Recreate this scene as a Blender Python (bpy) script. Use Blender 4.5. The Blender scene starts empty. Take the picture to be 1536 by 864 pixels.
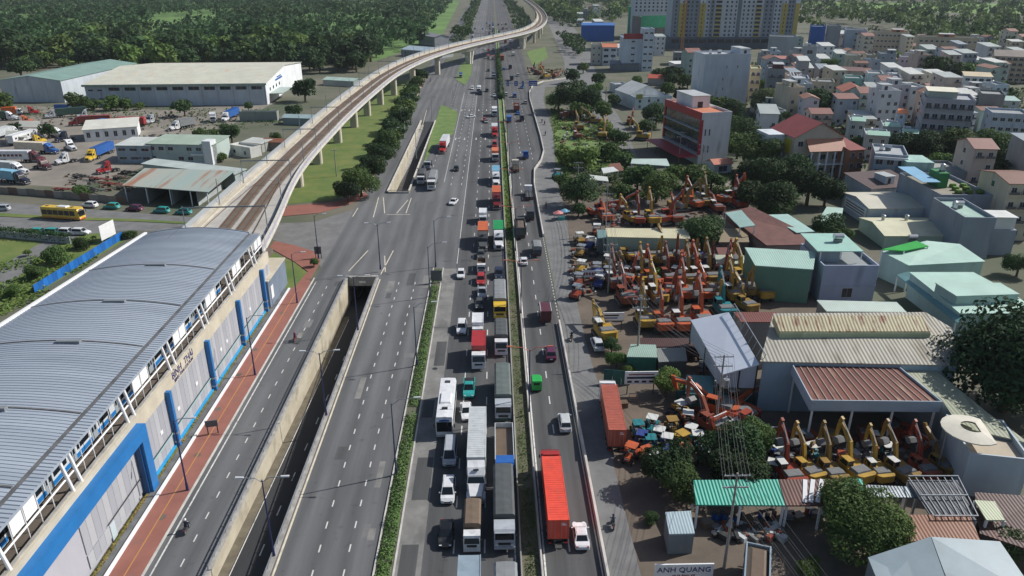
import bpy, math, random
from math import sin, cos, pi, radians, atan, atan2, sqrt, hypot
from mathutils import Vector, noise as mnoise
R = random.Random(7)
SC = bpy.context.scene
COL = SC.collection
# ---------------------------------------------------------------- camera, sky, sun, exposure
F, CH, YAW = 1120.0, 62.0, radians(1.41)
PITCH = atan(477 / F)
cam_d = bpy.data.cameras.new('camera'); cam_d.lens = F / 1536 * 36; cam_d.sensor_width = 36
cam_d.clip_start = 0.5; cam_d.clip_end = 9000
cam = bpy.data.objects.new('camera', cam_d); COL.objects.link(cam)
cam.location = (0, 0, CH); cam.rotation_euler = (pi / 2 - PITCH, 0, -YAW)
SC.camera = cam
SUN_EL, SUN_AZ = radians(40), atan2(11.2, 3.6)          # azimuth clockwise from +Y
world = bpy.data.worlds.new('World'); SC.world = world; world.use_nodes = True
wn = world.node_tree
sky = wn.nodes.new('ShaderNodeTexSky'); sky.sky_type = 'NISHITA'; sky.sun_disc = False
sky.sun_elevation = SUN_EL; sky.sun_rotation = SUN_AZ
sky.altitude = 20; sky.air_density = 1.0; sky.dust_density = 1.5; sky.ozone_density = 1.0
bg = wn.nodes['Background']; bg.inputs['Strength'].default_value = 0.066
wn.links.new(sky.outputs['Color'], bg.inputs['Color'])
sun_d = bpy.data.lights.new('sun', 'SUN'); sun_d.energy = 3.7; sun_d.angle = radians(0.55); sun_d.color = (1.0, 0.96, 0.9)
sun = bpy.data.objects.new('sun', sun_d); COL.objects.link(sun)
sdir = Vector((sin(SUN_AZ) * cos(SUN_EL), cos(SUN_AZ) * cos(SUN_EL), sin(SUN_EL)))
sun.rotation_euler = sdir.to_track_quat('Z', 'Y').to_euler(); sun.location = (60, 40, 150)
vs = SC.view_settings
SC.display_settings.display_device = 'sRGB'
vs.view_transform = 'Standard'; vs.look = 'None'; vs.exposure = 0.36; vs.gamma = 1; vs.use_curve_mapping = False
SC.cycles.max_bounces = 5; SC.cycles.diffuse_bounces = 2; SC.cycles.glossy_bounces = 2
SC.cycles.transparent_max_bounces = 6; SC.cycles.volume_bounces = 0
# ---------------------------------------------------------------- helpers
def G(px, py, z=0.0):
    """world point at height z that the photograph shows at a pixel"""
    u = (px - 768) / F; v = (py - 432) / F
    dz = -(sin(PITCH) + v * cos(PITCH)); dy = cos(PITCH) - v * sin(PITCH)
    X = u * cos(YAW) + dy * sin(YAW); Y = -u * sin(YAW) + dy * cos(YAW)
    t = (z - CH) / dz
    return (X * t, Y * t)
def lerp(a, b, t): return a + (b - a) * t
class MB:
    def __init__(s): s.v = []; s.f = []
    def add(s, vs, fs):
        n = len(s.v); s.v += [tuple(p) for p in vs]; s.f += [tuple(i + n for i in q) for q in fs]; return s
    def box(s, x0, x1, y0, y1, z0, z1):
        return s.add([(x0,y0,z0),(x1,y0,z0),(x1,y1,z0),(x0,y1,z0),(x0,y0,z1),(x1,y0,z1),(x1,y1,z1),(x0,y1,z1)],
                     [(0,3,2,1),(4,5,6,7),(0,1,5,4),(1,2,6,5),(2,3,7,6),(3,0,4,7)])
    def cbox(s, cx, cy, cz, sx, sy, sz): return s.box(cx-sx/2, cx+sx/2, cy-sy/2, cy+sy/2, cz-sz/2, cz+sz/2)
    def quad(s, *p): return s.add(p, [tuple(range(len(p)))])
    def prism(s, poly, z0, z1):
        n = len(poly)
        zs0 = z0 if callable(z0) else (lambda x, y: z0); zs1 = z1 if callable(z1) else (lambda x, y: z1)
        vs = [(x, y, zs0(x, y)) for x, y in poly] + [(x, y, zs1(x, y)) for x, y in poly]
        return s.add(vs, [tuple(range(n-1, -1, -1)), tuple(range(n, 2*n))] + [(i, (i+1) % n, n+(i+1) % n, n+i) for i in range(n)])
    def xprism(s, prof, x0, x1):
        """profile of (y,z) points extruded along x"""
        n = len(prof)
        vs = [(x0, y, z) for y, z in prof] + [(x1, y, z) for y, z in prof]
        return s.add(vs, [tuple(range(n)), tuple(range(2*n-1, n-1, -1))] + [(i, n+i, n+(i+1) % n, (i+1) % n) for i in range(n)])
    def yprism(s, prof, y0, y1):
        n = len(prof)
        vs = [(x, y0, z) for x, z in prof] + [(x, y1, z) for x, z in prof]
        return s.add(vs, [tuple(range(n)), tuple(range(2*n-1, n-1, -1))] + [(i, n+i, n+(i+1) % n, (i+1) % n) for i in range(n)])
    def loft(s, secs, close=True):
        n = len(secs[0]); vs = [p for q in secs for p in q]; fs = []
        for k in range(len(secs)-1):
            for i in range(n): fs.append((k*n+i, k*n+(i+1) % n, (k+1)*n+(i+1) % n, (k+1)*n+i))
        if close: fs += [tuple(range(n-1, -1, -1)), tuple((len(secs)-1)*n+i for i in range(n))]
        return s.add(vs, fs)
    def cyl(s, p0, p1, r0, r1=None, n=8, cap=True):
        r1 = r0 if r1 is None else r1
        p0 = Vector(p0); p1 = Vector(p1); d = (p1 - p0).normalized()
        a = d.orthogonal().normalized(); b = d.cross(a)
        r = [[tuple(p + (a*cos(2*pi*i/n) + b*sin(2*pi*i/n))*rr) for i in range(n)] for p, rr in ((p0, r0), (p1, r1))]
        return s.loft(r, cap)
    def tube(s, pts, r, n=5):
        for a, b in zip(pts[:-1], pts[1:]): s.cyl(a, b, r, r, n)
        return s
    def ball(s, c, rx, ry, rz, n=8, m=5):
        secs = []
        for j in range(1, m):
            t = -pi/2 + pi*j/m
            secs.append([(c[0]+rx*cos(t)*cos(2*pi*i/n), c[1]+ry*cos(t)*sin(2*pi*i/n), c[2]+rz*sin(t)) for i in range(n)])
        return s.loft(secs)
    def bar(s, p0, p1, w, h):
        """rectangular beam from p0 to p1, w across (horizontal), h high"""
        p0 = Vector(p0); p1 = Vector(p1); d = (p1-p0).normalized()
        side = d.cross(Vector((0,0,1)))
        side = Vector((1,0,0)) if side.length < 1e-4 else side.normalized()
        up = side.cross(d)
        q = [[tuple(p + side*a*w/2 + up*b*h/2) for a, b in ((-1,-1),(1,-1),(1,1),(-1,1))] for p in (p0, p1)]
        return s.loft(q)
    def mesh(s, name, smooth=False):
        m = bpy.data.meshes.new(name); m.from_pydata(s.v, [], s.f)
        m.materials.append(None)
        if smooth: m.shade_smooth()
        m.update(); return m
def obj(name, data, mat=None, parent=None, loc=(0,0,0), rz=0.0, smooth=False):
    if isinstance(data, MB): data = data.mesh(name, smooth)
    o = bpy.data.objects.new(name, data); COL.objects.link(o)
    if data is not None and mat is not None:
        o.material_slots[0].link = 'OBJECT'; o.material_slots[0].material = mat
    o.location = loc; o.rotation_euler = (0, 0, rz)
    if parent is not None: o.parent = parent
    return o
def tag(o, label, cat, group=None):
    o['label'] = label; o['category'] = cat
    if group: o['group'] = group
    return o
def thing(name, label, cat, loc=(0,0,0), rz=0.0, group=None):
    return tag(obj(name, None, None, None, loc, rz), label, cat, group)
def struct(name, mb, mat, parent=None):
    o = obj(name, mb, mat, parent)
    if parent is None: o['kind'] = 'structure'
    return o
ORD = ['first','second','third','fourth','fifth','sixth','seventh','eighth','ninth','tenth','eleventh','twelfth','thirteenth',
       'fourteenth','fifteenth','sixteenth','seventeenth','eighteenth','nineteenth','twentieth'] + [t+'-'+u for t in ('twenty','thirty','forty') for u in
       ('first','second','third','fourth','fifth','sixth','seventh','eighth','ninth')]
# ---------------------------------------------------------------- materials
MATS = {}
def mat(name, rgb, rough=0.6, metal=0.0, var=0.0, scale=1.0, bump=0.0, rgb2=None, rand=0.0, stretch=(1,1,1), spec=None, detail=4.0, bscale=None, coords='Object', wave=None, rust=None, coat=0.0):
    if name in MATS: return MATS[name]
    m = bpy.data.materials.new(name); m.use_nodes = True; nt = m.node_tree; N = nt.nodes; L = nt.links
    p = N['Principled BSDF']; p.inputs['Roughness'].default_value = rough; p.inputs['Metallic'].default_value = metal
    if spec is not None: p.inputs['Specular IOR Level'].default_value = spec
    if coat: p.inputs['Coat Weight'].default_value = coat; p.inputs['Coat Roughness'].default_value = 0.08
    c1 = (*rgb, 1)
    if var == 0 and rgb2 is None and rand == 0 and not wave and not rust:
        p.inputs['Base Color'].default_value = c1
    else:
        tc = N.new('ShaderNodeTexCoord'); mp = N.new('ShaderNodeMapping'); mp.inputs['Scale'].default_value = stretch
        L.new(tc.outputs[coords], mp.inputs['Vector'])
        nz = N.new('ShaderNodeTexNoise'); nz.inputs['Scale'].default_value = scale; nz.inputs['Detail'].default_value = detail
        nz.inputs['Roughness'].default_value = 0.62
        L.new(mp.outputs['Vector'], nz.inputs['Vector'])
        rp = N.new('ShaderNodeValToRGB'); rp.color_ramp.elements[0].position = 0.32; rp.color_ramp.elements[1].position = 0.68
        if rgb2 is None:
            a = tuple(max(0, c*(1-var)) for c in rgb); b = tuple(min(1, c*(1+var)) for c in rgb)
        else: a, b = rgb, rgb2
        rp.color_ramp.elements[0].color = (*a, 1); rp.color_ramp.elements[1].color = (*b, 1)
        L.new(nz.outputs['Fac'], rp.inputs['Fac'])
        out = rp.outputs['Color']
        if rust:
            n2 = N.new('ShaderNodeTexNoise'); n2.inputs['Scale'].default_value = rust[1]; n2.inputs['Detail'].default_value = 6
            mp2 = N.new('ShaderNodeMapping'); mp2.inputs['Scale'].default_value = rust[3] if len(rust) > 3 else (1,1,1)
            L.new(tc.outputs[coords], mp2.inputs['Vector']); L.new(mp2.outputs['Vector'], n2.inputs['Vector'])
            r2 = N.new('ShaderNodeValToRGB'); r2.color_ramp.elements[0].position = rust[2]; r2.color_ramp.elements[1].position = rust[2]+0.16
            L.new(n2.outputs['Fac'], r2.inputs['Fac'])
            mx = N.new('ShaderNodeMix'); mx.data_type = 'RGBA'; mx.inputs['B'].default_value = (*rust[0], 1)
            L.new(r2.outputs['Color'], mx.inputs['Factor']); L.new(out, mx.inputs['A']); out = mx.outputs['Result']
        if rand:
            oi = N.new('ShaderNodeObjectInfo'); hs = N.new('ShaderNodeHueSaturation')
            mr = N.new('ShaderNodeMapRange'); mr.inputs['To Min'].default_value = 1-rand; mr.inputs['To Max'].default_value = 1+rand
            L.new(oi.outputs['Random'], mr.inputs['Value']); L.new(mr.outputs['Result'], hs.inputs['Value'])
            mh = N.new('ShaderNodeMapRange'); mh.inputs['To Min'].default_value = 0.5-rand*0.07; mh.inputs['To Max'].default_value = 0.5+rand*0.05
            ml = N.new('ShaderNodeMath'); ml.operation = 'FRACT'; mm = N.new('ShaderNodeMath'); mm.operation = 'MULTIPLY'; mm.inputs[1].default_value = 17.3
            L.new(oi.outputs['Random'], mm.inputs[0]); L.new(mm.outputs[0], ml.inputs[0]); L.new(ml.outputs[0], mh.inputs['Value']); L.new(mh.outputs['Result'], hs.inputs['Hue'])
            L.new(out, hs.inputs['Color']); out = hs.outputs['Color']
        L.new(out, p.inputs['Base Color'])
        if bump or wave:
            bp = N.new('ShaderNodeBump'); bp.inputs['Distance'].default_value = 0.05
            if wave:
                wv = N.new('ShaderNodeTexWave'); wv.bands_direction = wave[0]; wv.inputs['Scale'].default_value = wave[1]
                L.new(tc.outputs[coords], wv.inputs['Vector']); L.new(wv.outputs['Fac'], bp.inputs['Height'])
                bp.inputs['Strength'].default_value = wave[2]; bp.inputs['Distance'].default_value = wave[3] if len(wave) > 3 else 0.05
            else:
                bp.inputs['Strength'].default_value = bump
                if bscale:
                    n3 = N.new('ShaderNodeTexNoise'); n3.inputs['Scale'].default_value = bscale; n3.inputs['Detail'].default_value = 5
                    L.new(tc.outputs[coords], n3.inputs['Vector']); L.new(n3.outputs['Fac'], bp.inputs['Height'])
                else: L.new(nz.outputs['Fac'], bp.inputs['Height'])
            L.new(bp.outputs['Normal'], p.inputs['Normal'])
    MATS[name] = m; return m
def hexc(h):
    def l(c): c /= 255; return c/12.92 if c <= 0.04045 else ((c+0.055)/1.055)**2.4
    return tuple(l(int(h[i:i+2], 16)) for i in (0, 2, 4))
def paint(name, rgb, rough=0.35): return mat('paint_'+name, rgb, rough, 0, 0.12, 0.9, coat=0.2, rust=(tuple(v*.6+.06 for v in rgb), .7, .6, (1, 1, .5)))
GLASS = mat('dark_glass', (0.012, 0.016, 0.02), 0.06, 0, spec=0.6)
BLUEGLASS = mat('window_glass', (0.03, 0.042, 0.055), 0.12, 0, 0.5, 0.35)
TYRE = mat('tyre_rubber', (0.02, 0.02, 0.021), 0.8)
RIM = mat('wheel_rim', (0.35, 0.36, 0.37), 0.35, 0.6)
BLACK = mat('black_plastic', (0.022, 0.023, 0.025), 0.55)
DARKM = mat('dark_metal', (0.05, 0.052, 0.055), 0.5, 0.3, 0.3, 2)
STEEL = mat('galvanised_steel', (0.36, 0.38, 0.4), 0.42, 0.6, 0.15, 2)
LAMPW = mat('headlamp', (0.7, 0.72, 0.74), 0.15)
LAMPR = mat('tail_lamp', (0.45, 0.02, 0.02), 0.2)
WHITE = mat('white_paint', (0.78, 0.79, 0.8), 0.42, 0, 0.06, 0.8)
CONC = mat('concrete', (0.33, 0.32, 0.3), 0.85, 0, 0.28, 0.7, 0.25)
CONCL = mat('pale_concrete', (0.56, 0.54, 0.48), 0.85, 0, 0.2, 0.4, 0.2)
# ================================================================ ground, roads, trough
EARTH = mat('earth_scrub', hexc('6f6a5e'), 0.95, 0, 0, 0.035, 0.3, rgb2=hexc('4a5640'), bscale=0.6, detail=9)
GRASS = mat('mown_grass', hexc('4f6a2f'), 0.9, 0, 0, 0.16, 0.5, rgb2=hexc('717840'), bscale=3, detail=8)
GRASSB = mat('bright_grass', hexc('4c6e34'), 0.9, 0, 0, 0.22, 0.5, rgb2=hexc('74854a'), bscale=2, detail=9)
MEADOW = mat('meadow_grass', hexc('4e7c34'), 0.95, 0, 0, 0.03, 0.2, rgb2=hexc('7d9a50'), bscale=0.3, detail=8)
ASPH = mat('asphalt', (0.116, 0.12, 0.126), 0.86, 0, 0.22, 0.55, 0.2, stretch=(1, 0.06, 1), bscale=6, detail=9, rust=((0.155, 0.158, 0.162), 0.05, 0.50, (1, 0.35, 1)))
ASPHD = mat('new_asphalt', (0.08, 0.082, 0.085), 0.84, 0, 0.25, 0.6, 0.2, stretch=(1, 0.05, 1), bscale=6, detail=9, rust=((0.115, 0.116, 0.117), 0.07, 0.54, (1, 0.3, 1)))
ASPHL = mat('old_asphalt', (0.2, 0.198, 0.19), 0.9, 0, 0.25, 0.35, 0.35, bscale=3, detail=9, rust=((0.09, 0.09, 0.09), 0.3, 0.56, (1, 0.3, 1)))
ASPHS = mat('street_asphalt', (0.165, 0.167, 0.168), 0.88, 0, 0.2, 0.3, 0.2, bscale=5, detail=8)
DIRT = mat('packed_dirt', hexc('71665a'), 0.95, 0, 0, 0.16, 0.35, rgb2=hexc('585048'), bscale=1.5, detail=9)
YARD = mat('yard_ground', hexc('726d66'), 0.95, 0, 0, 0.08, 0.25, rgb2=hexc('8f897f'), bscale=1.5, detail=8)
REDPAVE = mat('red_paving', hexc('956256'), 0.85, 0, 0, 0.3, 0.2, rgb2=hexc('86574d'), bscale=6, detail=8, rust=(hexc('7c6058'), 0.45, 0.58))
PINKPAVE = mat('pale_paving', hexc('b29a8a'), 0.9, 0, 0.15, 0.5, 0.2)
KERB = mat('kerb_concrete', (0.5, 0.49, 0.46), 0.85, 0, 0.2, 0.5)
LINE = mat('road_paint', (0.6, 0.6, 0.58), 0.7, 0, 0.15, 1.2, rust=((0.2, 0.2, 0.2), 1.3, 0.54))
LINEY = mat('cream_line', (0.62, 0.57, 0.46), 0.75, 0, 0.2, 0.8)
STAINW = mat('stained_wall', hexc('bdb6a4'), 0.85, 0, 0, 0.4, 0.2, rgb2=hexc('a39b88'), stretch=(1, 0.6, 1), rust=(hexc('7d7769'), 0.35, 0.54, (1, .7, .5)), detail=7)
def rects(xs, ys, skip, z):
    mb = MB()
    for i in range(len(xs)-1):
        for j in range(len(ys)-1):
            if (i, j) not in skip: mb.quad((xs[i],ys[j],z),(xs[i+1],ys[j],z),(xs[i+1],ys[j+1],z),(xs[i],ys[j+1],z))
    return mb
def sheet(name, poly, z, m, parent=None, flat=True):
    return struct(name, MB().quad(*[(x, y, z) for x, y in poly]), m, parent)
def pxsheet(name, px, z, m, parent=None): return sheet(name, [G(x, y) for x, y in px], z, m, parent)
TY0, TY1, FY0, FY1 = 25, 150.6, 219.5, 335
struct('ground', rects([-2900, -31.9, -25.7, 2900], [-300, TY0, TY1, FY0, FY1, 4300], {(1, 1), (1, 3)}, 0.0), EARTH)
# highway towards the camera
hw = struct('highway', MB().quad((-25.5,-60,.03),(-8.9,-60,.03),(-8.9,TY1,.03),(-25.5,TY1,.03))
    .quad((-39.4,TY1,.03),(-8.9,TY1,.03),(-8.9,FY0,.03),(-39.4,FY0,.03))
    .quad((-25.5,FY0,.03),(-8.9,FY0,.03),(-8.9,FY1,.03),(-25.5,FY1,.03))
    .quad((-41.5,FY1,.03),(-8.9,FY1,.03),(-8.9,560,.03),(-44,560,.03))
    .quad((-24,560,.03),(-8.9,560,.03),(-8.9,3500,.03),(-24,3500,.03)), ASPH)
struct('inner_lanes', rects([-8.9, 2.5], [-60, 3500], set(), .034), ASPHD)
struct('service_road', MB().quad((-39.3,-60,.03),(-32.5,-60,.03),(-32.5,TY1,.03),(-39.3,TY1,.03))
    .quad((-38.9,FY0,.032),(-32.5,FY0,.032),(-32.5,FY1,.032),(-38.9,FY1,.032))
    .quad((-46,560,.03),(-36,560,.03),(-36,3500,.03),(-46,3500,.03)), ASPH)
RB = [(12.15,-60),(12.15,128),(12.3,178),(12.4,200),(12.6,228),(13.6,246),(16.6,259),(18.5,274),(18.9,300),(19,394),(20,420),(23,445),(30,461),(45.6,476)]
struct('outer_carriageway', MB().quad(*[(x, y, .03) for x, y in [(5,-60)]+RB[:11]+[(22,455),(24,650),(24,3500),(5,3500)]]), ASPHD)
FR = [(16.0,-60),(15.9,83),(16.8,100),(16.3,118),(16.6,142),(19.6,192),(20.3,242),(24.6,308),(25.9,394),(30,440)]
struct('frontage_road', MB().quad(*[(x+.35, y, .028) for x, y in RB[:12]]+[(x, y, .028) for x, y in FR[::-1]]), ASPHS)
pxsheet('north_street', [(796,139),(815,125),(848,117),(846,90),(833,60),(822,35),(816,5),(842,5),(860,40),(884,75),(893,108),(907,140),(937,190),(957,238),(925,240),(906,197),(880,150),(858,128),(815,131),(800,144)], .036, ASPHS)
# rough patched shoulder beside the planted strip
struct('shoulder', rects([-11.7, -8.6], [-60, 157], set(), .038), ASPHL)
for (x0, x1, y0, y1) in [(-11.2,-9.2,63,69),(-10.9,-8.7,77,86),(-11.3,-9.6,96,101),(-10.6,-8.8,112,121)]:
    struct('asphalt_patch', rects([x0, x1], [y0, y1], set(), .042), ASPHD, hw)
# left street under the viaduct
pxsheet('side_street', [(-60,296),(0,303),(120,313),(300,327),(420,335),(470,333),(560,305),(572,345),(540,385),(482,402),(470,385),(415,362),(395,352),(330,347),(190,346),(120,352),(0,345),(-60,342)], .024, ASPHS)
pxsheet('street_median', [(-60,316),(0,320),(100,326),(200,329),(320,336),(318,338.5),(200,332.5),(100,330),(0,325),(-60,321)], .14, GRASS)
pxsheet('side_path', [(0,400),(0,440),(75,372),(125,352),(100,350),(60,365)], .03, ASPHS)
# paving, verges, yards
pv = struct('red_pavement', MB().prism([(-43.2,-60),(-39.6,-60),(-39.6,150),(-41,150),(-43.2,146)], 0, .13), REDPAVE)
struct('kerb', MB().box(-39.6,-39.35,-60,152,0,.15), KERB, pv)
struct('kerb', MB().box(-43.6,-43.2,-60,146,0,.35), WHITE, pv)
for q in range(7):
    x = R.uniform(-42.8, -40.3); y = 66+q*11+R.uniform(-3, 3)
    struct('tree_pit', MB().prism([(x+.5*cos(k*pi/3), y+.6*sin(k*pi/3)) for k in range(6)], .13, .136), DIRT, pv)
struct('paving_line', rects([-41.55, -41.4], [-60, 145], set(), .138), mat('yellow_tile', hexc('b5804a'), 0.8), pv)
struct('corner_pavement', MB().prism([G(x, y) for x, y in [(404,372),(412,362),(440,368),(472,378),(481,392),(466,418),(440,455),(429,452),(447,425),(462,408),(440,392)]], 0, .128), REDPAVE)
pxsheet('corner_lawn', [(400,376),(440,393),(461,409),(446,426),(428,452),(416,432),(404,398)], .1, GRASS)
struct('near_pavement', MB().prism([G(x, y) for x, y in [(425,310),(505,303),(548,289),(552,294),(520,308),(478,320),(424,325)]], 0, .13), REDPAVE)
sheet('viaduct_lawn', [(-66,207),(-47.5,212),(-44,219),(-44,475),(-62,470),(-80,335),(-74,245)], .05, GRASS)
struct('far_pavement', MB().prism([(-43.2,214),(-39.1,219.5),(-39.1,335),(-42,490),(-45,490),(-43.6,335)], 0, .13), PINKPAVE)
pxsheet('traffic_island', [(661,158),(669,160),(685,167),(687,171),(681,199),(670,211),(650,219),(640,240),(635,247),(646,204)], .16, GRASSB)
pxsheet('pier_island', [(684,120),(697,128),(707,113),(708,96),(700,88),(690,100)], .16, GRASSB)
pxsheet('meadow', [(-200,92),(0,93),(200,96),(470,97),(430,76),(250,78),(0,84),(-200,82)], .02, MEADOW)
pxsheet('far_meadow', [(1180,2),(1330,4),(1560,6),(1700,14),(1560,22),(1440,19),(1330,17),(1220,8)], .02, MEADOW)
pxsheet('roadside_lawn', [(790,78),(818,70),(822,86),(800,100)], .02, GRASSB)
pxsheet('truck_yard', [(-80,278),(0,275),(110,282),(190,262),(330,196),(420,150),(250,165),(0,158),(-80,156)], .02, YARD)
sheet('roadside_dirt', [(15.5,-40),(15.6,100),(15.5,140),(18.5,192),(19.5,240),(34,240),(60,215),(75,130),(60,60),(45,-40)], .012, DIRT)
pxsheet('dirt_lane', [(1085,262),(1130,262),(1150,305),(1095,305)], .03, YARD)
pxsheet('verge_grass', [(826,165),(834,235),(838,262),(870,255),(940,258),(930,220),(880,190),(850,172)], .03, GRASSB)
sheet('west_lot', [(-140,100),(-100,100),(-92,178),(-100,184),(-150,188)], .012, GRASS)
# ---- underpass trough
def trough_z(y): return max(-5.8, min(-0.05, -2.2+(y-80)*(-.048))) if y < 200 else max(-5.8, min(-.02, -5.8+(y-FY0)*5.8/(FY1-FY0)))
def tfloor(x0, x1, y0, y1, dz, n=8):
    mb = MB()
    for i in range(n):
        a = lerp(y0, y1, i/n); b = lerp(y0, y1, (i+1)/n)
        mb.quad((x0,a,trough_z(a)+dz),(x1,a,trough_z(a)+dz),(x1,b,trough_z(b)+dz),(x0,b,trough_z(b)+dz))
    return mb
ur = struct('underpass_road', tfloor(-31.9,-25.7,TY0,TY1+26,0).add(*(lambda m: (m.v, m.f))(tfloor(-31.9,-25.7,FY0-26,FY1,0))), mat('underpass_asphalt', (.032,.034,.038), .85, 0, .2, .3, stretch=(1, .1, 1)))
struct('gutter', tfloor(-31.9,-30.75,TY0,TY1+20,.03), mat('gutter_brown', hexc('6a6355'), .9, 0, .25, .6), ur); struct('gutter', tfloor(-31.9,-30.7,FY0-20,FY1-6,.03), CONC, ur)
struct('edge_line', tfloor(-30.66,-30.54,TY0,TY1+20,.02), LINE, ur); struct('edge_line', tfloor(-30.6,-30.45,FY0-20,FY1-6,.02), LINE, ur)
for k in range(14):
    y = 62+k*7.5; struct('lane_marking', MB().quad((-28.2,y,trough_z(y)+.02),(-28.05,y,trough_z(y)+.02),(-28.05,y+2,trough_z(y+2)+.02),(-28.2,y+2,trough_z(y+2)+.02)), LINE, ur)
def side_wall(x0, x1, y0, y1, ztop, n=8):
    """wall down to the trough floor"""
    mb = MB()
    secs = []
    for i in range(n+1):
        y = lerp(y0, y1, i/n); zb = trough_z(y)-.4
        secs.append([(x0,y,zb),(x1,y,zb),(x1,y,ztop),(x0,y,ztop)])
    return mb.loft(secs)
def railing(parent, x, y0, y1, z, step=2.0):
    mb = MB()
    y = y0
    while y <= y1: mb.box(x-.04,x+.04,y-.05,y+.05,z-.05,z+.5); y += step
    mb.box(x-.05,x+.05,y0,y1,z+.5,z+.6); mb.box(x-.03,x+.03,y0,y1,z+.22,z+.27)
    return obj('guard_rail', mb, STEEL, parent)
t = thing('retaining_wall', 'stained cream wall along the left side of the near underpass ramp', 'wall', (0,0,0))
obj('wall_panel', side_wall(-32.15,-31.9,TY0,TY1,.45), STAINW, t); obj('coping', MB().box(-32.45,-31.85,TY0,TY1,.45,.62), CONC, t); railing(t, -32.2, TY0, TY1, .62)
t = thing('retaining_wall', 'shaded concrete wall and parapet on the right side of the near underpass ramp', 'wall', (0,0,0))
obj('wall_panel', side_wall(-25.7,-25.45,TY0,TY1,.45), STAINW, t); obj('coping', MB().box(-25.8,-25.2,TY0,TY1,.45,.62), CONC, t); railing(t, -25.6, TY0, TY1, .62)
t = thing('retaining_wall', 'pale wall along the left side of the far underpass ramp beyond the crossing', 'wall', (0,0,0))
obj('wall_panel', side_wall(-32.15,-31.9,FY0,FY1,.55), STAINW, t); obj('coping', MB().box(-32.4,-31.85,FY0,FY1,.55,.7), CONCL, t)
t = thing('retaining_wall', 'concrete wall on the right side of the far underpass ramp by the grass island', 'wall', (0,0,0))
obj('wall_panel', side_wall(-25.95,-25.7,FY0,FY1,.55), STAINW, t); obj('coping', MB().box(-26,-25.5,FY0,FY1,.55,.7), CONCL, t)
t = thing('headwall', 'grey concrete headwall over the dark near mouth of the underpass', 'wall', (-28.8,TY1,0))
obj('lintel', MB().box(-3.1,3.1,0,.5,-1.3,.75), CONC, t); obj('coping', MB().box(-3.4,3.4,-.12,.6,.75,.9), CONC, t)
obj('soffit', MB().box(-3.1,3.1,.5,26,-1.3,-1.0), CONC, t)
obj('side_lining', MB().box(-3.35,-3.1,.02,26,-6.3,-1.0).box(3.1,3.35,.02,26,-6.3,-1.0), CONC, t)
obj('height_board', MB().box(-.7,.7,-.06,-.02,-.6,-.2), WHITE, t)
t = thing('headwall', 'low barrier and concrete headwall closing the far underpass ramp at the crossing', 'wall', (-28.8,FY0,0))
obj('lintel', MB().box(-3.1,3.1,-.5,0,-1.3,.5), CONC, t); obj('rail', MB().box(-3.2,3.2,-.3,-.2,.9,1.0).box(-3.2,-3.1,-.3,-.2,.5,.9).box(3.1,3.2,-.3,-.2,.5,.9), STEEL, t)
obj('soffit', MB().box(-3.1,3.1,-26,-.5,-1.3,-1.0), CONC, t)
# ---- painted markings (each near dash a piece of its road, the far ones one sheet)
def dashes(parent, x, y0, y1, period, ln, w, z, near=175):
    m1 = MB().quad((-w/2,0,0),(w/2,0,0),(w/2,ln,0),(-w/2,ln,0)).mesh('lane_marking')
    far = MB(); y = y0
    while y < y1:
        if y < near: obj('lane_marking', m1, LINE, parent, (x, y, z))
        else: far.quad((x-w/2,y,z),(x+w/2,y,z),(x+w/2,y+ln,z),(x-w/2,y+ln,z))
        y += period
    if far.f:
        o = obj('far_lane_markings', far, LINE, parent); o['kind'] = 'stuff'
dashes(hw, -20.7, 48, 150, 4, 1.25, .17, .036); dashes(hw, -17.2, 48, 150, 4, 1.25, .17, .036)
dashes(hw, -20.7, 228, 900, 8, 2.4, .16, .036); dashes(hw, -13.5, 228, 900, 8, 2.4, .16, .036, 100); dashes(hw, -10.2, 228, 900, 8, 2.4, .16, .036, 100)
il = bpy.data.objects['inner_lanes']; oc = bpy.data.objects['outer_carriageway']; sr = bpy.data.objects['service_road']
dashes(il, -5.1, 51.4, 900, 8, 2.3, .17, .039); dashes(il, -1.5, 51.4, 900, 8, 2.3, .17, .039)
dashes(oc, 8.35, 51.4, 240, 8, 2.3, .17, .036); dashes(oc, 9.8, 248, 900, 8, 2.3, .17, .036, 100); dashes(oc, 13.8, 262, 900, 8, 2.3, .17, .036, 100)
dashes(oc, 12.2, 129, 178, 1.6, .7, .16, .036); dashes(sr, -35.8, 50.1, 150, 4, 1.25, .16, .036)
def strip(parent, name, x0, x1, y0, y1, z, m): return obj(name, rects([x0, x1], [y0, y1], set(), z), m, parent)
strip(hw, 'edge_line', -25.15, -24.9, -60, 151, .036, LINEY); strip(sr, 'edge_line', -38.75, -38.55, -60, 150, .036, LINE)
strip(oc, 'edge_line', 5.25, 5.45, -60, 900, .036, LINE); strip(il, 'edge_line', 1.95, 2.1, -60, 900, .04, LINE)
strip(oc, 'edge_line', 11.6, 11.75, -60, 128, .036, LINEY); strip(hw, 'edge_line', -15.9, -15.75, 232, 420, .036, LINE)
strip(il, 'edge_line', -8.75, -8.6, 160, 420, .04, LINE)
def pxline(parent, a, b, w, z, m=LINE, name='road_line'):
    (x0, y0), (x1, y1) = G(*a), G(*b); d = Vector((x1-x0, y1-y0)).normalized(); n = (-d.y*w/2, d.x*w/2)
    return obj(name, MB().quad((x0-n[0],y0-n[1],z),(x1-n[0],y1-n[1],z),(x1+n[0],y1+n[1],z),(x0+n[0],y0+n[1],z)), m, parent)
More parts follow.
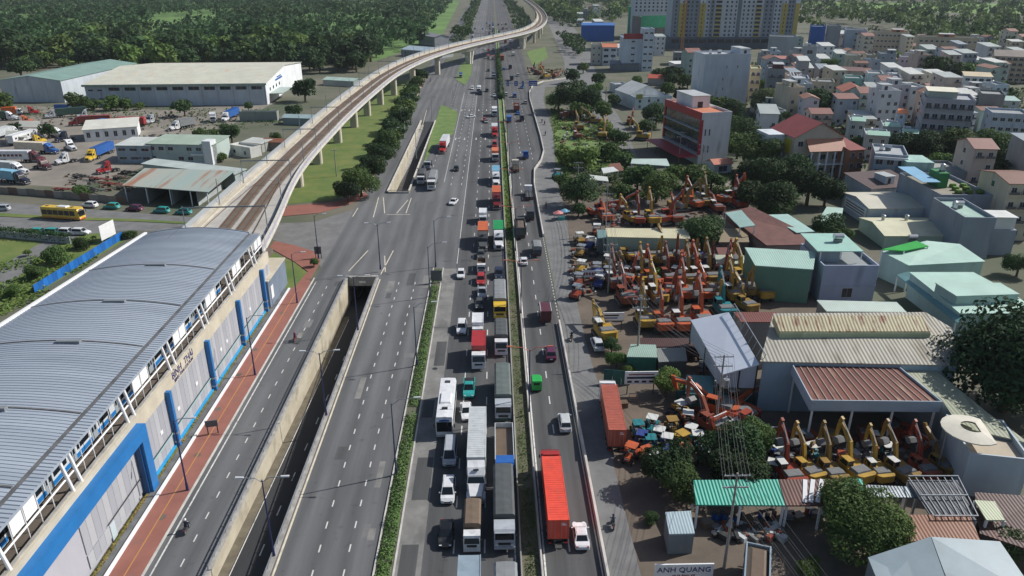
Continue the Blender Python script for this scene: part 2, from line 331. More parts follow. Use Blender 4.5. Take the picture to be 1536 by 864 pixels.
for a, b in [((523,407),(552,376)),((571,412),(590,376)),((578,408),(577,384)),((568,296),(560,326)),((575,296),(577,320)),((612,300),(595,320)),((617,297),(609,320)),((537,312),(529,325)),((580,322),(615,322)),((640,165),(632,195))]:
    pxline(hw, a, b, .22, .036, LINEY)
def arrow(x, y, turn):
    mb = MB().quad((-.15,0,0),(.15,0,0),(.15,-3,0),(-.15,-3,0)).quad((-.45,-3,0),(.45,-3,0),(0,-4.4,0))
    if turn: mb.quad((.15,-.9,0),(1.2,-.9,0),(1.2,-1.3,0),(.15,-1.3,0)).quad((1.2,-.5,0),(2.0,-1.1,0),(1.2,-1.7,0))
    obj('lane_arrow', mb, LINE, hw if x < -8.9 else il, (x, y, .041 if x < -8.9 else .045))
for x, tr in ((-19,1),(-15.2,1),(-11.6,0),(-7,0),(-3.3,0)): arrow(x, 300, tr)
for x, tr in ((-19,1),(-15.2,1),(-11.6,0),(-7,0),(-3.3,0),(.4,0)): arrow(x, 366, tr)
mc = obj('manhole_cover', MB().prism([(.45*cos(k*pi/6), .45*sin(k*pi/6)) for k in range(12)], 0, .006), DARKM, hw, (-10.3,111,.044))
# ---- central reservation and barriers
BEDG = mat('median_weeds', hexc('41502c'), 0.95, 0, 0, 0.25, 0.4, rgb2=hexc('6e675a'), bscale=3, stretch=(1, 0.35, 1), detail=9)
struct('central_reservation', rects([2.75, 4.75], [-60, 182], set(), .25), BEDG)
struct('central_lawn', MB().quad((2.75,182,.25),(4.9,182,.25),(5.2,230,.25),(5.5,330,.25),(5.5,900,.25),(2.75,900,.25)), GRASSB)
JW = mat('barrier_concrete', (0.3, 0.295, 0.285), 0.85, 0, 0.3, 0.4, 0.2, stretch=(1, 0.3, 1))
JWL = mat('pale_barrier', (0.5, 0.48, 0.45), 0.85, 0, 0.22, 0.5, 0.2, stretch=(1, 0.4, 1))
o = obj('median_barrier', MB().yprism([(2.5,0),(2.78,0),(2.72,.75),(2.58,.75)], -60, 900), JW); tag(o, 'long low concrete barrier on the left edge of the central reservation', 'barrier')
o = obj('median_barrier', MB().yprism([(4.75,0),(5.12,0),(5.02,.85),(4.85,.85)], -60, 900), JWL); tag(o, 'pale concrete barrier on the right edge of the central reservation', 'barrier')
def wall_path(mb, pts, w, z0, z1):
    secs = []
    for i, (x, y) in enumerate(pts):
        a = pts[max(0, i-1)]; b = pts[min(len(pts)-1, i+1)]
        d = Vector((b[0]-a[0], b[1]-a[1])).normalized(); nx, ny = -d.y*w/2, d.x*w/2
        secs.append([(x+nx,y+ny,z0),(x-nx,y-ny,z0),(x-nx*.7,y-ny*.7,z1),(x+nx*.7,y+ny*.7,z1)])
    return mb.loft(secs)
o = obj('road_barrier', wall_path(MB(), RB[:2], .45, 0, .85), JWL); tag(o, 'straight concrete barrier between outer lanes and frontage road, near stretch', 'barrier')
o = obj('road_barrier', wall_path(MB(), RB[2:], .45, 0, .85), JWL); tag(o, 'winding pale concrete barrier bending right at the blue gantry sign', 'barrier')
o = obj('drain_channel', MB().box(-44.6,-43.9,-40,146,0,.25), mat('drain_grey', (0.13,0.135,0.14), 0.8, 0, 0.3, 0.5)); tag(o, 'dark grey drain channel between the station wall and the red pavement', 'channel')
struct('planted_border', rects([-44.9, -44.6], [60, 146], set(), .3), mat('dry_weeds', hexc('8a7440'), 0.95, 0, 0, 0.8, 0.4, rgb2=hexc('5f6b34'), detail=8))
def wear(m, sc, lo, hi):
    nt = m.node_tree; N = nt.nodes; L = nt.links; p = N['Principled BSDF']; src = p.inputs['Base Color'].links[0].from_socket
    tc = N.new('ShaderNodeTexCoord'); wv = N.new('ShaderNodeTexWave'); wv.bands_direction = 'X'; wv.inputs['Scale'].default_value = sc; wv.inputs['Distortion'].default_value = .6; wv.inputs['Detail'].default_value = 3; wv.inputs['Detail Scale'].default_value = .1
    L.new(tc.outputs['Object'], wv.inputs['Vector']); mr = N.new('ShaderNodeMapRange'); mr.inputs['To Min'].default_value = lo; mr.inputs['To Max'].default_value = hi; L.new(wv.outputs['Fac'], mr.inputs['Value'])
    sp = N.new('ShaderNodeTexNoise'); sp.inputs['Scale'].default_value = .7; sp.inputs['Detail'].default_value = 6; L.new(tc.outputs['Object'], sp.inputs['Vector'])
    m2 = N.new('ShaderNodeMapRange'); m2.inputs['From Min'].default_value = .62; m2.inputs['From Max'].default_value = .75; m2.inputs['To Min'].default_value = 1; m2.inputs['To Max'].default_value = .72; L.new(sp.outputs['Fac'], m2.inputs['Value'])
    mu = N.new('ShaderNodeMath'); mu.operation = 'MULTIPLY'; L.new(mr.outputs['Result'], mu.inputs[0]); L.new(m2.outputs['Result'], mu.inputs[1])
    vm = N.new('ShaderNodeVectorMath'); vm.operation = 'SCALE'; L.new(src, vm.inputs[0]); L.new(mu.outputs[0], vm.inputs['Scale']); L.new(vm.outputs['Vector'], p.inputs['Base Color'])
for m_ in (ASPH, ASPHD): wear(m_, .09, .84, 1.08)
rp2 = random.Random(44)
for k in range(16):
    x = rp2.choice((-22.5,-19,-15.6,-36.5,-34.5))+rp2.uniform(-.6,.6); y = rp2.uniform(60, 148); w = rp2.uniform(.8,1.8); l = rp2.uniform(1.5,7)
    struct('asphalt_patch', rects([x, x+w], [y, y+l], set(), .033+.0004*k), rp2.choice((ASPHD, ASPHS)) if k % 3 else ASPHL, hw if x > -30 else bpy.data.objects['service_road'])
pk = struct('planter_strip', MB().box(-13.75,-11.75,-60,157,0,.14), EARTH)
struct('kerb', MB().box(-13.95,-13.75,-60,157.2,0,.22), KERB, pk); struct('kerb', MB().box(-11.75,-11.55,-60,157.2,0,.2), KERB, pk)
# ================================================================ metro station
def text_mesh(s, size, extrude=0.02):
    c = bpy.data.curves.new('lettering', 'FONT'); c.body = s; c.size = size; c.extrude = extrude; c.align_x = 'CENTER'; c.align_y = 'CENTER'
    c.resolution_u = 2
    o = bpy.data.objects.new('lettering', c); COL.objects.link(o)
    dg = bpy.context.evaluated_depsgraph_get(); m = bpy.data.meshes.new_from_object(o.evaluated_get(dg))
    bpy.data.objects.remove(o); bpy.data.curves.remove(c)
    if not m.materials: m.materials.append(None)
    return m
def lettering(parent, s, size, m, loc, rot):
    me = text_mesh(s, size); o = obj('lettering', me, m, parent, loc); o.rotation_euler = rot; return o
ROOFM = mat('station_roof', hexc('929ca9'), 0.5, 0.05, 0, 0.3, 0.0, rgb2=hexc('a3adb9'), stretch=(0.12, 1.6, 1), detail=7, rust=(hexc('848e9a'), .12, .58, (.3, 1, 1)))
ROOFR = mat('roof_seam', hexc('838d99'), 0.5, 0.2)
GUTTER = mat('gutter_dark', (0.12, 0.122, 0.125), 0.7, 0, 0.3, 0.5)
CLAD = mat('wall_cladding', hexc('a9aab4'), 0.6, 0, 0, 0.2, 0.0, rgb2=hexc('b6b6bd'), stretch=(1, 1, 0.2))
CREAM = mat('cream_parapet', hexc('c6beac'), 0.85, 0, 0, 0.3, 0.15, rgb2=hexc('b3ab9a'), rust=(hexc('9a907c'), 0.5, 0.62, (1, 1, 0.4)))
BLUE = mat('station_blue', hexc('1f6fb0'), 0.45, 0, 0.08, 0.5)
CYAN = mat('bright_blue_band', hexc('2a9ad0'), 0.45, 0, 0.1, 0.5)
NAVY = mat('navy_letters', hexc('20246a'), 0.6)
BALLAST = mat('track_bed', hexc('6e645a'), 0.95, 0, 0, 0.3, 0.4, rgb2=hexc('564e46'), bscale=4, detail=8)
RAIL = mat('rusty_rail', hexc('7a5a42'), 0.6, 0.4)
st = thing('metro_station', 'elevated metro station with long arched grey metal roof beside the red pavement', 'station', (-45, 40, 0))
def SP(name, mb, m, parent=None):
    """station part given in world coordinates"""
    o = obj(name, mb, m, parent or st)
    o.location = (45, -40, 0) if parent is None else (0, 0, 0)
    return o
Y0, Y1 = 20.0, 140.5
SP('wall', MB().box(-66.5,-45.4,Y0,141,0,8.2), CLAD)
pm = MB().box(-.05,.05,-.6,.6,0,5.6).mesh('cladding_panel'); pm2 = MB().box(-.05,.05,-.6,.6,0,1.8).mesh('cladding_panel')
CLADP = [mat('cladding_%d' % i, hexc(h), 0.6, 0, 0.05, 0.3) for i, h in enumerate(('a3a6ad', 'adafb4', '9da0a8'))]
k = 0; y = 66.0
while y < 140:
    if not 132 < y < 137 or True:
        o = obj('cladding_panel', pm, CLADP[k % 3], st, (-45.32+45, y-40, 2.62)); o = obj('cladding_panel', pm2, CLADP[(k+1) % 3], st, (-45.3+45, y-40, .62))
    y += 1.24; k += 1
SP('parapet', MB().box(-45.75,-45.25,Y0,141,8.25,10.35), CREAM)
SP('coping', MB().box(-45.95,-45.6,Y0,141,10.35,10.5), CONC)
SP('track_slab', MB().box(-66,-45.76,Y0,146,8.3,9.3), BALLAST)
SP('platform', MB().box(-62,-51.5,Y0,138,9.3,10.4), CONC)
SP('base_band', MB().box(-45.25,-44.95,82,141,0,.6), CYAN)
SP('mid_rail', MB().box(-45.24,-45.1,82,141,2.42,2.6), mat('pale_cyan_rail', hexc('8fb8bd'), 0.5))
SP('cable_pipe', MB().cyl((-45.12,70,2.75),(-45.12,139,2.75),.07), DARKM)
for y in (89.5, 104.7, 120, 134.5):
    p = SP('pillar', MB().box(-45.2,-44.55,y-.3,y+.3,0,9.0), BLUE)
    [SP('clamp', MB().box(-45.2,-44.5,y-.36,y+.36,q,q+.25), STEEL, p) for q in (.9, 2.3)]
SP('portal', MB().yprism([(-45.3,7.9),(-44.1,7.9),(-44.1,9.6),(-45.3,9.6)], Y0, 79.2).box(-45.3,-44.1,79.201,80.8,0,9.6), BLUE)
SP('portal_reveal', MB().box(-45.24,-44.5,78.9,79.19,0,7.88), mat('deep_blue', hexc('17497c'), 0.5))
SP('access_door', MB().box(-45.3,-45.2,70.4,71.5,.1,2.3), mat('pale_door', hexc('b9c6cc'), 0.5))
for y in (86, 92, 99, 110, 113, 126): SP('wall_plate', MB().box(-45.27,-45.2,y,y+.7,4.2,4.7), WHITE)
# arched roof
def roof_xl(y): return -67.9-(142-y)*.085
ZE, RISE = 14.5, 1.05
def roof_z(t): return ZE+RISE*(1-(2*t-1)**2)
NS = 18
XR = -48.3
def roof_sheet(y0, y1):
    ra = [(lerp(roof_xl(y0), XR, i/NS), y0, roof_z(i/NS)) for i in range(NS+1)]; rb = [(lerp(roof_xl(y1), XR, i/NS), y1, roof_z(i/NS)) for i in range(NS+1)]
    mb = MB(); mb.add(ra+rb, [(i, i+1, NS+2+i, NS+1+i) for i in range(NS)])
    mb.add([(x, y, z-.25) for x, y, z in ra+rb], [(i, NS+1+i, NS+2+i, i+1) for i in range(NS)])
    mb.add(ra+[(x, y, z-.25) for x, y, z in ra], [(i, i+1, NS+2+i, NS+1+i) for i in range(NS)]); mb.add(rb+[(x, y, z-.25) for x, y, z in rb], [(i, i+1, NS+2+i, NS+1+i) for i in range(NS)])
    return mb
rys = [Y0, 34, 48, 62, 75.5, 92.3, 105.8, 121, Y1]
roof = None
for a, b in zip(rys[:-1], rys[1:]):
    rp_ = SP('roof_bay', roof_sheet(a, b-.05), ROOFM); roof = rp_
ribs = MB(); y = Y0+.3
while y < Y1-.2:
    xl = roof_xl(y)
    pts = [(lerp(xl, XR, i/NS), roof_z(i/NS)) for i in range(NS+1)]
    for i in range(NS):
        (xa, za), (xb, zb) = pts[i], pts[i+1]
        ribs.quad((xa,y,za+.005),(xb,y,zb+.005),(xb,y+.04,zb+.06),(xa,y+.04,za+.06)).quad((xa,y+.04,za+.06),(xb,y+.04,zb+.06),(xb,y+.08,zb+.005),(xa,y+.08,za+.005))
    ribs.quad((-47.7,y,14.53),(-46.1,y,14.33),(-46.1,y+.06,14.39),(-47.7,y+.06,14.6))
    y += .6
o = SP('roof_seams', ribs, ROOFR); o['kind'] = 'stuff'
for y in rys[1:-1]:
    xl = roof_xl(y); mb = MB()
    for i in range(NS):
        t0, t1 = i/NS, (i+1)/NS
        mb.quad((lerp(xl,XR,t0),y-.16,roof_z(t0)+.1),(lerp(xl,XR,t1),y-.16,roof_z(t1)+.1),(lerp(xl,XR,t1),y+.1,roof_z(t1)+.1),(lerp(xl,XR,t0),y+.1,roof_z(t0)+.1))
    SP('roof_joint', mb, GUTTER)
    SP('ridge_vent', MB().box(-59.5,-56.3,y-.9,y-.25,roof_z(.5)-.12,roof_z(.5)+.3), mat('vent_grey', hexc('7d8388'), 0.6))
SP('roof_walk_line', MB().quad(*[( -62.5,Y0,roof_z(.26)+.06),(-62.42,Y0,roof_z(.26)+.06),(-61.6,Y1,roof_z(.3)+.06),(-61.68,Y1,roof_z(.3)+.06)]), GUTTER)
SP('gutter', MB().box(-48.25,-47.75,Y0,Y1-.6,14.25,14.5), GUTTER)
SP('eave', MB().yprism([(-47.72,14.5),(-46.05,14.3),(-46.05,14.05),(-47.72,14.2)], Y0, Y1-.5), ROOFM)
SP('west_gutter', MB().loft([[(roof_xl(y)-.5,y,14.5),(roof_xl(y),y,14.5),(roof_xl(y),y,14.8),(roof_xl(y)-.5,y,14.8)] for y in (Y0, Y1)]), WHITE)
SP('gable_trim', MB().loft([[(lerp(roof_xl(Y1),XR,i/NS),Y1,roof_z(i/NS)-.3),(lerp(roof_xl(Y1),XR,i/NS),Y1+.25,roof_z(i/NS)-.3),(lerp(roof_xl(Y1),XR,i/NS),Y1+.25,roof_z(i/NS)+.1),(lerp(roof_xl(Y1),XR,i/NS),Y1,roof_z(i/NS)+.1)] for i in range(NS+1)]), ROOFR)
# columns and screens under the eave
cm = MB().cyl((-.75,0,14.1-9.8),(.0,0,0),.2,.2,8).mesh('column'); cm2 = MB().cyl((0,0,0),(0,0,4.3),.055,.055,6).mesh('mullion')
y = 27.0; k = 0
SP('tie_tube', MB().cyl((-46.05,Y0,11.9),(-46.05,140,11.9),.11), WHITE)
while y < 140:
    obj('column', cm, WHITE, st, (-45.55+45, y-40, 9.9)); obj('column', cm, WHITE, st, (-45.55+45, y+1.7-40, 9.9))
    for j in range(1, 5): obj('mullion', cm2, WHITE, st, (-46.3+45, y+1.7+j*2.25-40, 9.9))
    if k not in (3,):
        for j in (2, 3): SP('screen_panel', MB().box(-46.42,-46.36,y+1.85+j*2.25-2.25+.1,y+1.85+j*2.25-.15,12.0,14.0), WHITE)
    y += 13.2; k += 1
lettering(st, 'BÌNH', 1.5, NAVY, (-45.22+45, 93.9-40, 9.65), (pi/2, 0, pi/2)); lettering(st, 'THÁI', 1.5, NAVY, (-45.22+45, 98.3-40, 9.65), (pi/2, 0, pi/2))
lettering(st, 'BINH THAI STATION', .75, NAVY, (-45.22+45, 96.2-40, 8.72), (pi/2, 0, pi/2))
# annex
t = thing('equipment_building', 'small flat-roofed blue-grey annex at the far end of the station', 'building', (-46.7, 142.5, 0))
obj('wall', MB().box(-2.2,2.2,-6.5,6.5,0,5.8), mat('annex_wall', hexc('6f7d8e'), 0.7, 0, 0.1, 0.3, wave=('Y', 1.2, 0.4)), t)
obj('roof', MB().box(-2.35,2.35,-6.6,6.6,5.8,6.0), CREAM, t); obj('window', MB().box(2.2,2.26,-5.2,-3.6,1.6,4.2), WHITE, t)
# metro train at the platform
tr = thing('metro_train', 'blue and white metro train standing under the station roof', 'train', (-49.8, 40, 9.6))
TW = mat('train_white', hexc('c9ced2'), 0.35); TB = mat('train_blue', hexc('2274b8'), 0.3)
for c in range(5):
    yy = -22+c*21.0
    b = obj('car_body', MB().yprism([(-1.45,.4),(1.45,.4),(1.5,1.2),(1.45,3.2),(1.1,3.8),(-1.1,3.8),(-1.45,3.2),(-1.5,1.2)], 0, 20.4), TW, tr, (0, yy, 0))
    obj('stripe', MB().box(1.47,1.52,.1,20.3,.55,1.15).box(1.42,1.47,.1,20.3,3.0,3.3), TB, b)
    for d in range(4):
        obj('door', MB().box(1.5,1.53,2+d*5-.7,2+d*5+.7,.5,2.75), mat('train_door', hexc('9aa3aa'), 0.4), b)
        obj('window', MB().box(1.5,1.535,2+d*5+1.1,2+d*5+3.7,1.5,2.6), GLASS, b)
        obj('door_glass', MB().box(1.53,1.54,2+d*5-.5,2+d*5-.1,1.5,2.5).box(1.53,1.54,2+d*5+.1,2+d*5+.5,1.5,2.5), GLASS, b)
    [obj('bogie', MB().box(-1.2,1.2,q,q+3,-.2,.4), BLACK, tr, (0, yy, 0)) for q in (2, 15)]
# ================================================================ viaduct
VP = [(-56.2,142,10.0,9.4),(-57.4,160,10.0,8.7),(-59.6,190,10,7.0),(-60.5,212,10,6.0),(-60.9,236,10,5.6),(-61.1,262,10,5.5),(-60.7,292,10.5,5.5),(-58.7,341,11.3,5.5),(-54.5,402,12.3,5.5),
      (-45,460,13.2,5.5),(-30.5,516,13.5,5.5),(-14,565,13.5,5.5),(5.2,614,13.5,5.5),(21,655,13.5,5.5),(34,700,13.5,5.5),(46,775,13.5,5.5),(55,880,13.5,5.5),(60,1040,13.5,5.5),(60.5,1300,13.5,5.5),(52,1800,13.5,5.5)]
def catmull(P, n=5):
    out = []
    for i in range(len(P)-1):
        p0, p1, p2, p3 = P[max(0,i-1)], P[i], P[i+1], P[min(len(P)-1,i+2)]
        for k in range(n):
            t = k/n
            out.append(tuple(.5*((2*b)+(c-a)*t+(2*a-5*b+4*c-d)*t*t+(-a+3*b-3*c+d)*t**3) for a, b, c, d in zip(p0, p1, p2, p3)))
    return out+[P[-1]]
VC = catmull(VP, 6)
def vnorm(i):
    a = VC[max(0,i-1)]; b = VC[min(len(VC)-1,i+1)]; d = Vector((b[0]-a[0], b[1]-a[1])).normalized()
    return d.y, -d.x       # to the right (east)
def vsweep(prof):
    """prof(i, z, hw) -> list of (offset to the east, z)"""
    secs = []
    for i, (x, y, z, hw) in enumerate(VC):
        nx, ny = vnorm(i); secs.append([(x+nx*o, y+ny*o, zz) for o, zz in prof(i, z, hw)])
    return MB().loft(secs)
def hb(i):
    y = VC[i][1]
    for c, s in ((555, 62), (668, 62)):
        if abs(y-c) < s: return 2.3+2.6*(1-abs(y-c)/s)**2
    return 2.1
DECKC = mat('deck_concrete', hexc('b9b6b0'), 0.85, 0, 0, 0.15, 0.15, rgb2=hexc('9f9c96'), detail=7)
PANELG = mat('noise_panel', hexc('b5b3bd'), 0.7, 0, 0, 1.4, 0.1, rgb2=hexc('8f8f9c'), detail=3)
va = thing('metro_viaduct', 'curving elevated concrete metro viaduct crossing over the highway', 'viaduct', (0,0,0))
obj('deck', vsweep(lambda i, z, hw: [(-hw,z-.5),(-hw*.5,z-hb(i)),(hw*.5,z-hb(i)),(hw,z-.5),(hw,z-.2),(-hw,z-.2)]), DECKC, va)
obj('parapet', vsweep(lambda i, z, hw: [(hw-.3,z-.5),(hw+.05,z-.5),(hw+.05,z+1.0),(hw-.3,z+1.0)]), PANELG, va)
obj('coping', vsweep(lambda i, z, hw: [(hw-.35,z+1.0),(hw+.1,z+1.0),(hw+.1,z+1.12),(hw-.35,z+1.12)]), CONCL, va)
obj('parapet', vsweep(lambda i, z, hw: [(-hw-.05,z-.5),(-hw+.3,z-.5),(-hw+.3,z+1.0),(-hw-.05,z+1.0)]), DECKC, va)
obj('noise_screen', vsweep(lambda i, z, hw: [(-hw-.12,z+.2),(-hw-.06,z+.2),(-hw-.06,z+2.0),(-hw-.12,z+2.0)]), mat('screen_grey', hexc('9aa2a8'), 0.4), va)
obj('edge_beam', vsweep(lambda i, z, hw: [(hw+.06,z-.9),(hw+.16,z-.9),(hw+.16,z-.1),(hw+.06,z-.1)]), CONCL, va)
obj('walkway', vsweep(lambda i, z, hw: [(-hw+.32,z-.2),(-hw+1.5,z-.2),(-hw+1.5,z+.25),(-hw+.32,z+.25)]), CREAM, va)
obj('walkway', vsweep(lambda i, z, hw: [(hw-1.2,z-.2),(hw-.32,z-.2),(hw-.32,z+.1),(hw-1.2,z+.1)]), mat('cable_trough', hexc('6f6c70'), 0.8), va)
for o_ in (-2.0, 2.0):
    obj('track_bed', vsweep(lambda i, z, hw: [(o_-1.5,z-.2),(o_+1.5,z-.2),(o_+1.3,z+.02),(o_-1.3,z+.02)]), BALLAST, va)
    for r_ in (-.72, .72):
        obj('rail', vsweep(lambda i, z, hw: [(o_+r_-.06,z+.02),(o_+r_+.06,z+.02),(o_+r_+.06,z+.2),(o_+r_-.06,z+.2)]), RAIL, va)
obj('siding_rail', MB().tube([(-50.2,140,10.15),(-52.5,160,10.15),(-57.6,200,10.15)], .07, 4).tube([(-63.5,140,10.15),(-63.6,170,10.15),(-62.8,205,10.15)], .07, 4), RAIL, va)
def near_v(y):
    return min(range(len(VC)), key=lambda i: abs(VC[i][1]-y))
PIERC = mat('pier_concrete', hexc('b9b3a4'), 0.85, 0, 0.15, 0.3, 0.15, rust=(hexc('857f72'), 0.35, 0.62, (1, 1, 0.3)))
for y in (158, 187, 228, 258, 289, 320, 350, 380, 416, 455, 500):
    i = near_v(y); x, yy, z, hw = VC[i]; nx, ny = vnorm(i); a = atan2(ny, nx)
    p = obj('pier', MB().prism([(-1.5,-1),(-1.1,-1.3),(1.1,-1.3),(1.5,-1),(1.5,1),(1.1,1.3),(-1.1,1.3),(-1.5,1)], 0, z-hb(i)-1.3), PIERC, va, (x, yy, 0), a)
    obj('pier_cap', MB().yprism([(-1.4,-.01),(1.4,-.01),(3.4,1.0),(3.4,1.3),(-3.4,1.3),(-3.4,1.0)], -1.2, 1.2), PIERC, p, (0, 0, z-hb(i)-1.3))
for y in (555, 668):
    i = near_v(y); x, yy, z, hw = VC[i]; nx, ny = vnorm(i); a = atan2(ny, nx)
    for s in (-1, 1):
        obj('pier', MB().loft([[(-1.6,s*1.6-.8,0),(1.6,s*1.6-.8,0),(1.6,s*1.6+.8,0),(-1.6,s*1.6+.8,0)],[(-2.4,s*2.8-.8,z-hb(i)+.2),(2.4,s*2.8-.8,z-hb(i)+.2),(2.4,s*2.8+.8,z-hb(i)+.2),(-2.4,s*2.8+.8,z-hb(i)+.2)]]), CONCL, va, (x, yy, 0), a)
for y in (722, 775, 830, 890, 960, 1030, 1100):
    i = near_v(y); x, yy, z, hw = VC[i]
    obj('pier', MB().cyl((0,0,0),(0,0,z-2), 1.2, 1.2, 8), PIERC, va, (x, yy, 0))
MAST = mat('mast_grey', hexc('7f8a92'), 0.5, 0.3)
k = 0; y = 152
while y < 720:
    i = near_v(y); x, yy, z, hw = VC[i]; nx, ny = vnorm(i); a = atan2(ny, nx)
    g = obj('catenary_mast', MB().cyl((hw-.6,0,-.1),(hw-.6,0,6.6),.13,.1,6), MAST, va, (x, yy, z), a); obj('catenary_mast', MB().cyl((-hw+.6,0,-.1),(-hw+.6,0,6.6),.13,.1,6), MAST, va, (x, yy, z), a)
    if k % 2 == 0: obj('cross_beam', MB().bar((-hw+.6,0,6.2),(hw-.6,0,6.2),.16,.25), MAST, g)
    else: obj('cantilever', MB().bar((hw-.6,0,5.6),(hw-3.2,0,5.9),.07,.07), MAST, g)
    y += 21; k += 1
wire = MB()
for off in (-2.0, 2.0):
    pts = [(VC[i][0]+vnorm(i)[0]*off, VC[i][1]+vnorm(i)[1]*off, VC[i][2]+5.3) for i in range(0, near_v(720), 2)]
    wire.tube(pts, .02, 3)
obj('contact_wire', wire, DARKM, va)
# ================================================================ vehicles
PROTO = {}
def spawn(key, name, label, cat, loc, rz, cols=None, group=None, parent=None):
    cols = cols or {}
    root = thing(name, label, cat, loc, rz, group)
    made = []
    for pn, me, mk, pi_ in PROTO[key]:
        m = cols.get(mk, None) if isinstance(mk, str) else mk
        if m is None: m = WHITE
        made.append(obj(pn, me, m, root if pi_ is None else made[pi_]))
    return root
class PB:
    def __init__(s, key): s.k = key; s.l = []; PROTO[key] = s.l
    def p(s, name, mb, m, parent=None, smooth=False):
        s.l.append((name, mb.mesh(name, smooth) if isinstance(mb, MB) else mb, m, parent)); return len(s.l)-1
_wheel = {}
def wheel_mesh(r, w):
    if (r, w) not in _wheel:
        _wheel[r, w] = (MB().cyl((-w/2,0,0),(w/2,0,0), r, r, 12).mesh('wheel'), MB().cyl((-w/2-.015,0,0),(w/2+.015,0,0), r*.58, r*.58, 10).mesh('rim'))
    return _wheel[r, w]
def moved(me, x, y, z):
    m = me.copy(); m.transform(__import__('mathutils').Matrix.Translation((x, y, z))); return m
def wheels(b, xs, ys, r, w=.22):
    tm, rm = wheel_mesh(r, w)
    for y in ys:
        for x in xs:
            i = b.p('wheel', moved(tm, x, y, r), TYRE); b.p('rim', moved(rm, x, y, r), RIM, i)
def car_proto(key, L=4.5, W=1.8, H=1.48, hood=1.15, deck=.75, belt=.92, rake=.75, rrake=.55, zb=.22):
    b = PB(key); h = L/2; w = W/2
    def sec(y, k, z0, zm, zt, kt=.94): return [(-w*k*.94,y,z0),(w*k*.94,y,z0),(w*k,y,zm),(w*k*kt,y,zt),(-w*k*kt,y,zt),(-w*k,y,zm)]
    bz = belt
    b.p('body', MB().loft([sec(-h,.82,.38,.55,bz*.82),sec(-h+.18,.94,.26,.6,bz*.95),sec(-h+deck*.8,1,zb,.62,bz),sec(0,1,zb,.62,bz*.99),sec(h-hood,1,zb,.62,bz*.97),
        sec(h-hood*.45,.99,zb,.58,bz*.88),sec(h-.2,.93,.25,.52,bz*.74),sec(h,.78,.34,.46,bz*.6)]), 'body', None)
    yf, yr = h-hood, -h+deck
    wb, wt = w*.93, w*.74
    y2, y3 = yf-rake, yr+rrake
    A = [(-wb,yf,bz*.96),(wb,yf,bz*.96),(wb,yr,bz*.985),(-wb,yr,bz*.985)]; T = [(-wt,y2,H-.05),(wt,y2,H-.05),(wt,y3,H-.05),(-wt,y3,H-.05)]
    b.p('cabin', MB().add(A+T, [(0,1,5,4),(1,2,6,5),(2,3,7,6),(3,0,4,7),(4,5,6,7)]), 'body')
    b.p('roof', MB().loft([[(-wt*.8,y2-.02,H-.05),(wt*.8,y2-.02,H-.05),(wt*.8,y2-.1,H-.01),(-wt*.8,y2-.1,H-.01)],[(-wt*.98,(y2+y3)/2,H-.06),(wt*.98,(y2+y3)/2,H-.06),(wt*.86,(y2+y3)/2,H+.02),(-wt*.86,(y2+y3)/2,H+.02)],[(-wt*.8,y3+.02,H-.05),(wt*.8,y3+.02,H-.05),(wt*.8,y3+.1,H-.01),(-wt*.8,y3+.1,H-.01)]]), 'body')
    def pane(name, q, n, a=.09, bt=.12):
        """inset pane on quad q (bl, br, tr, tl), pushed out along n"""
        bl, br, tr_, tl = [Vector(p) for p in q]; n = Vector(n)*.012
        def at(u, v): return tuple((bl*(1-u)+br*u)*(1-v)+(tl*(1-u)+tr_*u)*v+n)
        b.p(name, MB().quad(at(a,bt), at(1-a,bt), at(1-a,1-bt*.6), at(a,1-bt*.6)), GLASS)
    pane('windscreen', (A[1],A[0],T[0],T[1]), (0,1,1), .06, .05); pane('rear_window', (A[3],A[2],T[2],T[3]), (0,-1,1), .09, .1)
    pane('side_window', (A[2],A[1],T[1],T[2]), (1,0,.3), .08, .1); pane('side_window', (A[0],A[3],T[3],T[0]), (-1,0,.3), .08, .1)
    for s in (-1, 1):
        b.p('headlight', MB().cbox(s*w*.62,h-.14,bz*.66,w*.34,.16,.13), LAMPW); b.p('tail_light', MB().cbox(s*w*.68,-h+.08,bz*.8,w*.3,.14,.16), LAMPR)
        b.p('mirror', MB().cbox(s*(w+.07),yf-.35,bz+.08,.2,.12,.14), 'body')
    b.p('grille', MB().cbox(0,h-.03,.5,w*.9,.1,.16), BLACK); b.p('number_plate', MB().cbox(0,-h+.01,.62,.44,.04,.2), WHITE)
    wheels(b, (-w+.1, w-.1), (h-.85, -h+.85), .32)
car_proto('sedan'); car_proto('hatch', 4.0, 1.74, 1.52, 1.0, .35, .95, .7, .35)
car_proto('suv', 4.7, 1.88, 1.76, 1.15, .3, 1.08, .62, .3, .3); car_proto('mpv', 4.6, 1.8, 1.72, .85, .25, 1.02, .75, .25, .24)
car_proto('van', 5.2, 1.9, 2.15, .55, .12, 1.12, .7, .12, .26)
def pickup_proto(key):
    car_proto(key, 5.2, 1.86, 1.78, 1.25, 2.1, 1.02, .6, .25, .32); b = PB.__new__(PB); b.k = key; b.l = PROTO[key]
    b.p('cargo_bed', MB().box(-.8,.8,-2.5,-.75,1.02,1.05), BLACK)
    for s in (-1, 1): b.p('bed_rail', MB().box(s*.86-.06,s*.86+.06,-2.55,-.7,1.0,1.14), 'body')
pickup_proto('pickup')
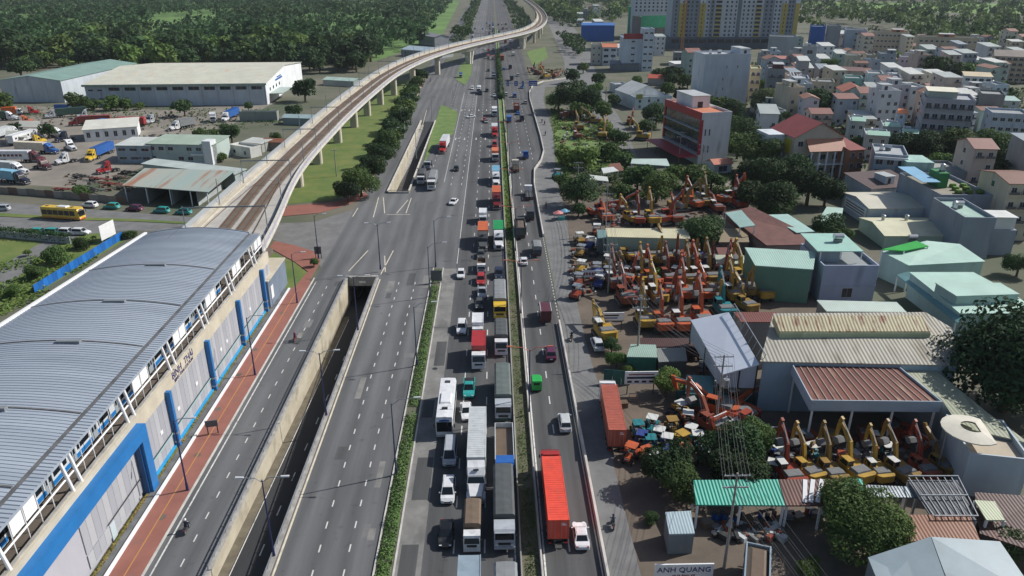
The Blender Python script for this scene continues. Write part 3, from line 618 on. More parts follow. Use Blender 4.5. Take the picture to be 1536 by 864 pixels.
def cab_over(b, W, zf, H, yc, ln, big):
    """forward-control cab: nose at yc, extends back by ln"""
    w = W/2
    prof = [(yc-ln,zf),(yc-.06,zf),(yc,zf+.5),(yc-.02,zf+.38*(H-zf)+.1),(yc-.22 if big else yc-.38,H-.12),(yc-.4,H),(yc-ln+.05,H),(yc-ln,H-.1)]
    c = b.p('cab', MB().xprism(prof, -w, w), 'cab')
    z1 = zf+.42*(H-zf)+.06; z2 = H-.2; dy = (.2 if big else .36)
    b.p('windscreen', MB().quad((-w*.9,yc+.005-.02,z1),(w*.9,yc+.005-.02,z1),(w*.86,yc-dy+.015,z2),(-w*.86,yc-dy+.015,z2)), GLASS, c)
    for s in (-1, 1):
        b.p('side_window', MB().quad((s*(w+.01),yc-.25,z1),(s*(w+.01),yc-ln*.62,z1),(s*(w+.01),yc-ln*.62,z2-.05),(s*(w+.01),yc-.42,z2-.05)), GLASS, c)
        b.p('mirror', MB().cbox(s*(w+.14),yc-.1,z1+.35,.16,.1,.5), BLACK, c)
        b.p('headlight', MB().cbox(s*w*.74,yc+.01,zf+.28,.36,.06,.2), LAMPW, c)
    b.p('bumper', MB().box(-w,w,yc-.25,yc+.06,zf-.32,zf+.02), 'bumper', c); b.p('grille', MB().box(-w*.6,w*.6,yc-.02,yc+.02,zf+.3,zf+.62), BLACK, c)
    if big: b.p('sun_visor', MB().xprism([(yc-.1,H-.12),(yc+.12,H-.2),(yc+.12,H-.17),(yc-.1,H-.06)], -w*.95, w*.95), 'cab', c)
    return c
def container_mesh(W, L, z0, z1, y0, corr=True):
    w = W/2
    if not corr: return MB().box(-w,w,y0,y0+L,z0,z1)
    pts = []; n = int(L/.56)
    for i in range(n): 
        y = y0+.15+(L-.3)*i/n; d = (L-.3)/n
        pts += [(w,y),(w,y+d*.35),(w-.04,y+d*.5),(w-.04,y+d*.85)]
    pts = [(w,y0)]+pts+[(w,y0+L)]
    return MB().prism(pts+[(-x, y) for x, y in pts[::-1]], z0, z1)
def cargo(b, kind, W, L, z0, z1, y0):
    """load carrier from y0 forward over L"""
    w = W/2
    if kind == 'container':
        c = b.p('container', container_mesh(W, L, z0, z1, y0), 'box')
        b.p('corner_post', MB().box(-w-.005,-w+.14,y0-.02,y0+.12,z0,z1+.015), 'box', c); b.p('corner_post', MB().box(w-.14,w+.005,y0-.02,y0+.12,z0,z1+.015), 'box', c)
        b.p('roof_rail', MB().box(-w-.01,-w+.1,y0,y0+L,z1,z1+.03), 'box', c); b.p('roof_rail', MB().box(w-.1,w+.01,y0,y0+L,z1,z1+.03), 'box', c)
        rb = MB(); y = y0+.5
        while y < y0+L-.4: rb.box(-w+.12,w-.12,y,y+.16,z1,z1+.022); y += .42
        q = b.p('roof_ribs', rb, 'box', c)
        for x in (-w*.72, -w*.3, w*.3, w*.72): b.p('lock_rod', MB().cyl((x,y0-.04,z0+.15),(x,y0-.04,z1-.15),.025,.025,5), STEEL, c)
        for s in (-1, 1): b.p('rear_door', MB().box(min(s*.02,s*(w-.16)),max(s*.02,s*(w-.16)),y0-.025,y0,z0+.12,z1-.12), 'box', c)
        b.p('marking', MB().box(w*.25,w*.75,y0-.032,y0-.026,z1-.75,z1-.6).box(w*.25,w*.6,y0-.032,y0-.026,z1-.5,z1-.4), WHITE, c)
    elif kind == 'box':
        c = b.p('cargo_box', MB().box(-w,w,y0,y0+L,z0,z1), 'box')
        for s in (-1, 1):
            b.p('roof_trim', MB().box(s*w-.05,s*w+.05,y0-.02,y0+L+.02,z1-.03,z1+.06), 'trim', c)
            b.p('rear_door', MB().box(min(s*.03,s*(w-.1)),max(s*.03,s*(w-.1)),y0-.03,y0,z0+.1,z1-.1), 'box', c)
    elif kind == 'tarp':
        c = b.p('side_boards', MB().box(-w,w,y0,y0+L,z0,z0+1.0), 'side')
        secs = []; n = max(4, int(L/.7))
        for i in range(n+1):
            sag = 0 if i % 2 == 0 else .07
            y = y0+L*i/n
            secs.append([(-w-.02,y,z0+.9),(w+.02,y,z0+.9),(w+.02-sag*.4,y,z1-.25),(w*.8,y,z1-.04-sag*.6),(0,y,z1+.02-sag),(-w*.8,y,z1-.04-sag*.6),(-w-.02+sag*.4,y,z1-.25)])
        b.p('tarpaulin', MB().loft(secs), 'box')
    elif kind == 'open':
        c = b.p('cargo_bed', MB().box(-w,w,y0,y0+L,z0,z0+.12), 'box')
        for s in (-1, 1): b.p('side_board', MB().box(s*w-.05,s*w+.05,y0,y0+L,z0,z0+.9), 'side', c)
        b.p('tailboard', MB().box(-w+.06,w-.06,y0-.02,y0+.06,z0,z0+.9), 'side', c); b.p('headboard', MB().box(-w+.06,w-.06,y0+L-.08,y0+L,z0,z0+1.2), 'side', c)
    elif kind == 'dump':
        c = b.p('dump_floor', MB().box(-w+.1,w-.1,y0,y0+L,z0,z0+.15), 'box')
        for s in (-1, 1):
            b.p('dump_side', MB().box(s*w-.08,s*w+.08,y0,y0+L,z0,z1), 'side', c)
            for k in range(5): b.p('side_rib', MB().box(s*(w+.1)-.06,s*(w+.1)+.06,y0+.4+k*(L-.8)/4-.08,y0+.4+k*(L-.8)/4+.08,z0,z1-.1), 'side', c)
        b.p('tailgate', MB().box(-w+.09,w-.09,y0-.06,y0+.08,z0,z1-.1), 'side', c); b.p('front_wall', MB().box(-w+.09,w-.09,y0+L-.1,y0+L+.05,z0,z1+.2), 'side', c)
        b.p('canopy', MB().box(-w,w,y0+L+.05,y0+L+.9,z1+.1,z1+.2), 'side', c)
        b.p('load', MB().loft([[(-w+.12,y0+.1,z1-.5),(w-.12,y0+.1,z1-.5),(w-.12,y0+L-.12,z1-.45),(-w+.12,y0+L-.12,z1-.45)],[(-w*.5,y0+.8,z1-.15),(w*.5,y0+.8,z1-.15),(w*.5,y0+L-.8,z1-.1),(-w*.5,y0+L-.8,z1-.1)]]), 'load', c)
    elif kind == 'flat':
        for s in (-1, 1): b.p('frame_rail', MB().box(s*.45-.08,s*.45+.08,y0,y0+L,z0-.25,z0), 'box')
        for k in range(5): b.p('cross_member', MB().box(-w,w,y0+.2+k*(L-.4)/4-.08,y0+.2+k*(L-.4)/4+.08,z0,z0+.1), 'box')
def rear_gear(b, W, y0, z0):
    w = W/2
    b.p('rear_bumper', MB().box(-w*.9,w*.9,y0+.02,y0+.12,.5,.68), DARKM)
    for s in (-1, 1): b.p('tail_light', MB().cbox(s*w*.78,y0+.0,.72,.3,.06,.16), LAMPR)
def truck_proto(key, kind, W=2.3, L=7.5, H=3.3, cabH=2.7, cabL=1.75, zf=.75, z0=1.05, big=False, axles=None, r=.45):
    b = PB(key); h = L/2
    cab_over(b, W*.97, zf, cabH, h-.06, cabL, big)
    b.p('chassis', MB().box(-.45,.45,-h+.1,h-.3,.55,.85), DARKM)
    cargo(b, kind, W, L-cabL-.25, z0, H, -h)
    b.p('subframe', MB().box(-W*.42,W*.42,-h+.15,h-cabL-.4,.86,z0-.01), DARKM)
    rear_gear(b, W, -h, z0)
    ys = axles or ((h-1.2, -h+1.5) if not big else (h-1.4, h-3.0, -h+1.5, -h+2.8))
    wheels(b, (-W/2+.2, W/2-.2), ys, r, .34)
def tractor_parts(b, y1, bonnet=True, W=2.45, H=3.9):
    """bonneted or cab-over road tractor, nose at y1"""
    w = W/2
    b.p('chassis', MB().box(-.45,.45,y1-7.2,y1-.4,.6,.9), DARKM)
    if bonnet:
        bo = b.p('bonnet', MB().loft([[(-.75,y1,.75),(.75,y1,.75),(.72,y1-.05,1.55),(-.72,y1-.05,1.55)],[(-1.0,y1-.9,.8),(1.0,y1-.9,.8),(.85,y1-.9,1.75),(-.85,y1-.9,1.75)],[(-1.1,y1-2.0,.9),(1.1,y1-2.0,.9),(.98,y1-2.0,1.95),(-.98,y1-2.0,1.95)]]), 'cab')
        for s in (-1, 1):
            b.p('mudguard', MB().loft([[(s*.8,y1-.25,.7),(s*1.18,y1-.3,.7),(s*1.18,y1-.35,1.0),(s*.8,y1-.3,1.1)],[(s*.8,y1-.95,.9),(s*1.22,y1-.95,.9),(s*1.2,y1-.95,1.25),(s*.8,y1-.95,1.35)],[(s*.85,y1-1.8,.75),(s*1.22,y1-1.8,.75),(s*1.2,y1-1.7,1.0),(s*.85,y1-1.7,1.1)]]), 'cab', bo)
            b.p('headlight', MB().cbox(s*.92,y1-.3,1.12,.3,.2,.2), LAMPW, bo); b.p('exhaust_stack', MB().cyl((s*1.18,y1-3.7,1.0),(s*1.18,y1-3.7,3.4),.08,.08,6), RIM)
            b.p('fuel_tank', MB().cyl((s*.95,y1-3.9,.75),(s*.95,y1-2.4,.75),.32,.32,8), RIM)
        b.p('grille', MB().box(-.55,.55,y1-.02,y1+.03,.8,1.45), DARKM, bo); b.p('bumper', MB().box(-1.15,1.15,y1-.25,y1+.08,.4,.72), RIM, bo)
        yc, ln = y1-1.95, 2.35
        c = b.p('cab', MB().loft([[(-w*.92,yc,.95),(w*.92,yc,.95),(w*.92,yc,1.95),(-w*.92,yc,1.95)],[(-w*.94,yc-.1,.9),(w*.94,yc-.1,.9),(w*.94,yc-.1,2.0),(-w*.94,yc-.1,2.0)],[(-w*.96,yc-.55,.9),(w*.96,yc-.55,.9),(w*.84,yc-.55,2.85),(-w*.84,yc-.55,2.85)],[(-w,yc-1.3,.9),(w,yc-1.3,.9),(w*.9,yc-1.3,H-.35),(-w*.9,yc-1.3,H-.35)],[(-w,yc-ln,.9),(w,yc-ln,.9),(w*.9,yc-ln,H),(-w*.9,yc-ln,H)]]), 'cab')
        b.p('windscreen', MB().quad((-w*.86,yc-.1+.03,2.0),(w*.86,yc-.1+.03,2.0),(w*.78,yc-.5,2.75),(-w*.78,yc-.5,2.75)), GLASS, c)
        for s in (-1, 1):
            b.p('side_window', MB().quad((s*w*.97,yc-.5,1.95),(s*w*1.0,yc-1.3,1.95),(s*w*.965,yc-1.3,2.6),(s*w*.92,yc-.7,2.6)), GLASS, c)
            b.p('mirror', MB().cbox(s*(w+.2),yc-.25,2.15,.14,.1,.55), BLACK, c)
        b.p('roof_vent', MB().box(-.35,.35,yc-1.05,yc-.85,H-.55,H-.42), BLACK, c)
        wheels(b, (-.98, .98), (y1-.95,), .5, .3); wheels(b, (-.95, .95), (y1-5.3, y1-6.5), .5, .5)
    else:
        cab_over(b, W, .85, H-.5, y1-.06, 2.1, True); b.p('roof_fairing', MB().xprism([(y1-2.1,H-.5),(y1-.9,H-.5),(y1-2.0,H)], -w*.85, w*.85), 'cab')
        wheels(b, (-.98, .98), (y1-1.3,), .5, .3); wheels(b, (-.95, .95), (y1-4.2, y1-5.4), .5, .5)
def semi_proto(key, L=12.2, kind='container', bonnet=True, H=4.05, trailer=True):
    """tractor with semi-trailer; origin at the middle of the whole rig"""
    b = PB(key); T = L+(4.7 if bonnet else 2.6); h = T/2
    tractor_parts(b, h, bonnet)
    b.p('trailer_chassis', MB().box(-.5,.5,-h+.05,-h+L-.2,1.0,1.3), DARKM)
    if kind == 'container': cargo(b, 'container', 2.44, L, 1.32, H, -h)
    elif kind == 'box': cargo(b, 'box', 2.5, L, 1.2, H, -h)
    elif kind == 'flat': cargo(b, 'flat', 2.44, L, 1.5, 0, -h)
    elif kind == 'tarp': cargo(b, 'tarp', 2.5, L, 1.3, H, -h)
    rear_gear(b, 2.44, -h, 1.3)
    wheels(b, (-.98, .98), (-h+1.2, -h+2.4, -h+3.6), .48, .42)
    b.p('landing_leg', MB().box(-.9,-.75,-h+L-3,-h+L-2.85,.3,1.0), DARKM); b.p('landing_leg', MB().box(.75,.9,-h+L-3,-h+L-2.85,.3,1.0), DARKM)
    return T
def tractor_proto(key):
    b = PB(key); tractor_parts(b, 3.6, True); b.p('fifth_wheel', MB().box(-.5,.5,-2.9,-1.9,.9,1.05), DARKM)
def bus_proto(key, L=11.5, W=2.5, H=3.4):
    b = PB(key); h = L/2; w = W/2
    c = b.p('body', MB().loft([[(-w*.94,y,.35),(w*.94,y,.35),(w,y,.8),(w,y,H-.5),(w*.9,y,H-.06),(0,y,H),(-w*.9,y,H-.06),(-w,y,H-.5),(-w,y,.8)] for y in (-h, -h+.25, h-.35)]+[[(-w*.86,h,.4),(w*.86,h,.4),(w*.93,h,.8),(w*.9,h-.18,H-.7),(w*.78,h-.4,H-.3),(0,h-.4,H-.25),(-w*.78,h-.4,H-.3),(-w*.9,h-.18,H-.7),(-w*.93,h,.8)]]), 'body')
    b.p('windscreen', MB().quad((-w*.85,h+.01,1.15),(w*.85,h+.01,1.15),(w*.86,h-.13,H-.75),(-w*.86,h-.13,H-.75)), GLASS, c)
    for s in (-1, 1):
        for k in range(6): b.p('side_window', MB().box(s*w-.01,s*w+.015,h-1.2-k*1.7-1.55,h-1.2-k*1.7,1.35,H-.75), GLASS, c)
        b.p('headlight', MB().cbox(s*w*.7,h-.02,.72,.4,.1,.2), LAMPW, c); b.p('mirror', MB().cbox(s*(w+.2),h+.1,2.2,.16,.1,.5), BLACK, c)
        b.p('skirt_stripe', MB().box(s*w*.985-.012,s*w*.985+.014,-h+.3,h-.4,.55,.95), 'stripe', c)
    b.p('rear_window', MB().box(-w*.8,w*.8,-h-.015,-h,1.6,2.5), GLASS, c); b.p('number_blind', MB().box(-w*.55,w*.55,h-.36,h-.2,H-.66,H-.45), 'blind', c)
    b.p('roof_unit', MB().loft([[(-.8,-h+4.6,H-.03),(.8,-h+4.6,H-.03),(.7,-h+4.7,H+.2),(-.7,-h+4.7,H+.2)],[(-.8,-h+7.6,H-.03),(.8,-h+7.6,H-.03),(.7,-h+7.4,H+.2),(-.7,-h+7.4,H+.2)]]), 'roof', c)
    for y in (-h+.9, h-3.0): b.p('roof_hatch', MB().box(-.4,.4,y,y+.7,H-.01,H+.05), DARKM, c)
    b.p('bumper', MB().box(-w*.92,w*.92,h-.2,h+.08,.32,.62), 'bumper', c)
    wheels(b, (-w+.18, w-.18), (h-2.5, -h+2.9), .48, .3)
def tuk_proto(key):
    b = PB(key)
    b.p('body', MB().loft([[(-.3,1.45,.35),(.3,1.45,.35),(.3,1.4,.9),(-.3,1.4,.9)],[(-.7,.7,.35),(.7,.7,.35),(.68,.75,1.1),(-.68,.75,1.1)],[(-.8,-.3,.35),(.8,-.3,.35),(.8,-.3,1.15),(-.8,-.3,1.15)],[(-.8,-1.6,.4),(.8,-1.6,.4),(.8,-1.6,1.2),(-.8,-1.6,1.2)]]), 'body')
    b.p('canopy', MB().loft([[(-.6,.6,1.95),(.6,.6,1.95),(.5,.55,2.05),(-.5,.55,2.05)],[(-.85,.2,1.9),(.85,.2,1.9),(.7,.2,2.12),(-.7,.2,2.12)],[(-.85,-1.7,1.9),(.85,-1.7,1.9),(.7,-1.7,2.1),(-.7,-1.7,2.1)]]), 'body')
    b.p('rear_panel', MB().box(-.8,.8,-1.68,-1.62,1.2,1.92), 'body'); b.p('rear_window', MB().box(-.5,.5,-1.71,-1.685,1.4,1.75), GLASS)
    b.p('windscreen', MB().quad((-.6,.78,1.15),(.6,.78,1.15),(.55,.58,1.92),(-.55,.58,1.92)), GLASS)
    for s in (-1, 1): b.p('roof_post', MB().cyl((s*.78,-.2,1.1),(s*.78,-.2,1.95),.04,.04,5), DARKM)
    wheels(b, (-.68, .68), (-1.1,), .28, .16); wheels(b, (0,), (1.15,), .27, .14)
tuk_proto('tuk')
def moto_proto(key):
    b = PB(key)
    b.p('frame', MB().loft([[(-.1,.45,.6),(.1,.45,.6),(.08,.5,.95),(-.08,.5,.95)],[(-.15,.25,.4),(.15,.25,.4),(.12,.3,.75),(-.12,.3,.75)],[(-.16,-.3,.35),(.16,-.3,.35),(.15,-.3,.78),(-.15,-.3,.78)],[(-.1,-.85,.6),(.1,-.85,.6),(.1,-.85,.8),(-.1,-.85,.8)]]), 'body')
    b.p('seat', MB().box(-.15,.15,-.75,.15,.76,.85), BLACK); b.p('handlebar', MB().bar((-.36,.42,1.05),(.36,.42,1.05),.05,.05), DARKM)
    b.p('front_fork', MB().cyl((0,.45,.95),(0,.68,.3),.05,.05,6), DARKM)
    b.p('headlight', MB().cbox(0,.55,.92,.16,.1,.14), LAMPW); b.p('tail_light', MB().cbox(0,-.88,.72,.16,.06,.1), LAMPR)
    wheels(b, (0,), (.68, -.6), .3, .1)
moto_proto('moto')
def rider_mesh():
    """seated rider as one continuous skinned figure"""
    J = {'pel':(0,-.2,.92,.17,.13),'sp':(0,-.14,1.15,.16,.11),'ch':(0,-.06,1.38,.19,.12),'nk':(0,-.02,1.54,.07,.07),'hd':(0,.02,1.66,.11,.12),'tp':(0,.02,1.8,.07,.08)}
    v = []; e = []; r = []; ix = {}
    def add(n, p, rr, par=None):
        ix[n] = len(v); v.append(p); r.append(rr)
        if par: e.append((ix[par], ix[n]))
    add('pel',(0,-.2,.9),(.16,.13)); add('sp',(0,-.15,1.12),(.15,.11),'pel'); add('ch',(0,-.06,1.36),(.18,.12),'sp'); add('nk',(0,-.01,1.52),(.065,.065),'ch'); add('hd',(0,.03,1.64),(.12,.13),'nk'); add('tp',(0,.02,1.76),(.09,.1),'hd')
    for s, n in ((-1,'l'),(1,'r')):
        add('s'+n,(s*.19,-.05,1.42),(.065,.065),'ch'); add('e'+n,(s*.3,.12,1.2),(.05,.05),'s'+n); add('w'+n,(s*.33,.36,1.1),(.04,.04),'e'+n); add('f'+n,(s*.34,.44,1.08),(.03,.035),'w'+n)
        add('h'+n,(s*.12,-.15,.9),(.1,.1),'pel'); add('k'+n,(s*.22,.28,.82),(.075,.075),'h'+n); add('a'+n,(s*.18,.08,.42),(.05,.05),'k'+n); add('t'+n,(s*.18,.27,.38),(.04,.04),'a'+n)
    m = bpy.data.meshes.new('rider'); m.from_pydata(v, e, []); o = bpy.data.objects.new('rider', m); COL.objects.link(o)
    md = o.modifiers.new('skin', 'SKIN'); o.modifiers.new('sub', 'SUBSURF').levels = 1
    for i, q in enumerate(m.skin_vertices[0].data): q.radius = r[i]; q.use_root = (i == 0)
    dg = bpy.context.evaluated_depsgraph_get(); me = bpy.data.meshes.new_from_object(o.evaluated_get(dg)); bpy.data.objects.remove(o)
    if not me.materials: me.materials.append(None)
    return me
RIDER = rider_mesh()
HELM = MB().ball((0,.02,1.7), .16, .18, .17, 8, 6).mesh('helmet')
SHIRT = [mat('shirt_%d' % i, hexc(h), 0.9, 0, 0.1, 3) for i, h in enumerate(('2b2f3d', '6d3850', '4a5560', '22242a', '7a6a58'))]
HELMC = [mat('helmet_%d' % i, hexc(h), 0.3) for i, h in enumerate(('c9c9cc', '9a4a6a', '303238', '8090a8', '5a2a2a'))]
def motorbike(px, py, i, label, rz=0.0, wlabel=None):
    x, y = G(px, py)
    m = spawn('moto', 'motorbike', label, 'motorbike', (x, y, .035), rz, {'body': paint('moto%d' % (i % 3), [(.05,.05,.06),(.25,.03,.03),(.03,.05,.12)][i % 3])}, 'motorbikes on the roads')
    p = thing('person', wlabel, 'person', (x, y, .035), rz, 'motorbike riders'); obj('body', RIDER, SHIRT[i % 5], p); obj('helmet', HELM, HELMC[i % 5], p)
# ---- prototypes of trucks
for key, kind, kw in [('box_s','box',dict(W=2.0,L=6.0,H=2.9,cabH=2.2,cabL=1.5,zf=.6,z0=.95,r=.38)),('tarp_s','tarp',dict(W=2.0,L=6.3,H=2.9,cabH=2.2,cabL=1.55,zf=.6,z0=.95,r=.38)),
    ('tarp_m','tarp',dict(W=2.3,L=8.6,H=3.5,cabH=2.75,cabL=1.8)),('tarp_l','tarp',dict(W=2.5,L=12.0,H=3.75,cabH=3.1,cabL=2.1,zf=.85,z0=1.25,big=True,r=.5)),
    ('open_l','open',dict(W=2.5,L=11.0,H=3.0,cabH=3.0,cabL=2.0,zf=.85,z0=1.25,big=True,r=.5)),('box_m','box',dict(W=2.35,L=8.0,H=3.7,cabH=2.8,cabL=1.9)),
    ('open_s','open',dict(W=1.9,L=5.6,H=2,cabH=2.1,cabL=1.5,zf=.58,z0=.9,r=.36)),('dump','dump',dict(W=2.5,L=9.0,H=3.3,cabH=3.1,cabL=2.1,zf=.85,z0=1.35,big=True,r=.52)),
    ('flat_m','flat',dict(W=2.3,L=8.5,H=2,cabH=2.8,cabL=1.9,z0=1.3))]:
    truck_proto(key, kind, **kw)
LEN = {'sedan':4.5,'hatch':4.0,'suv':4.7,'mpv':4.6,'van':5.2,'pickup':5.2,'tuk':3.2,'box_s':6,'tarp_s':6.3,'tarp_m':8.6,'tarp_l':12,'open_l':11,'box_m':8,'open_s':5.6,'dump':9,'flat_m':8.5,'bus':11.5,'tractor':7.2}
LEN['semi40'] = semi_proto('semi40'); LEN['semi40c'] = semi_proto('semi40c', 12.2, 'container', False); LEN['semi20'] = semi_proto('semi20', 7.0); LEN['semibox'] = semi_proto('semibox', 13.6, 'box'); LEN['semiflat'] = semi_proto('semiflat', 12, 'flat', False)
LEN['semitarp'] = semi_proto('semitarp', 11, 'tarp', False)
bus_proto('bus'); tractor_proto('tractor')
C = {}
for n, h in dict(white='d8dadd', silver='a9afb6', black='15171b', navy='20263c', red='a32a2a', dred='6b2024', maroon='5a2a30', orange='cf6a3a', brick='a85a48', coral='e0523e', green='1f9a55', dgreen='35524a', teal='2f9a96', blue='2a5fa8', sky='7fb4cc', yellow='d6b23a', grey='7e8285', dgrey='45494d', tarp='4d5254', tarpg='5c6664', brown='6f5f50', cream='cfc6b4', lgrey='b7bdc0', bluegrey='8a9aa6', pink='d88a86', vgreen='2aa64a', wood='6a5a4a', rustred='8d4038', plum='5b2848').items(): C[n] = paint(n, hexc(h), .4)
for n in ('tarp', 'tarpg', 'dgrey', 'brown', 'grey', 'lgrey'): MATS['paint_'+n].node_tree.nodes['Principled BSDF'].inputs['Coat Weight'].default_value = 0; MATS['paint_'+n].node_tree.nodes['Principled BSDF'].inputs['Roughness'].default_value = .75
def veh(key, name, cat, label, x, y_near, away=False, body='white', cab=None, side=None, grp='vehicles on the highway', rz=None, center=None, **kw):
    """y_near: where the end nearest the camera stands"""
    L = LEN[key]
    c = {'body': C[body], 'box': C[body], 'cab': C[cab or body], 'side': C[side or body], 'trim': C[kw.get('trim', body)], 'bumper': C[kw.get('bumper', 'dgrey')], 'load': C['wood'], 'stripe': C[kw.get('stripe', body)], 'roof': C[kw.get('roof', body)], 'blind': C['blue']}
    if center is None: loc = (x, y_near+L/2, .035); a = (0 if away else pi)
    else: loc = (center[0], center[1], kw.get('z', .035)); a = 0
    if rz is not None: a = rz
    return spawn(key, name, label, cat, loc, a, c, grp)
def yp(px, py): return G(px, py)[1]
def xp(px, py): return G(px, py)[0]
# ================================================================ traffic
def V(key, name, cat, label, px, py, away=False, dx=0, **kw): return veh(key, name, cat, label, xp(px, py)+dx, yp(px, py), away, **kw)
def along(a, b): 
    (x0, y0), (x1, y1) = G(*a), G(*b); return atan2(y1-y0, x1-x0)-pi/2
# towards the camera, left lane
V('sedan','parked_car','car','black saloon car near the planted strip, nearest car of the left lane',668,826,body='black')
V('mpv','car','car','white people carrier in the left lane just behind the black saloon',671,759,body='white')
V('van','van','van','silver minibus van between the white people carrier and the white coach',674,703,body='silver')
V('bus','coach','bus','long white coach with dark windscreen in the left lane',667,658,body='white',bumper='silver',stripe='lgrey')
V('suv','car','car','white SUV with dark sunroof left of the red-roofed lorry',692,504,body='white')
V('hatch','car','car','small white car on the lane left of the red car, near the crossing',691,420,body='white')
V('sedan','car','car','white saloon alone in the middle of the wide crossing',680,309,body='white',rz=pi-.25)
V('hatch','car','car','small black car alone on the empty lanes beyond the crossing',684,258,body='black')
V('sedan','car','car','white saloon turning across the arrow markings beyond the crossing',706,178,body='white',rz=pi-1.0)
V('hatch','car','car','dark red car on the arrow markings right of the turning white saloon',727,183,body='red')
# middle lane
V('tarp_s','lorry','truck','small white lorry with brown-grey tarpaulin in the middle lane at the bottom',708,831,body='brown',cab='white',side='white',bumper='white')
veh('box_m','lorry','truck','blue-grey box lorry cut by the bottom edge in the middle lane',xp(706,860),G(706,833,3.7)[1]-8,body='bluegrey',cab='white')
V('semi40','articulated_lorry','truck','white bonneted tractor pulling a long pale grey container, middle lane',714,760,body='lgrey',cab='white')
V('sedan','car','car','white saloon squeezed beside the pale grey container',699,634,body='white',rz=pi+.1)
V('pickup','pickup','pickup','teal pickup with dark cabin right of the white coach',703,600,body='teal')
V('box_m','lorry','truck','white lorry with tall dark red box in the middle lane',718,557,body='red',cab='white',bumper='white')
veh('box_s','lorry','truck','small plain white box lorry right behind the dark red box lorry',xp(717,500),G(717,484,2.9)[1]-1.7,body='white')
veh('hatch','car','car','dark grey hatchback between the white box lorry and the silver pickup',xp(719,470),G(719,468)[1]+.5,body='dgrey')
V('pickup','pickup','pickup','silver pickup in front of the yellow-cab lorry, middle lane',723,450,body='silver')
V('suv','car','car','bright red car in the middle lane left of the black SUV',721,430,body='red')
V('open_s','small_truck','truck','white small truck with brown loaded bed behind the red car',722,412,body='brown',cab='white',side='brown')
V('hatch','car','car','dark car directly behind the white small truck',721,390,body='dgrey')
V('semi20','articulated_lorry','truck','black bonneted tractor with an orange container, middle lane at the crossing',724,379,body='orange',cab='dgrey')
veh('box_s','lorry','truck','white-roofed box lorry behind the orange container of the black tractor',xp(725,322),G(725,322,2.9)[1],body='white')
# inner lane, by the central reservation
V('tarp_l','lorry','truck','big lorry with dark ribbed tarpaulin and silver cab by the central reservation',757,830,body='tarp',cab='silver',side='dgrey',bumper='silver')
veh('tarp_l','lorry','truck','grey tarpaulin lorry cut by the bottom edge beside the central reservation',xp(757,830),G(756,843,3.7)[1]-12,body='grey',cab='white',side='dgrey')
veh('open_l','lorry','truck','open-bed lorry with blue cab behind the dark tarpaulin lorry',xp(757,800)+.2,80.1,body='wood',cab='blue',side='lgrey')
V('tarp_l','lorry','truck','grey-green tarpaulin lorry with dirty silver cab in the inner lane',755,636,body='tarpg',cab='silver',side='dgrey',bumper='dgreen')
V('tarp_m','lorry','truck','white-cab lorry with short grey tarpaulin beside the dark red box lorry',752,536,body='tarp',cab='white',side='dgrey',bumper='white')
V('tarp_l','lorry','truck','yellow-cab lorry with grey tarpaulin in the inner lane',750,481,body='grey',cab='yellow',side='dgrey',bumper='yellow')
V('suv','car','car','black SUV in the inner lane beyond the yellow-cab lorry',748,421,body='navy')
V('semi20','articulated_lorry','truck','white bonneted tractor with a bright green container in the inner lane',748,377,body='green',cab='white')
V('semi20','articulated_lorry','truck','dark red tractor with an orange container behind the green one',745,316,body='orange',cab='dred')
V('semi20','articulated_lorry','truck','white tractor with a pale blue container in the queue, inner lane',744,281,body='sky',cab='white')
V('box_m','lorry','truck','white lorry with rusty orange box ahead of the small red van in the queue',743,244,body='orange',cab='white')
V('van','van','van','red van in the queue beyond the rusty orange box',742,222,body='red')
V('semi20','articulated_lorry','truck','red tractor with white box at the far end of the inner lane queue',742,208,body='white',cab='red')
V('tarp_m','lorry','truck','pale lorry in the lanes beyond the grass island',718,141,body='lgrey',cab='white')
# trucks standing by the far ramp
V('tarp_m','lorry','truck','white-cab lorry with dark tarpaulin standing beside the far ramp wall',631,279,body='dgrey',cab='white',side='dgrey',grp='lorries parked by the far ramp')
V('tarp_l','lorry','truck','white rounded-cab lorry with grey tarpaulin, front of those by the far ramp',647,287,body='grey',cab='white',side='grey',bumper='white',grp='lorries parked by the far ramp')
V('flat_m','lorry','truck','flatbed lorry with silver cab behind the two by the far ramp',641,256,body='dgrey',cab='silver',grp='lorries parked by the far ramp')
cx, cy = G(662, 226); veh('semi40','articulated_lorry','truck','red tractor with white container parked beside the grass island',0,0,body='white',cab='red',grp='lorries parked by the far ramp',center=(cx+1.0, cy+2),rz=along((668,213),(656,236)))
# away from the camera
V('semi40c','articulated_lorry','truck','red tractor with long coral red container on the outer lanes',837,822,True,body='coral',cab='red')
V('sedan','car','car','white saloon right of the coral red container lorry',874,829,True,body='white')
V('mpv','car','car','silver people carrier ahead of the coral container lorry',849,652,True,body='lgrey')
V('tuk','three_wheeler','van','bright green three-wheeled taxi under the double-armed street lamp',805,589,True,body='vgreen')
V('suv','car','car','dark brown SUV on the outer lanes beyond the green three-wheeler',827,544,True,body='plum')
V('box_s','lorry','truck','maroon box lorry with pale roof on the outer lanes',819,488,True,body='maroon',cab='white',trim='lgrey')
V('hatch','car','car','white hatchback on the outer lanes beside the barrier gap',786,400,True,body='white')
V('tarp_s','lorry','truck','small grey covered truck just right of the white hatchback',806,387,True,body='grey',cab='white',side='dgrey')
V('dump','dump_truck','truck','large black tipper lorry on the outer lanes',781,360,True,body='black',cab='black',side='dgrey')
V('box_s','lorry','truck','small grey box lorry right beside the black tipper',796,333,True,body='dgrey',cab='grey')
V('flat_m','lorry','truck','empty flatbed lorry with white cab ahead of the black tipper',794,302,True,body='grey',cab='white')
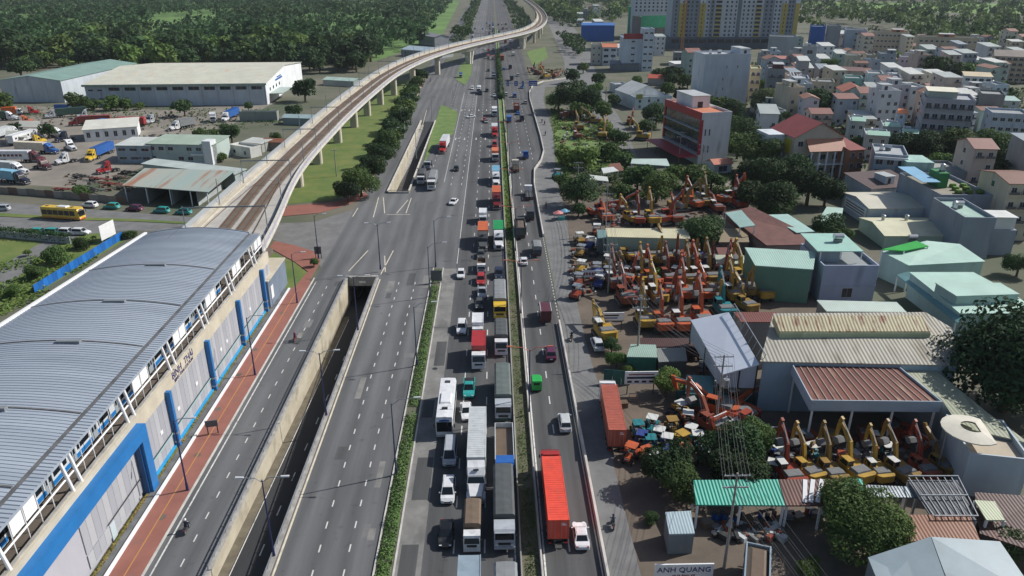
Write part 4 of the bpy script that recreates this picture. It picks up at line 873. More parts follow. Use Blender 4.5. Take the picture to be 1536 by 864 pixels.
V('flat_m','lorry','truck','empty brown flatbed lorry left of the small blue truck',774,260,True,body='brown',cab='cream')
V('open_s','small_truck','truck','small blue open truck on the outer lanes',789,240,True,body='dgrey',cab='blue',side='blue')
V('open_s','small_truck','truck','small dark open truck far along the outer lanes',783,183,True,body='dgrey',cab='dgrey',side='dgrey')
V('dump','dump_truck','truck','rusty red tipper lorry below the blue gantry sign',775,169,True,body='rustred',cab='orange',side='rustred')
# frontage road and shoulder
cx, cy = G(917, 628); a = along((921,668),(908,578))
(ax, ay), (bx, by) = G(924, 640, 4.05), G(912, 578, 4.05)
veh('semi40c','articulated_lorry','truck','white cab lorry with brick red open container parked on the frontage road',0,0,body='brick',cab='white',grp='vehicles beside the frontage road',center=((ax+bx)/2+.2, (ay+by)/2+1.0),rz=atan2(by-ay, bx-ax)-pi/2)
V('suv','parked_car','car','silver-white SUV parked on the dirt under the frontage trees',898,530,True,body='lgrey',grp='vehicles beside the frontage road',rz=.06)
# left street
da = along((135,312),(276,321))
for px, py, k, b_, lb in ((135,311,'suv','white','white SUV first in the row of five cars along the left street'),(168,313,'suv','teal','turquoise taxi behind the white SUV on the left street'),(202,316,'suv','plum','dark purple car between the turquoise taxis on the left street'),(243,319,'mpv','teal','turquoise taxi right of the dark purple car on the left street'),(276,321,'mpv','teal','turquoise taxi nearest the viaduct on the left street')):
    x, y = G(px, py); veh(k,'car','car',lb,0,0,body=b_,grp='cars on the left street',center=(x, y),rz=da+pi)
x, y = G(97, 328); veh('bus','coach','bus','yellow and orange coach driving along the left street',0,0,body='yellow',stripe='orange',roof='white',bumper='orange',grp='vehicles on the left street',center=(x, y),rz=along((60,326),(136,331)))
for px, k, b_, lb in ((60,'mpv','teal','turquoise taxi behind the hedge wall, left one'),(82,'mpv','teal','turquoise taxi behind the hedge wall, right one'),(102,'suv','white','white car behind the hedge wall next to the turquoise taxis'),(122,'suv','white','white car nearest the blank white billboard')):
    x, y = G(px, 352); veh(k,'parked_car','car',lb,0,0,body=b_,grp='cars parked behind the hedge wall',center=(x, y),rz=-pi/2-.1)
x, y = G(3, 316); veh('mpv','car','car','pale car at the left edge of the left street',0,0,body='silver',grp='cars on the left street',center=(x, y),rz=pi/2)
# truck yard
def yard(key, name, label, a, b, **kw):
    """a, b: ground pixels of the rear and the nose"""
    (x0, y0), (x1, y1) = G(*a), G(*b); d = Vector((x1-x0, y1-y0)).normalized(); L = LEN[key]
    return veh(key, name, 'truck', label, 0, 0, grp='lorries in the truck yard', center=(x1-d.x*L/2, y1-d.y*L/2), rz=atan2(d.y, d.x)-pi/2, z=.025, **kw)
PRT = yard('semibox','articulated_lorry','white box trailer lorry with lettering, slanting up in the truck yard',(10,222),(66,205),body='white')
for k in range(5): obj('print', MB().box(1.255,1.265,-8+k*1.7,-7+k*1.7,2.4,3.1), C['navy'], PRT)
PRT = yard('semibox','articulated_lorry','long white trailer with maroon lettering at the left edge of the truck yard',(-15,243),(68,243),body='white',cab='maroon')
for k in range(8): obj('print', MB().box(1.255,1.265,-8.5+k*1.4,-7.5+k*1.4,2.2,3.0), C['maroon'], PRT)
yard('semi40','articulated_lorry','beige container lorry in the truck yard behind the white trailers',(20,228),(88,231),body='cream',cab='blue')
yard('semi40','articulated_lorry','yellow tractor with a blue container in the truck yard',(182,222),(131,244),body='blue',cab='yellow')
yard('tractor','road_tractor','white bonneted tractor unit standing free in the truck yard',(110,243),(84,248),body='white')
yard('tractor','road_tractor','dark red tractor unit beside the scrap racks of the truck yard',(168,258),(146,262),body='red')
yard('tractor','road_tractor','maroon tractor unit in front of the lettered white trailer',(54,252),(76,255),body='maroon')
yard('semi20','articulated_lorry','navy tractor with a pale green container in the corner of the truck yard',(0,272),(44,277),body='sky',cab='navy')
yard('tractor','road_tractor','white tractor unit beside the beige containers of the yard',(92,220),(112,227),body='white')
yard('tractor','road_tractor','white tractor unit left of the white workshop in the yard',(78,206),(100,206),body='white')
yard('tractor','road_tractor','white tractor unit with side windows in the back row of the yard',(140,176),(116,178),body='white')
yard('semi40','articulated_lorry','red container trailer in the back row of the yard, left one',(152,187),(104,189),body='rustred',cab='red')
yard('semi40','articulated_lorry','red container trailer in the back row of the yard, right one',(206,190),(160,190),body='red',cab='red')
yard('box_m','lorry','orange red box lorry at the far left of the back row',(10,173),(34,172),body='orange',cab='white')
yard('tractor','road_tractor','red tractor unit in the back row under the warehouse wall',(46,172),(60,171),body='red')
yard('box_m','lorry','white lorry on the lane beside the blue container',(321,175),(320,185),body='white')
yard('semi40','articulated_lorry','blue container lorry beside the long grey container shed',(362,171),(335,184),body='blue',cab='white')
yard('semi40','articulated_lorry','dark container lorry under the trees by the warehouse',(95,176),(68,178),body='dgreen',cab='white')
yard('semibox','articulated_lorry','white box trailer behind the lettered slanting one, far left of the yard',(-22,214),(30,200),body='lgrey',cab='white')
yard('tractor','road_tractor','dark blue tractor unit between the white tractor units of the yard',(96,212),(84,214),body='navy')
yard('semi40','articulated_lorry','green container lorry at the left edge of the back row',(-20,181),(28,180),body='dgreen',cab='white')
yard('tractor','road_tractor','yellow tractor unit half hidden behind the beige container',(58,216),(70,214),body='yellow')
yard('semi20','articulated_lorry','grey container lorry on the lane below the long warehouse',(290,190),(255,197),body='grey',cab='white')
yard('tarp_m','lorry','blue lorry in the back row beside the dark container lorry',(100,168),(112,168),body='blue',cab='white')
yard('semi40','articulated_lorry','pale container lorry beside the maroon tractor unit of the yard',(-25,258),(42,262),body='lgrey',cab='white')
yard('tractor','road_tractor','orange tractor unit in the back row near the lean-to',(40,186),(52,185),body='orange')
yard('tractor','road_tractor','silver tractor unit right of the red container trailers',(232,184),(218,187),body='silver')
yard('box_m','lorry','blue box lorry behind the white workshop of the yard',(150,193),(138,196),body='blue',cab='white')
# motorbikes
for i, (px, py, rz, l1, l2) in enumerate([(281,797,0,'motorbike on the service road at the bottom left','rider in dark jacket with white helmet, service road at the bottom left'),
    (443,511,0,'motorbike on the service road beside the underpass wall','rider on the service road beside the cream underpass wall'),(919,790,0,'motorbike on the frontage road at the bottom','rider in plum top on the frontage road at the bottom'),
    (857,510,0,'motorbike on the frontage road near the parked silver-white SUV','rider in black near the parked silver-white SUV'),(819,312,0,'motorbike on the frontage road beside the empty flatbed lorry','rider beside the winding barrier near the flatbed lorry'),
    (813,184,0,'left of two motorbikes side by side beyond the barrier bend','left of two riders side by side beyond the barrier bend'),(817,187,.1,'right of two motorbikes side by side beyond the barrier bend','right of two riders side by side beyond the barrier bend'),
    (818,203,0,'motorbike following the two riders beyond the barrier bend','rider following the two riders beyond the barrier bend'),(556,281,pi,'motorbike riding past the street trees by the far ramp','rider passing the street trees by the far ramp'),
    (646,122,pi,'motorbike on the road below the viaduct span','rider on the road below the viaduct span')]): motorbike(px, py, i, l1, rz, l2)
# distant traffic
rr = random.Random(5); cnt = {}
far_c = ['white','silver','black','grey','red','navy','white','blue']
for lane, y0, y1, st_, away in ((-7,410,1000,90,0),(-3.3,330,1000,62,0),(.4,345,1000,50,0),(-11.5,430,1000,120,0),(7,330,1000,75,1),(11.5,350,1000,62,1),(16,380,1000,70,1),(-20,480,900,130,0)):
    y = y0
    while y < y1:
        key = rr.choice(['sedan','suv','mpv','hatch','van','box_s','tarp_s','box_m']); b_ = rr.choice(far_c); tk = key in ('box_s','tarp_s','box_m'); kd = 'truck' if tk else 'car'
        if not 530 < y < 575:
            side = 'outer lanes' if away else 'inner lanes'; near_ = 'before' if y < 600 else 'beyond'; kk = (side, kd, b_, near_); cnt[kk] = cnt.get(kk, -1)+1
            veh(key,'distant_'+kd,kd,f'{ORD[cnt[kk]]} tiny {b_} {kd} on the {side} {near_} the viaduct crossing, counted outward',lane+rr.uniform(-.3,.3),y,bool(away),body=b_,cab='white',grp='far traffic on the highway')
        y += st_*rr.uniform(.6, 1.5)
# ================================================================ buildings
def HTop(bx, by, ty):
    x, y = G(bx, by); lo, hi = 0.0, 120.0
    for _ in range(40):
        m = (lo+hi)/2; dy = x*sin(YAW)+y*cos(YAW); dz = m-CH
        d = dy*cos(PITCH)-dz*sin(PITCH); w = dy*sin(PITCH)+dz*cos(PITCH)
        if 432-F*w/d > ty: lo = m
        else: hi = m
    return x, y, lo
def proj(x, y, z):
    dx = x*cos(YAW)-y*sin(YAW); dy = x*sin(YAW)+y*cos(YAW); dz = z-CH
    d = dy*cos(PITCH)-dz*sin(PITCH); w = dy*sin(PITCH)+dz*cos(PITCH)
    return 768+F*dx/d, 432-F*w/d
WALLS = {}; FOOT = []
def wallm(h, dirt=.12):
    if h not in WALLS:
        c = hexc(h); WALLS[h] = mat('wall_'+h, c, 0.8, 0, dirt, 0.25, 0.0, stretch=(1, 1, .35), detail=6, rust=(tuple(v*.62 for v in c), 0.22, 0.63, (1, 1, .22)))
    return WALLS[h]
ROOFS = {}
def roofm(h, wave='X', sc=.9, rust=None, thr=.6):
    k = h+wave+str(sc)+str(rust)
    if k not in ROOFS:
        ROOFS[k] = mat('roof_'+k, hexc(h), 0.55, 0, .1, 0.2, wave=(wave, sc, 0.5, .05), rust=(hexc(rust), .35, thr, (1, .25, 1) if wave == 'X' else (.25, 1, 1)) if rust else (tuple(v*.7 for v in hexc(h)), .15, .66))
    return ROOFS[k]
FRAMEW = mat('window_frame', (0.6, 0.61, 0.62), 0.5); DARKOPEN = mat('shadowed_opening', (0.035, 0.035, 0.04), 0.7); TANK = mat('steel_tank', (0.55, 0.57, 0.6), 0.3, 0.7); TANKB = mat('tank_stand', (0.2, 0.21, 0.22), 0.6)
_wm = {}
def window(parent, x, z, w, h, side=None, D=0, frame=True, sill=False):
    key = (round(w, 2), round(h, 2))
    if key not in _wm:
        _wm[key] = (MB().box(-w/2-.1,w/2+.1,-.06,.02,-h/2-.1,h/2+.1).mesh('window'), MB().box(-w/2,-.04,-.1,-.06,-h/2,h/2).mesh('pane'), MB().box(.04,w/2,-.1,-.06,-h/2,h/2).mesh('pane'))
    a, b, c = _wm[key]
    if side is None: o = obj('window', a, FRAMEW, parent, (x, -.0, z))
    else: o = obj('window', a, FRAMEW, parent, (0, x, z), -pi/2)
    obj('pane', b, BLUEGLASS, o)
    if w > .9: obj('pane', c, BLUEGLASS, o)
    return o
def tank(parent, x, y, z, vert=True):
    if vert:
        o = obj('water_tank', MB().cyl((0,0,.5),(0,0,1.9),.6,.6,10).cyl((0,0,1.9),(0,0,2.15),.6,.15,10), TANK, parent, (x, y, z))
        obj('tank_stand', MB().box(-.55,.55,-.55,.55,0,.48), TANKB, o)
    else:
        o = obj('water_tank', MB().cyl((-1,0,1.2),(1,0,1.2),.6,.6,10), TANK, parent, (x, y, z)); obj('tank_stand', MB().box(-.8,.8,-.4,.4,0,.62), TANKB, o)
def building(name, label, cat, base, ty, rtop, D, wall='c9cdd2', roof='flat', roofc='8f9496', fl=0, cols=0, side=0, ww=1.1, wh=1.25, group=None, rise=2.0, over=.4, tanks=0, house=None, ledge=True, wave='X', rust=None, h=None, balcony=False, ground=None, wskip=0.0, ang=None):
    x0, y0, hh = HTop(base[0], base[1], ty)
    if h: hh = h
    x1, y1 = G(rtop[0], rtop[1], hh)
    W = hypot(x1-x0, y1-y0); a = atan2(y1-y0, x1-x0)
    lim = -atan2(x0, y0)*.8
    if x0 > 0 and a < lim: a = lim
    if x0 > 0 and a > .25: a = .25
    if ang is not None: a = ang
    lo, hi = .5, 150.0
    for _ in range(40):
        W = (lo+hi)/2
        if proj(x0+W*cos(a), y0+W*sin(a), hh)[0] < rtop[0]: lo = W
        else: hi = W
    FOOT.append((x0+cos(a)*W/2-sin(a)*D/2, y0+sin(a)*W/2+cos(a)*D/2, max(W, D)*.52))
    t = thing(name, label, cat, (x0, y0, 0), a, group)
    wm_ = wallm(wall)
    obj('wall', MB().box(0,W,0,D,0,hh), wm_, t)
    rm = roofm(roofc, wave, .9, rust)
    if roof == 'flat':
        obj('roof', MB().box(.2,W-.2,.2,D-.2,hh,hh+.06), wallm(roofc), t)
        for bb in ((-.03,W+.03,-.03,.2),(-.03,W+.03,D-.2,D+.03),(-.03,.2,.2,D-.2),(W-.2,W+.03,.2,D-.2)): obj('parapet', MB().box(*bb,hh+.001,hh+.85), wm_, t)
    elif roof == 'gable_x':
        r = obj('roof', MB().xprism([(-over,hh-.05),(D/2,hh+rise),(D+over,hh-.05),(D+over,hh+.1),(D/2,hh+rise+.18),(-over,hh+.1)], -over, W+over), rm, t)
        obj('gable', MB().xprism([(0,hh),(D,hh),(D/2,hh+rise-.02)], .01, .2), wm_, t); obj('gable', MB().xprism([(0,hh),(D,hh),(D/2,hh+rise-.02)], W-.2, W-.01), wm_, t)
    elif roof == 'gable_y':
        obj('roof', MB().yprism([(-over,hh-.05),(W/2,hh+rise),(W+over,hh-.05),(W+over,hh+.1),(W/2,hh+rise+.18),(-over,hh+.1)], -over, D+over), rm, t)
        obj('gable', MB().yprism([(0,hh),(W,hh),(W/2,hh+rise-.02)], .01, .2), wm_, t)
    elif roof == 'shed':
        obj('roof', MB().xprism([(-over,hh+.02),(D+over,hh+rise),(D+over,hh+rise+.15),(-over,hh+.17)], -over, W+over), rm, t)
        obj('back_wall', MB().box(0,W,D-.2,D,hh,hh+rise-.05), wm_, t); obj('side_infill', MB().xprism([(0,hh),(D-.2,hh),(D-.2,hh+rise-.08)], 0, .15), wm_, t); obj('side_infill', MB().xprism([(0,hh),(D-.2,hh),(D-.2,hh+rise-.08)], W-.15, W), wm_, t)
    elif roof == 'hip':
        obj('roof', MB().add([(-over,-over,hh),(W+over,-over,hh),(W+over,D+over,hh),(-over,D+over,hh),(W*.3,D/2,hh+rise),(W*.7,D/2,hh+rise)], [(0,1,5,4),(1,2,5),(2,3,4,5),(3,0,4),(3,2,1,0)]), rm, t)
    fh = hh/max(fl, 1)
    rw = random.Random(int(base[0]*7+base[1]))
    for f in range(fl):
        z = fh*f+fh*.55
        if f == 0 and ground is not None: continue
        for c in range(cols):
            if rw.random() < wskip: continue
            xx = W*(c+.5)/cols; window(t, xx, z, min(ww, W/cols*.62), min(wh, fh*.55))
            if balcony and f > 0:
                q = obj('balcony', MB().box(xx-W/cols*.38,xx+W/cols*.38,-.8,-.002,z-wh*.5-.45,z-wh*.5-.3), wm_, t)
                obj('railing', MB().box(xx-W/cols*.38,xx+W/cols*.38,-.8,-.74,z-wh*.5-.3,z-wh*.5+.4), mat('balcony_rail', (.1,.1,.11), .6), q)
        for c in range(side):
            window(t, D*(c+.5)/side, z, min(ww, D/side*.5), min(wh, fh*.55), 'l', D)
        if ledge and fl > 1 and f > 0: obj('floor_band', MB().box(-.05,W+.05,-.1,-.001,fh*f-.12,fh*f+.06), wallm(wall, .2), t)
    if ground: obj('shopfront', MB().box(W*.12,W*.88,-.05,.02,.05,min(3, fh)*.8), DARKOPEN if ground == 'dark' else wallm(ground), t)
    for k in range(tanks): tank(t, W*(.25+.22*k), D*.55+(k % 2)*1.2, hh+(.06 if roof == 'flat' else rise*.8), k % 2 == 0)
    if house:
        u0, u1, v0, v1, zz, hm = house
        p = obj('stair_house', MB().box(W*u0,W*u1,D*v0,D*v1,hh+.06,hh+zz), wallm(hm), t); obj('stair_roof', MB().box(W*u0-.25,W*u1+.25,D*v0-.4,D*v1+.2,hh+zz,hh+zz+.15), wallm('a8adb0'), p)
        obj('doorway', MB().box(W*lerp(u0,u1,.3),W*lerp(u0,u1,.6),D*v0-.03,D*v0+.05,hh+.1,hh+min(2.2, zz*.8)), DARKOPEN, p)
    return t, W, hh
def shed_poly(name, label, pts, mroof, mwall=None, zb=0.0, thick=.18, posts=None, cat='shed', group=None, mpost=None, ribs=None, base_z=None):
    """irregular roof from pixel corners (px, py, z), walls dropped to the ground just inside its edge"""
    P = [(*G(px, py, z), z) for px, py, z in pts]
    cx = sum(p[0] for p in P)/len(P); cy = sum(p[1] for p in P)/len(P)
    t = thing(name, label, cat, (cx, cy, 0), 0, group)
    Q = [(x-cx, y-cy, z) for x, y, z in P]; n = len(Q)
    obj('roof', MB().add(Q+[(x, y, z-thick) for x, y, z in Q], [tuple(range(n)), tuple(range(2*n-1, n-1, -1))]+[(i, (i+1) % n, n+(i+1) % n, n+i) for i in range(n)]), mroof, t)
    if mwall:
        S_ = [(x*.97, y*.97, z-thick-.01) for x, y, z in Q]
        for i in range(n):
            a, b = S_[i], S_[(i+1) % n]; d = Vector((b[0]-a[0], b[1]-a[1], 0)); nn = Vector((-d.y, d.x, 0)).normalized()*.08
            obj('wall', MB().add([(a[0],a[1],zb),(b[0],b[1],zb),b,a]+[(a[0]+nn.x,a[1]+nn.y,zb),(b[0]+nn.x,b[1]+nn.y,zb),(b[0]+nn.x,b[1]+nn.y,b[2]),(a[0]+nn.x,a[1]+nn.y,a[2])], [(0,1,2,3),(7,6,5,4),(0,4,5,1),(1,5,6,2),(2,6,7,3),(3,7,4,0)]), mwall, t)
    for i in (posts or []):
        x, y, z = Q[i % n] if i == int(i) else [lerp(Q[int(i) % n][k], Q[(int(i)+1) % n][k], i-int(i)) for k in range(3)]
        obj('post', MB().box(x*.96-.12,x*.96+.12,y*.96-.12,y*.96+.12,0,z-thick), mpost or WHITE, t)
    if ribs:
        k, m_ = ribs
        for j in range(1, k):
            u = j/k; a = [lerp(Q[0][q], Q[1][q], u) for q in range(3)]; b = [lerp(Q[3][q], Q[2][q], u) for q in range(3)]
            obj('roof_rib', MB().bar((a[0],a[1],a[2]+.05),(b[0],b[1],b[2]+.05),.14,.1), m_, t)
    return t, Q
# ---------------- left side
t, W, H = building('warehouse','white warehouse with low green roof at the far left edge','warehouse',(7,153),117,(90,121),75,'b9c2c8','gable_y','7d988f',0,0,rise=2.2,h=10.8,wave='Y')
for k in range(5): obj('wall_rib', MB().box(W*k/4-.15 if k else .02,W*k/4+.15,-.1,-.001,0,10.7), wallm('aab4bb'), t)
t, W, H = building('warehouse','long white warehouse with cream roof and a row of high windows','warehouse',(133,160),120,(397,125),92,'b4bfc8','gable_x','c9c8b8',0,0,rise=3.6,h=10.4,over=.8,wave='X',rust='d0b494')
for k in range(10): window(t, W*(.16+.088*k), 8.3, 5.2, 1.6)
for k in range(11): obj('wall_joint', MB().box(W*(.115+.088*k)-.12,W*(.115+.088*k)+.12,-.1,-.001,0,10.3), wallm('9eaab4'), t)
obj('fascia', MB().box(-.9,W+.9,-1.1,-.82,9.6,10.6), wallm('93a49c'), t)
for k in range(2):
    for q in range(2): window(t, W*(.03+.05*k), 3.6+q*4.2, 2.2, .7)
obj('end_wall', MB().xprism([(0,0),(92,0),(92,10.4),(46,13.9),(0,10.4)], W+.01, W+.15), wallm('d9dde0'), t)  # paler than the front: sunlight on this gable end is put into the colour
for k in range(4): obj('end_window', MB().box(W+.15,W+.22,8+k*7,10.5+k*7,5.6,7.2), BLUEGLASS, t)
obj('end_canopy', MB().box(W+.16,W+7,6,28,4.4,4.7), roofm('a9b8b2'), t)
obj('end_sign', MB().box(W+.15,W+.24,22,38,8.6,9.5).box(W+.15,W+.24,26,36,9.8,10.4), C['blue'], t)
def hip_px(name, label, cat, base, ty, rtop, D, **kw): return building(name, label, cat, base, ty, rtop, D, **kw)
t, W, H = building('office_building','two-storey pale blue-green yard office with balconies beside the viaduct','building',(225,244),219,(318,218),13,'a9b8b4','shed','9fb0a0',2,7,rise=.6,h=6.6,ww=1.8,wh=1.2,wskip=.3)
obj('stair_tower', MB().box(W-3,W,-1.2,3,0,8.2), wallm('d5d9dc'), t)
for k in (0, 1): obj('balcony', MB().box(W-7.5,W-3.1,-1.3,-.01,2.9+k*2.9-2.6,3.1+k*2.9-2.3), wallm('d5d9dc'), t)
t, W, H = building('office_building','blue-grey yard office with lettering on its lower wall','building',(178,244),219,(225,219),12,'93a5ae','shed','c3c8c4',2,3,rise=.4,h=6.0,ww=2.6,wh=.9,ledge=True)
lettering(t, 'CGL W S X', 1.2, NAVY, (W*.62, -.04, 1.7), (pi/2, 0, 0))
building('workshop','long low white workshop roof in front of the yard office','shed',(217,262),243,(352,262),5,'a9b5b2','shed','b4beba',0,0,rise=.5,h=3.6)
t, W, H = building('workshop','white workshop with a row of tall windows in the truck yard','building',(128,213),198,(205,190),16,'d9dcde','shed','cfcfc4',1,6,rise=1.0,h=4.6,ww=1.2,wh=2.0,side=3)
t, Q = shed_poly('open_shed','open-fronted shed with patchy rusty metal roof beside the left street',[(183,278,5.0),(312,288,4.6),(352,256,5.6),(217,252,5.8)],mat('patchy_roof',hexc('a9a69a'),.6,0,0,.12,rgb2=hexc('8fa9a6'),stretch=(1,.12,1),rust=(hexc('9a7058'),.3,.5,(1.6,.15,1)),detail=5),None,posts=[0,.26,.55,.8,1],cat='shed')
obj('back_wall', MB().add([(Q[3][0]*.97,Q[3][1]*.97,0),(Q[2][0]*.97,Q[2][1]*.97,0),(Q[2][0]*.97,Q[2][1]*.97,5.2),(Q[3][0]*.97,Q[3][1]*.97,5.5)],[(0,1,2,3)]), wallm('8f9898'), t)
for k in range(3):
    u = (k+.8)/3.2; a = [lerp(Q[0][q], Q[1][q], u) for q in range(2)]; b = [lerp(Q[3][q], Q[2][q], u) for q in range(2)]
    obj('partition', MB().bar((a[0]*.93,a[1]*.9,2.1),(b[0]*.93,b[1]*.93,2.1),.2,4.2), wallm('a4abad'), t)
building('container_shed','long grey container shed beside the tree right of the yard lane','shed',(360,182),167,(415,170),3,'8d948f','flat','b5c3ba',0,0,h=3.6)
building('hut','low shed with blue-green roof beside the viaduct','shed',(425,187),175,(470,178),6,'8b9897','gable_x','98aeb0',0,0,rise=1,h=3)
building('hut','small hut with pale roof in the yard left of the viaduct','shed',(365,226),214,(392,216),6,'a8aaa4','shed','bfc3bd',1,2,rise=.5,h=3.2)
building('hut','small hut with rusty brown roof by the viaduct screen','shed',(395,225),213,(425,214),5,'8c8276','gable_x','8a5d46',0,0,rise=.9,h=3)
building('hut','white hut with flat roof below the yard tree','shed',(345,232),221,(375,225),5,'c8c9c6','flat','b9bdb5',1,2,h=3)
building('hut','shed with pale green roof at the far end under the viaduct curve','shed',(485,128),118,(530,122),10,'8f9a98','gable_x','a4bab2',0,0,rise=1,h=3.2)
building('hut','row of huts with blue-grey roofs behind the viaduct curve','shed',(602,84),74,(655,78),20,'9aa3a6','gable_x','9fb2bd',1,4,rise=2,h=5)
building('hut','grey hut on the lane behind the viaduct curve','shed',(628,66),52,(652,56),14,'a2a6aa','gable_x','8d8d94',0,0,rise=2,h=8)
for px, py, lb in ((55,190,'open lean-to with pale roof beside the dark yard tree'),(35,205,'low pale lean-to at the left of the yard')):
    shed_poly('lean_to', lb, [(px-28,py,3),(px+6,py+1,3),(px+4,py-9,3.4),(px-26,py-9,3.4)], roofm('a9aaa2','X',.9,'7a5a44'), None, posts=[0,1,2,3])
for px0, py0, px1, py1, lb in ((0,290,55,294,'brown section of the low yard wall beside the left street'),(55,294,190,306,'grey graffiti-marked low yard wall along the left street')):
    a, b = G(px0, py0), G(px1, py1); t = thing('yard_wall', lb, 'wall', (*a, 0), atan2(b[1]-a[1], b[0]-a[0])); L_ = hypot(b[0]-a[0], b[1]-a[1]); n = max(2, int(L_/3))
    for k in range(n): obj('wall_panel', MB().box(L_*k/n,L_*(k+1)/n-.08,0,.15,0,2+.15*(k % 2)), wallm(['8a8078','6f5a50','93908a','7d7a74'][k % 4]), t)
a, b = G(53, 441), G(185, 358); t = thing('hoarding', 'bright blue metal hoarding between the scrub and the station', 'fence', (*a, 0), atan2(b[1]-a[1], b[0]-a[0])); L_ = hypot(b[0]-a[0], b[1]-a[1])
HB = [mat('hoarding_%d' % i, hexc(h), .45, 0, .08, .5) for i, h in enumerate(('1f66b4', '1c5da6', '2470c0'))]
for k in range(22): obj('hoarding_panel', MB().box(L_*k/22,L_*(k+1)/22-.04,0,.06,.05,2.0), HB[k % 3], t)
for k in range(12): obj('post', MB().box(L_*k/11-.05,L_*k/11+.05,.07,.17,0,1.9), DARKM, t)
a, b = G(155, 366), G(174, 356); t = thing('billboard', 'blank white billboard standing behind the blue hoarding', 'billboard', (*a, 0), atan2(b[1]-a[1], b[0]-a[0])); L_ = hypot(b[0]-a[0], b[1]-a[1])
obj('panel', MB().box(-.3,L_+.3,0,.12,.9,4.6), WHITE, t); obj('post', MB().box(.1,.3,.13,.3,0,4.2), STEEL, t); obj('post', MB().box(L_-.3,L_-.1,.13,.3,0,4.2), STEEL, t)
a, b = G(-40, 352), G(105, 366); t = thing('boundary_wall', 'pale low boundary wall under the creeper hedge by the left street', 'wall', (*a, 0), atan2(b[1]-a[1], b[0]-a[0])); L_ = hypot(b[0]-a[0], b[1]-a[1])
for k in range(9): obj('wall_panel', MB().box(L_*k/9,L_*(k+1)/9-.1,0,.2,0,1.7), wallm('a9aeb0'), t)
for k in range(10): obj('pier', MB().box(L_*k/9-.2,L_*k/9+.2,-.06,.26,0,1.9), wallm('8f9496'), t)
# scrap racks and chassis in the yard
rs = random.Random(3)
for i, (px, py) in enumerate([(125,268),(150,272),(185,270),(200,262),(170,280),(215,272),(140,288),(100,288),(190,285),(225,262)]):
    x, y = G(px, py); t = thing('trailer_chassis', f'{ORD[i]} of the rusty trailer frames lying left of the open shed', 'trailer', (x, y, .02), rs.uniform(-.5, .1)-.2, 'scrap trailer frames')
    m_ = [DARKM, C['rustred'], C['brown']][i % 3]
    obj('frame_rail', MB().box(-4.5,4.5,-.55,-.4,.8,1.05), m_, t); obj('frame_rail', MB().box(-4.5,4.5,.4,.55,.8,1.05), m_, t)
    for k in range(5): obj('cross_member', MB().box(-4+k*2,-3.8+k*2,-1.1,1.1,1.05,1.15), m_, t)
    tm, rm = wheel_mesh(.45, .4)
    for x_ in (-3, -1.9):
        for y_ in (-.9, .9): obj('wheel', tm, TYRE, t, (x_, y_, .45), pi/2)
# ================================================================ right side of the highway
B = building
# --- red and white showroom
t, W, H = B('showroom_building','white four-storey building with red glazed side and terracotta roof','building',(1046,247),173,(1098,178),30,'cfd3d8','flat','c07a5c',0,0,ang=.2,house=(.25,.85,.45,.9,4.2,'d5d8dc'))
for z in (5.2, 11.0):
    for x in (W*.18, W*.32): window(t, x, z, .8, 2.2)
RED = mat('facade_red', hexc('a32634'), .5, 0, .08, .4)
obj('red_frame', MB().box(-.45,-.04,0,30,H-1.6,H+.9), RED, t); obj('red_frame', MB().box(-.5,.6,-.25,-.01,3.5,H-1.6), RED, t); obj('red_frame', MB().box(-.45,-.02,29,30,4,H-1.6), RED, t)
for k in range(3): obj('glazing', MB().box(-.12,-.01,.5,28.8,4.2+k*3.9,7.4+k*3.9), BLUEGLASS, t); obj('balcony_band', MB().box(-.9,-.13,.2,29,3.6+k*3.9,4.1+k*3.9), wallm('8d9298'), t)
obj('canopy', MB().xprism([(-1,3.0),(29,3.0),(29,3.3),(-1,3.3)], -7.5, -.95), RED, t)
for y in (0, 10, 20, 28): obj('canopy_post', MB().cyl((-7,y,0),(-7,y,3),.1), DARKM, t)
t, W, H = B('gatehouse','small gatehouse with striped red tile roof in front of the white building','building',(1070,262),240,(1098,240),5,'b9bdc2','gable_x','b8735c',1,1,rise=1.2,h=3.3,ww=3.0,wh=2.0,wave='X')
# --- tall white blocks
t_, W, H = B('apartment_block','tall blank white block with three tiny windows','building',(1051,158),84,(1127,83),16,'c3cbd4','flat','a7adb3',0,0,side=3,house=(.8,1,.1,.9,3,'c3cbd4'),tanks=2)
for fx, z in ((.5,14),(.74,14),(.44,9.5),(.46,6)): window(t_, W*fx, H*z/18, .8, 1.2)
B('apartment_block','narrow cream block of four storeys right of the blank white block','building',(1121,152),105,(1142,107),14,'cfbb96','flat','9aa585',4,2,balcony=True)
t, W, H = B('hotel_building','white six-storey hotel with red roof sign near the junction','building',(932,106),58,(966,58),15,'c4ced8','flat','9aa4ac',5,1,ww=2.2,wh=1.0,ledge=False)
obj('roof_sign', MB().box(.3,W-.3,-.35,-.1,H-.2,H+3.2), mat('sign_red', hexc('9c3438'), .6, 0, .2, .8), t)
B('hotel_building','taller stair wing of the white hotel with two rows of windows','building',(962,107),45,(982,45),14,'c4ced8','flat','9aa4ac',6,2,ww=2.0,wh=1.0,ledge=False)
B('house','white three-storey house with terracotta penthouse beside the hotel','house',(903,98),71,(926,71),12,'b9c2cc','gable_x','c0795c',3,2,ww=3.4,wh=1.6,rise=2)
B('house','cream three-storey house at the junction left of the hotel','house',(886,97),68,(903,70),12,'c2c0b4','flat','8f8f8c',3,2)
B('blue_shed','large bright blue clad hall behind the junction','hall',(872,62),38,(922,41),26,'2b62b0','gable_x','3a6db0',0,0,rise=1.5)
B('site_building','construction block wrapped in green netting','building',(941,56),12,(962,14),18,'4fae80','flat','4fae80',0,0)
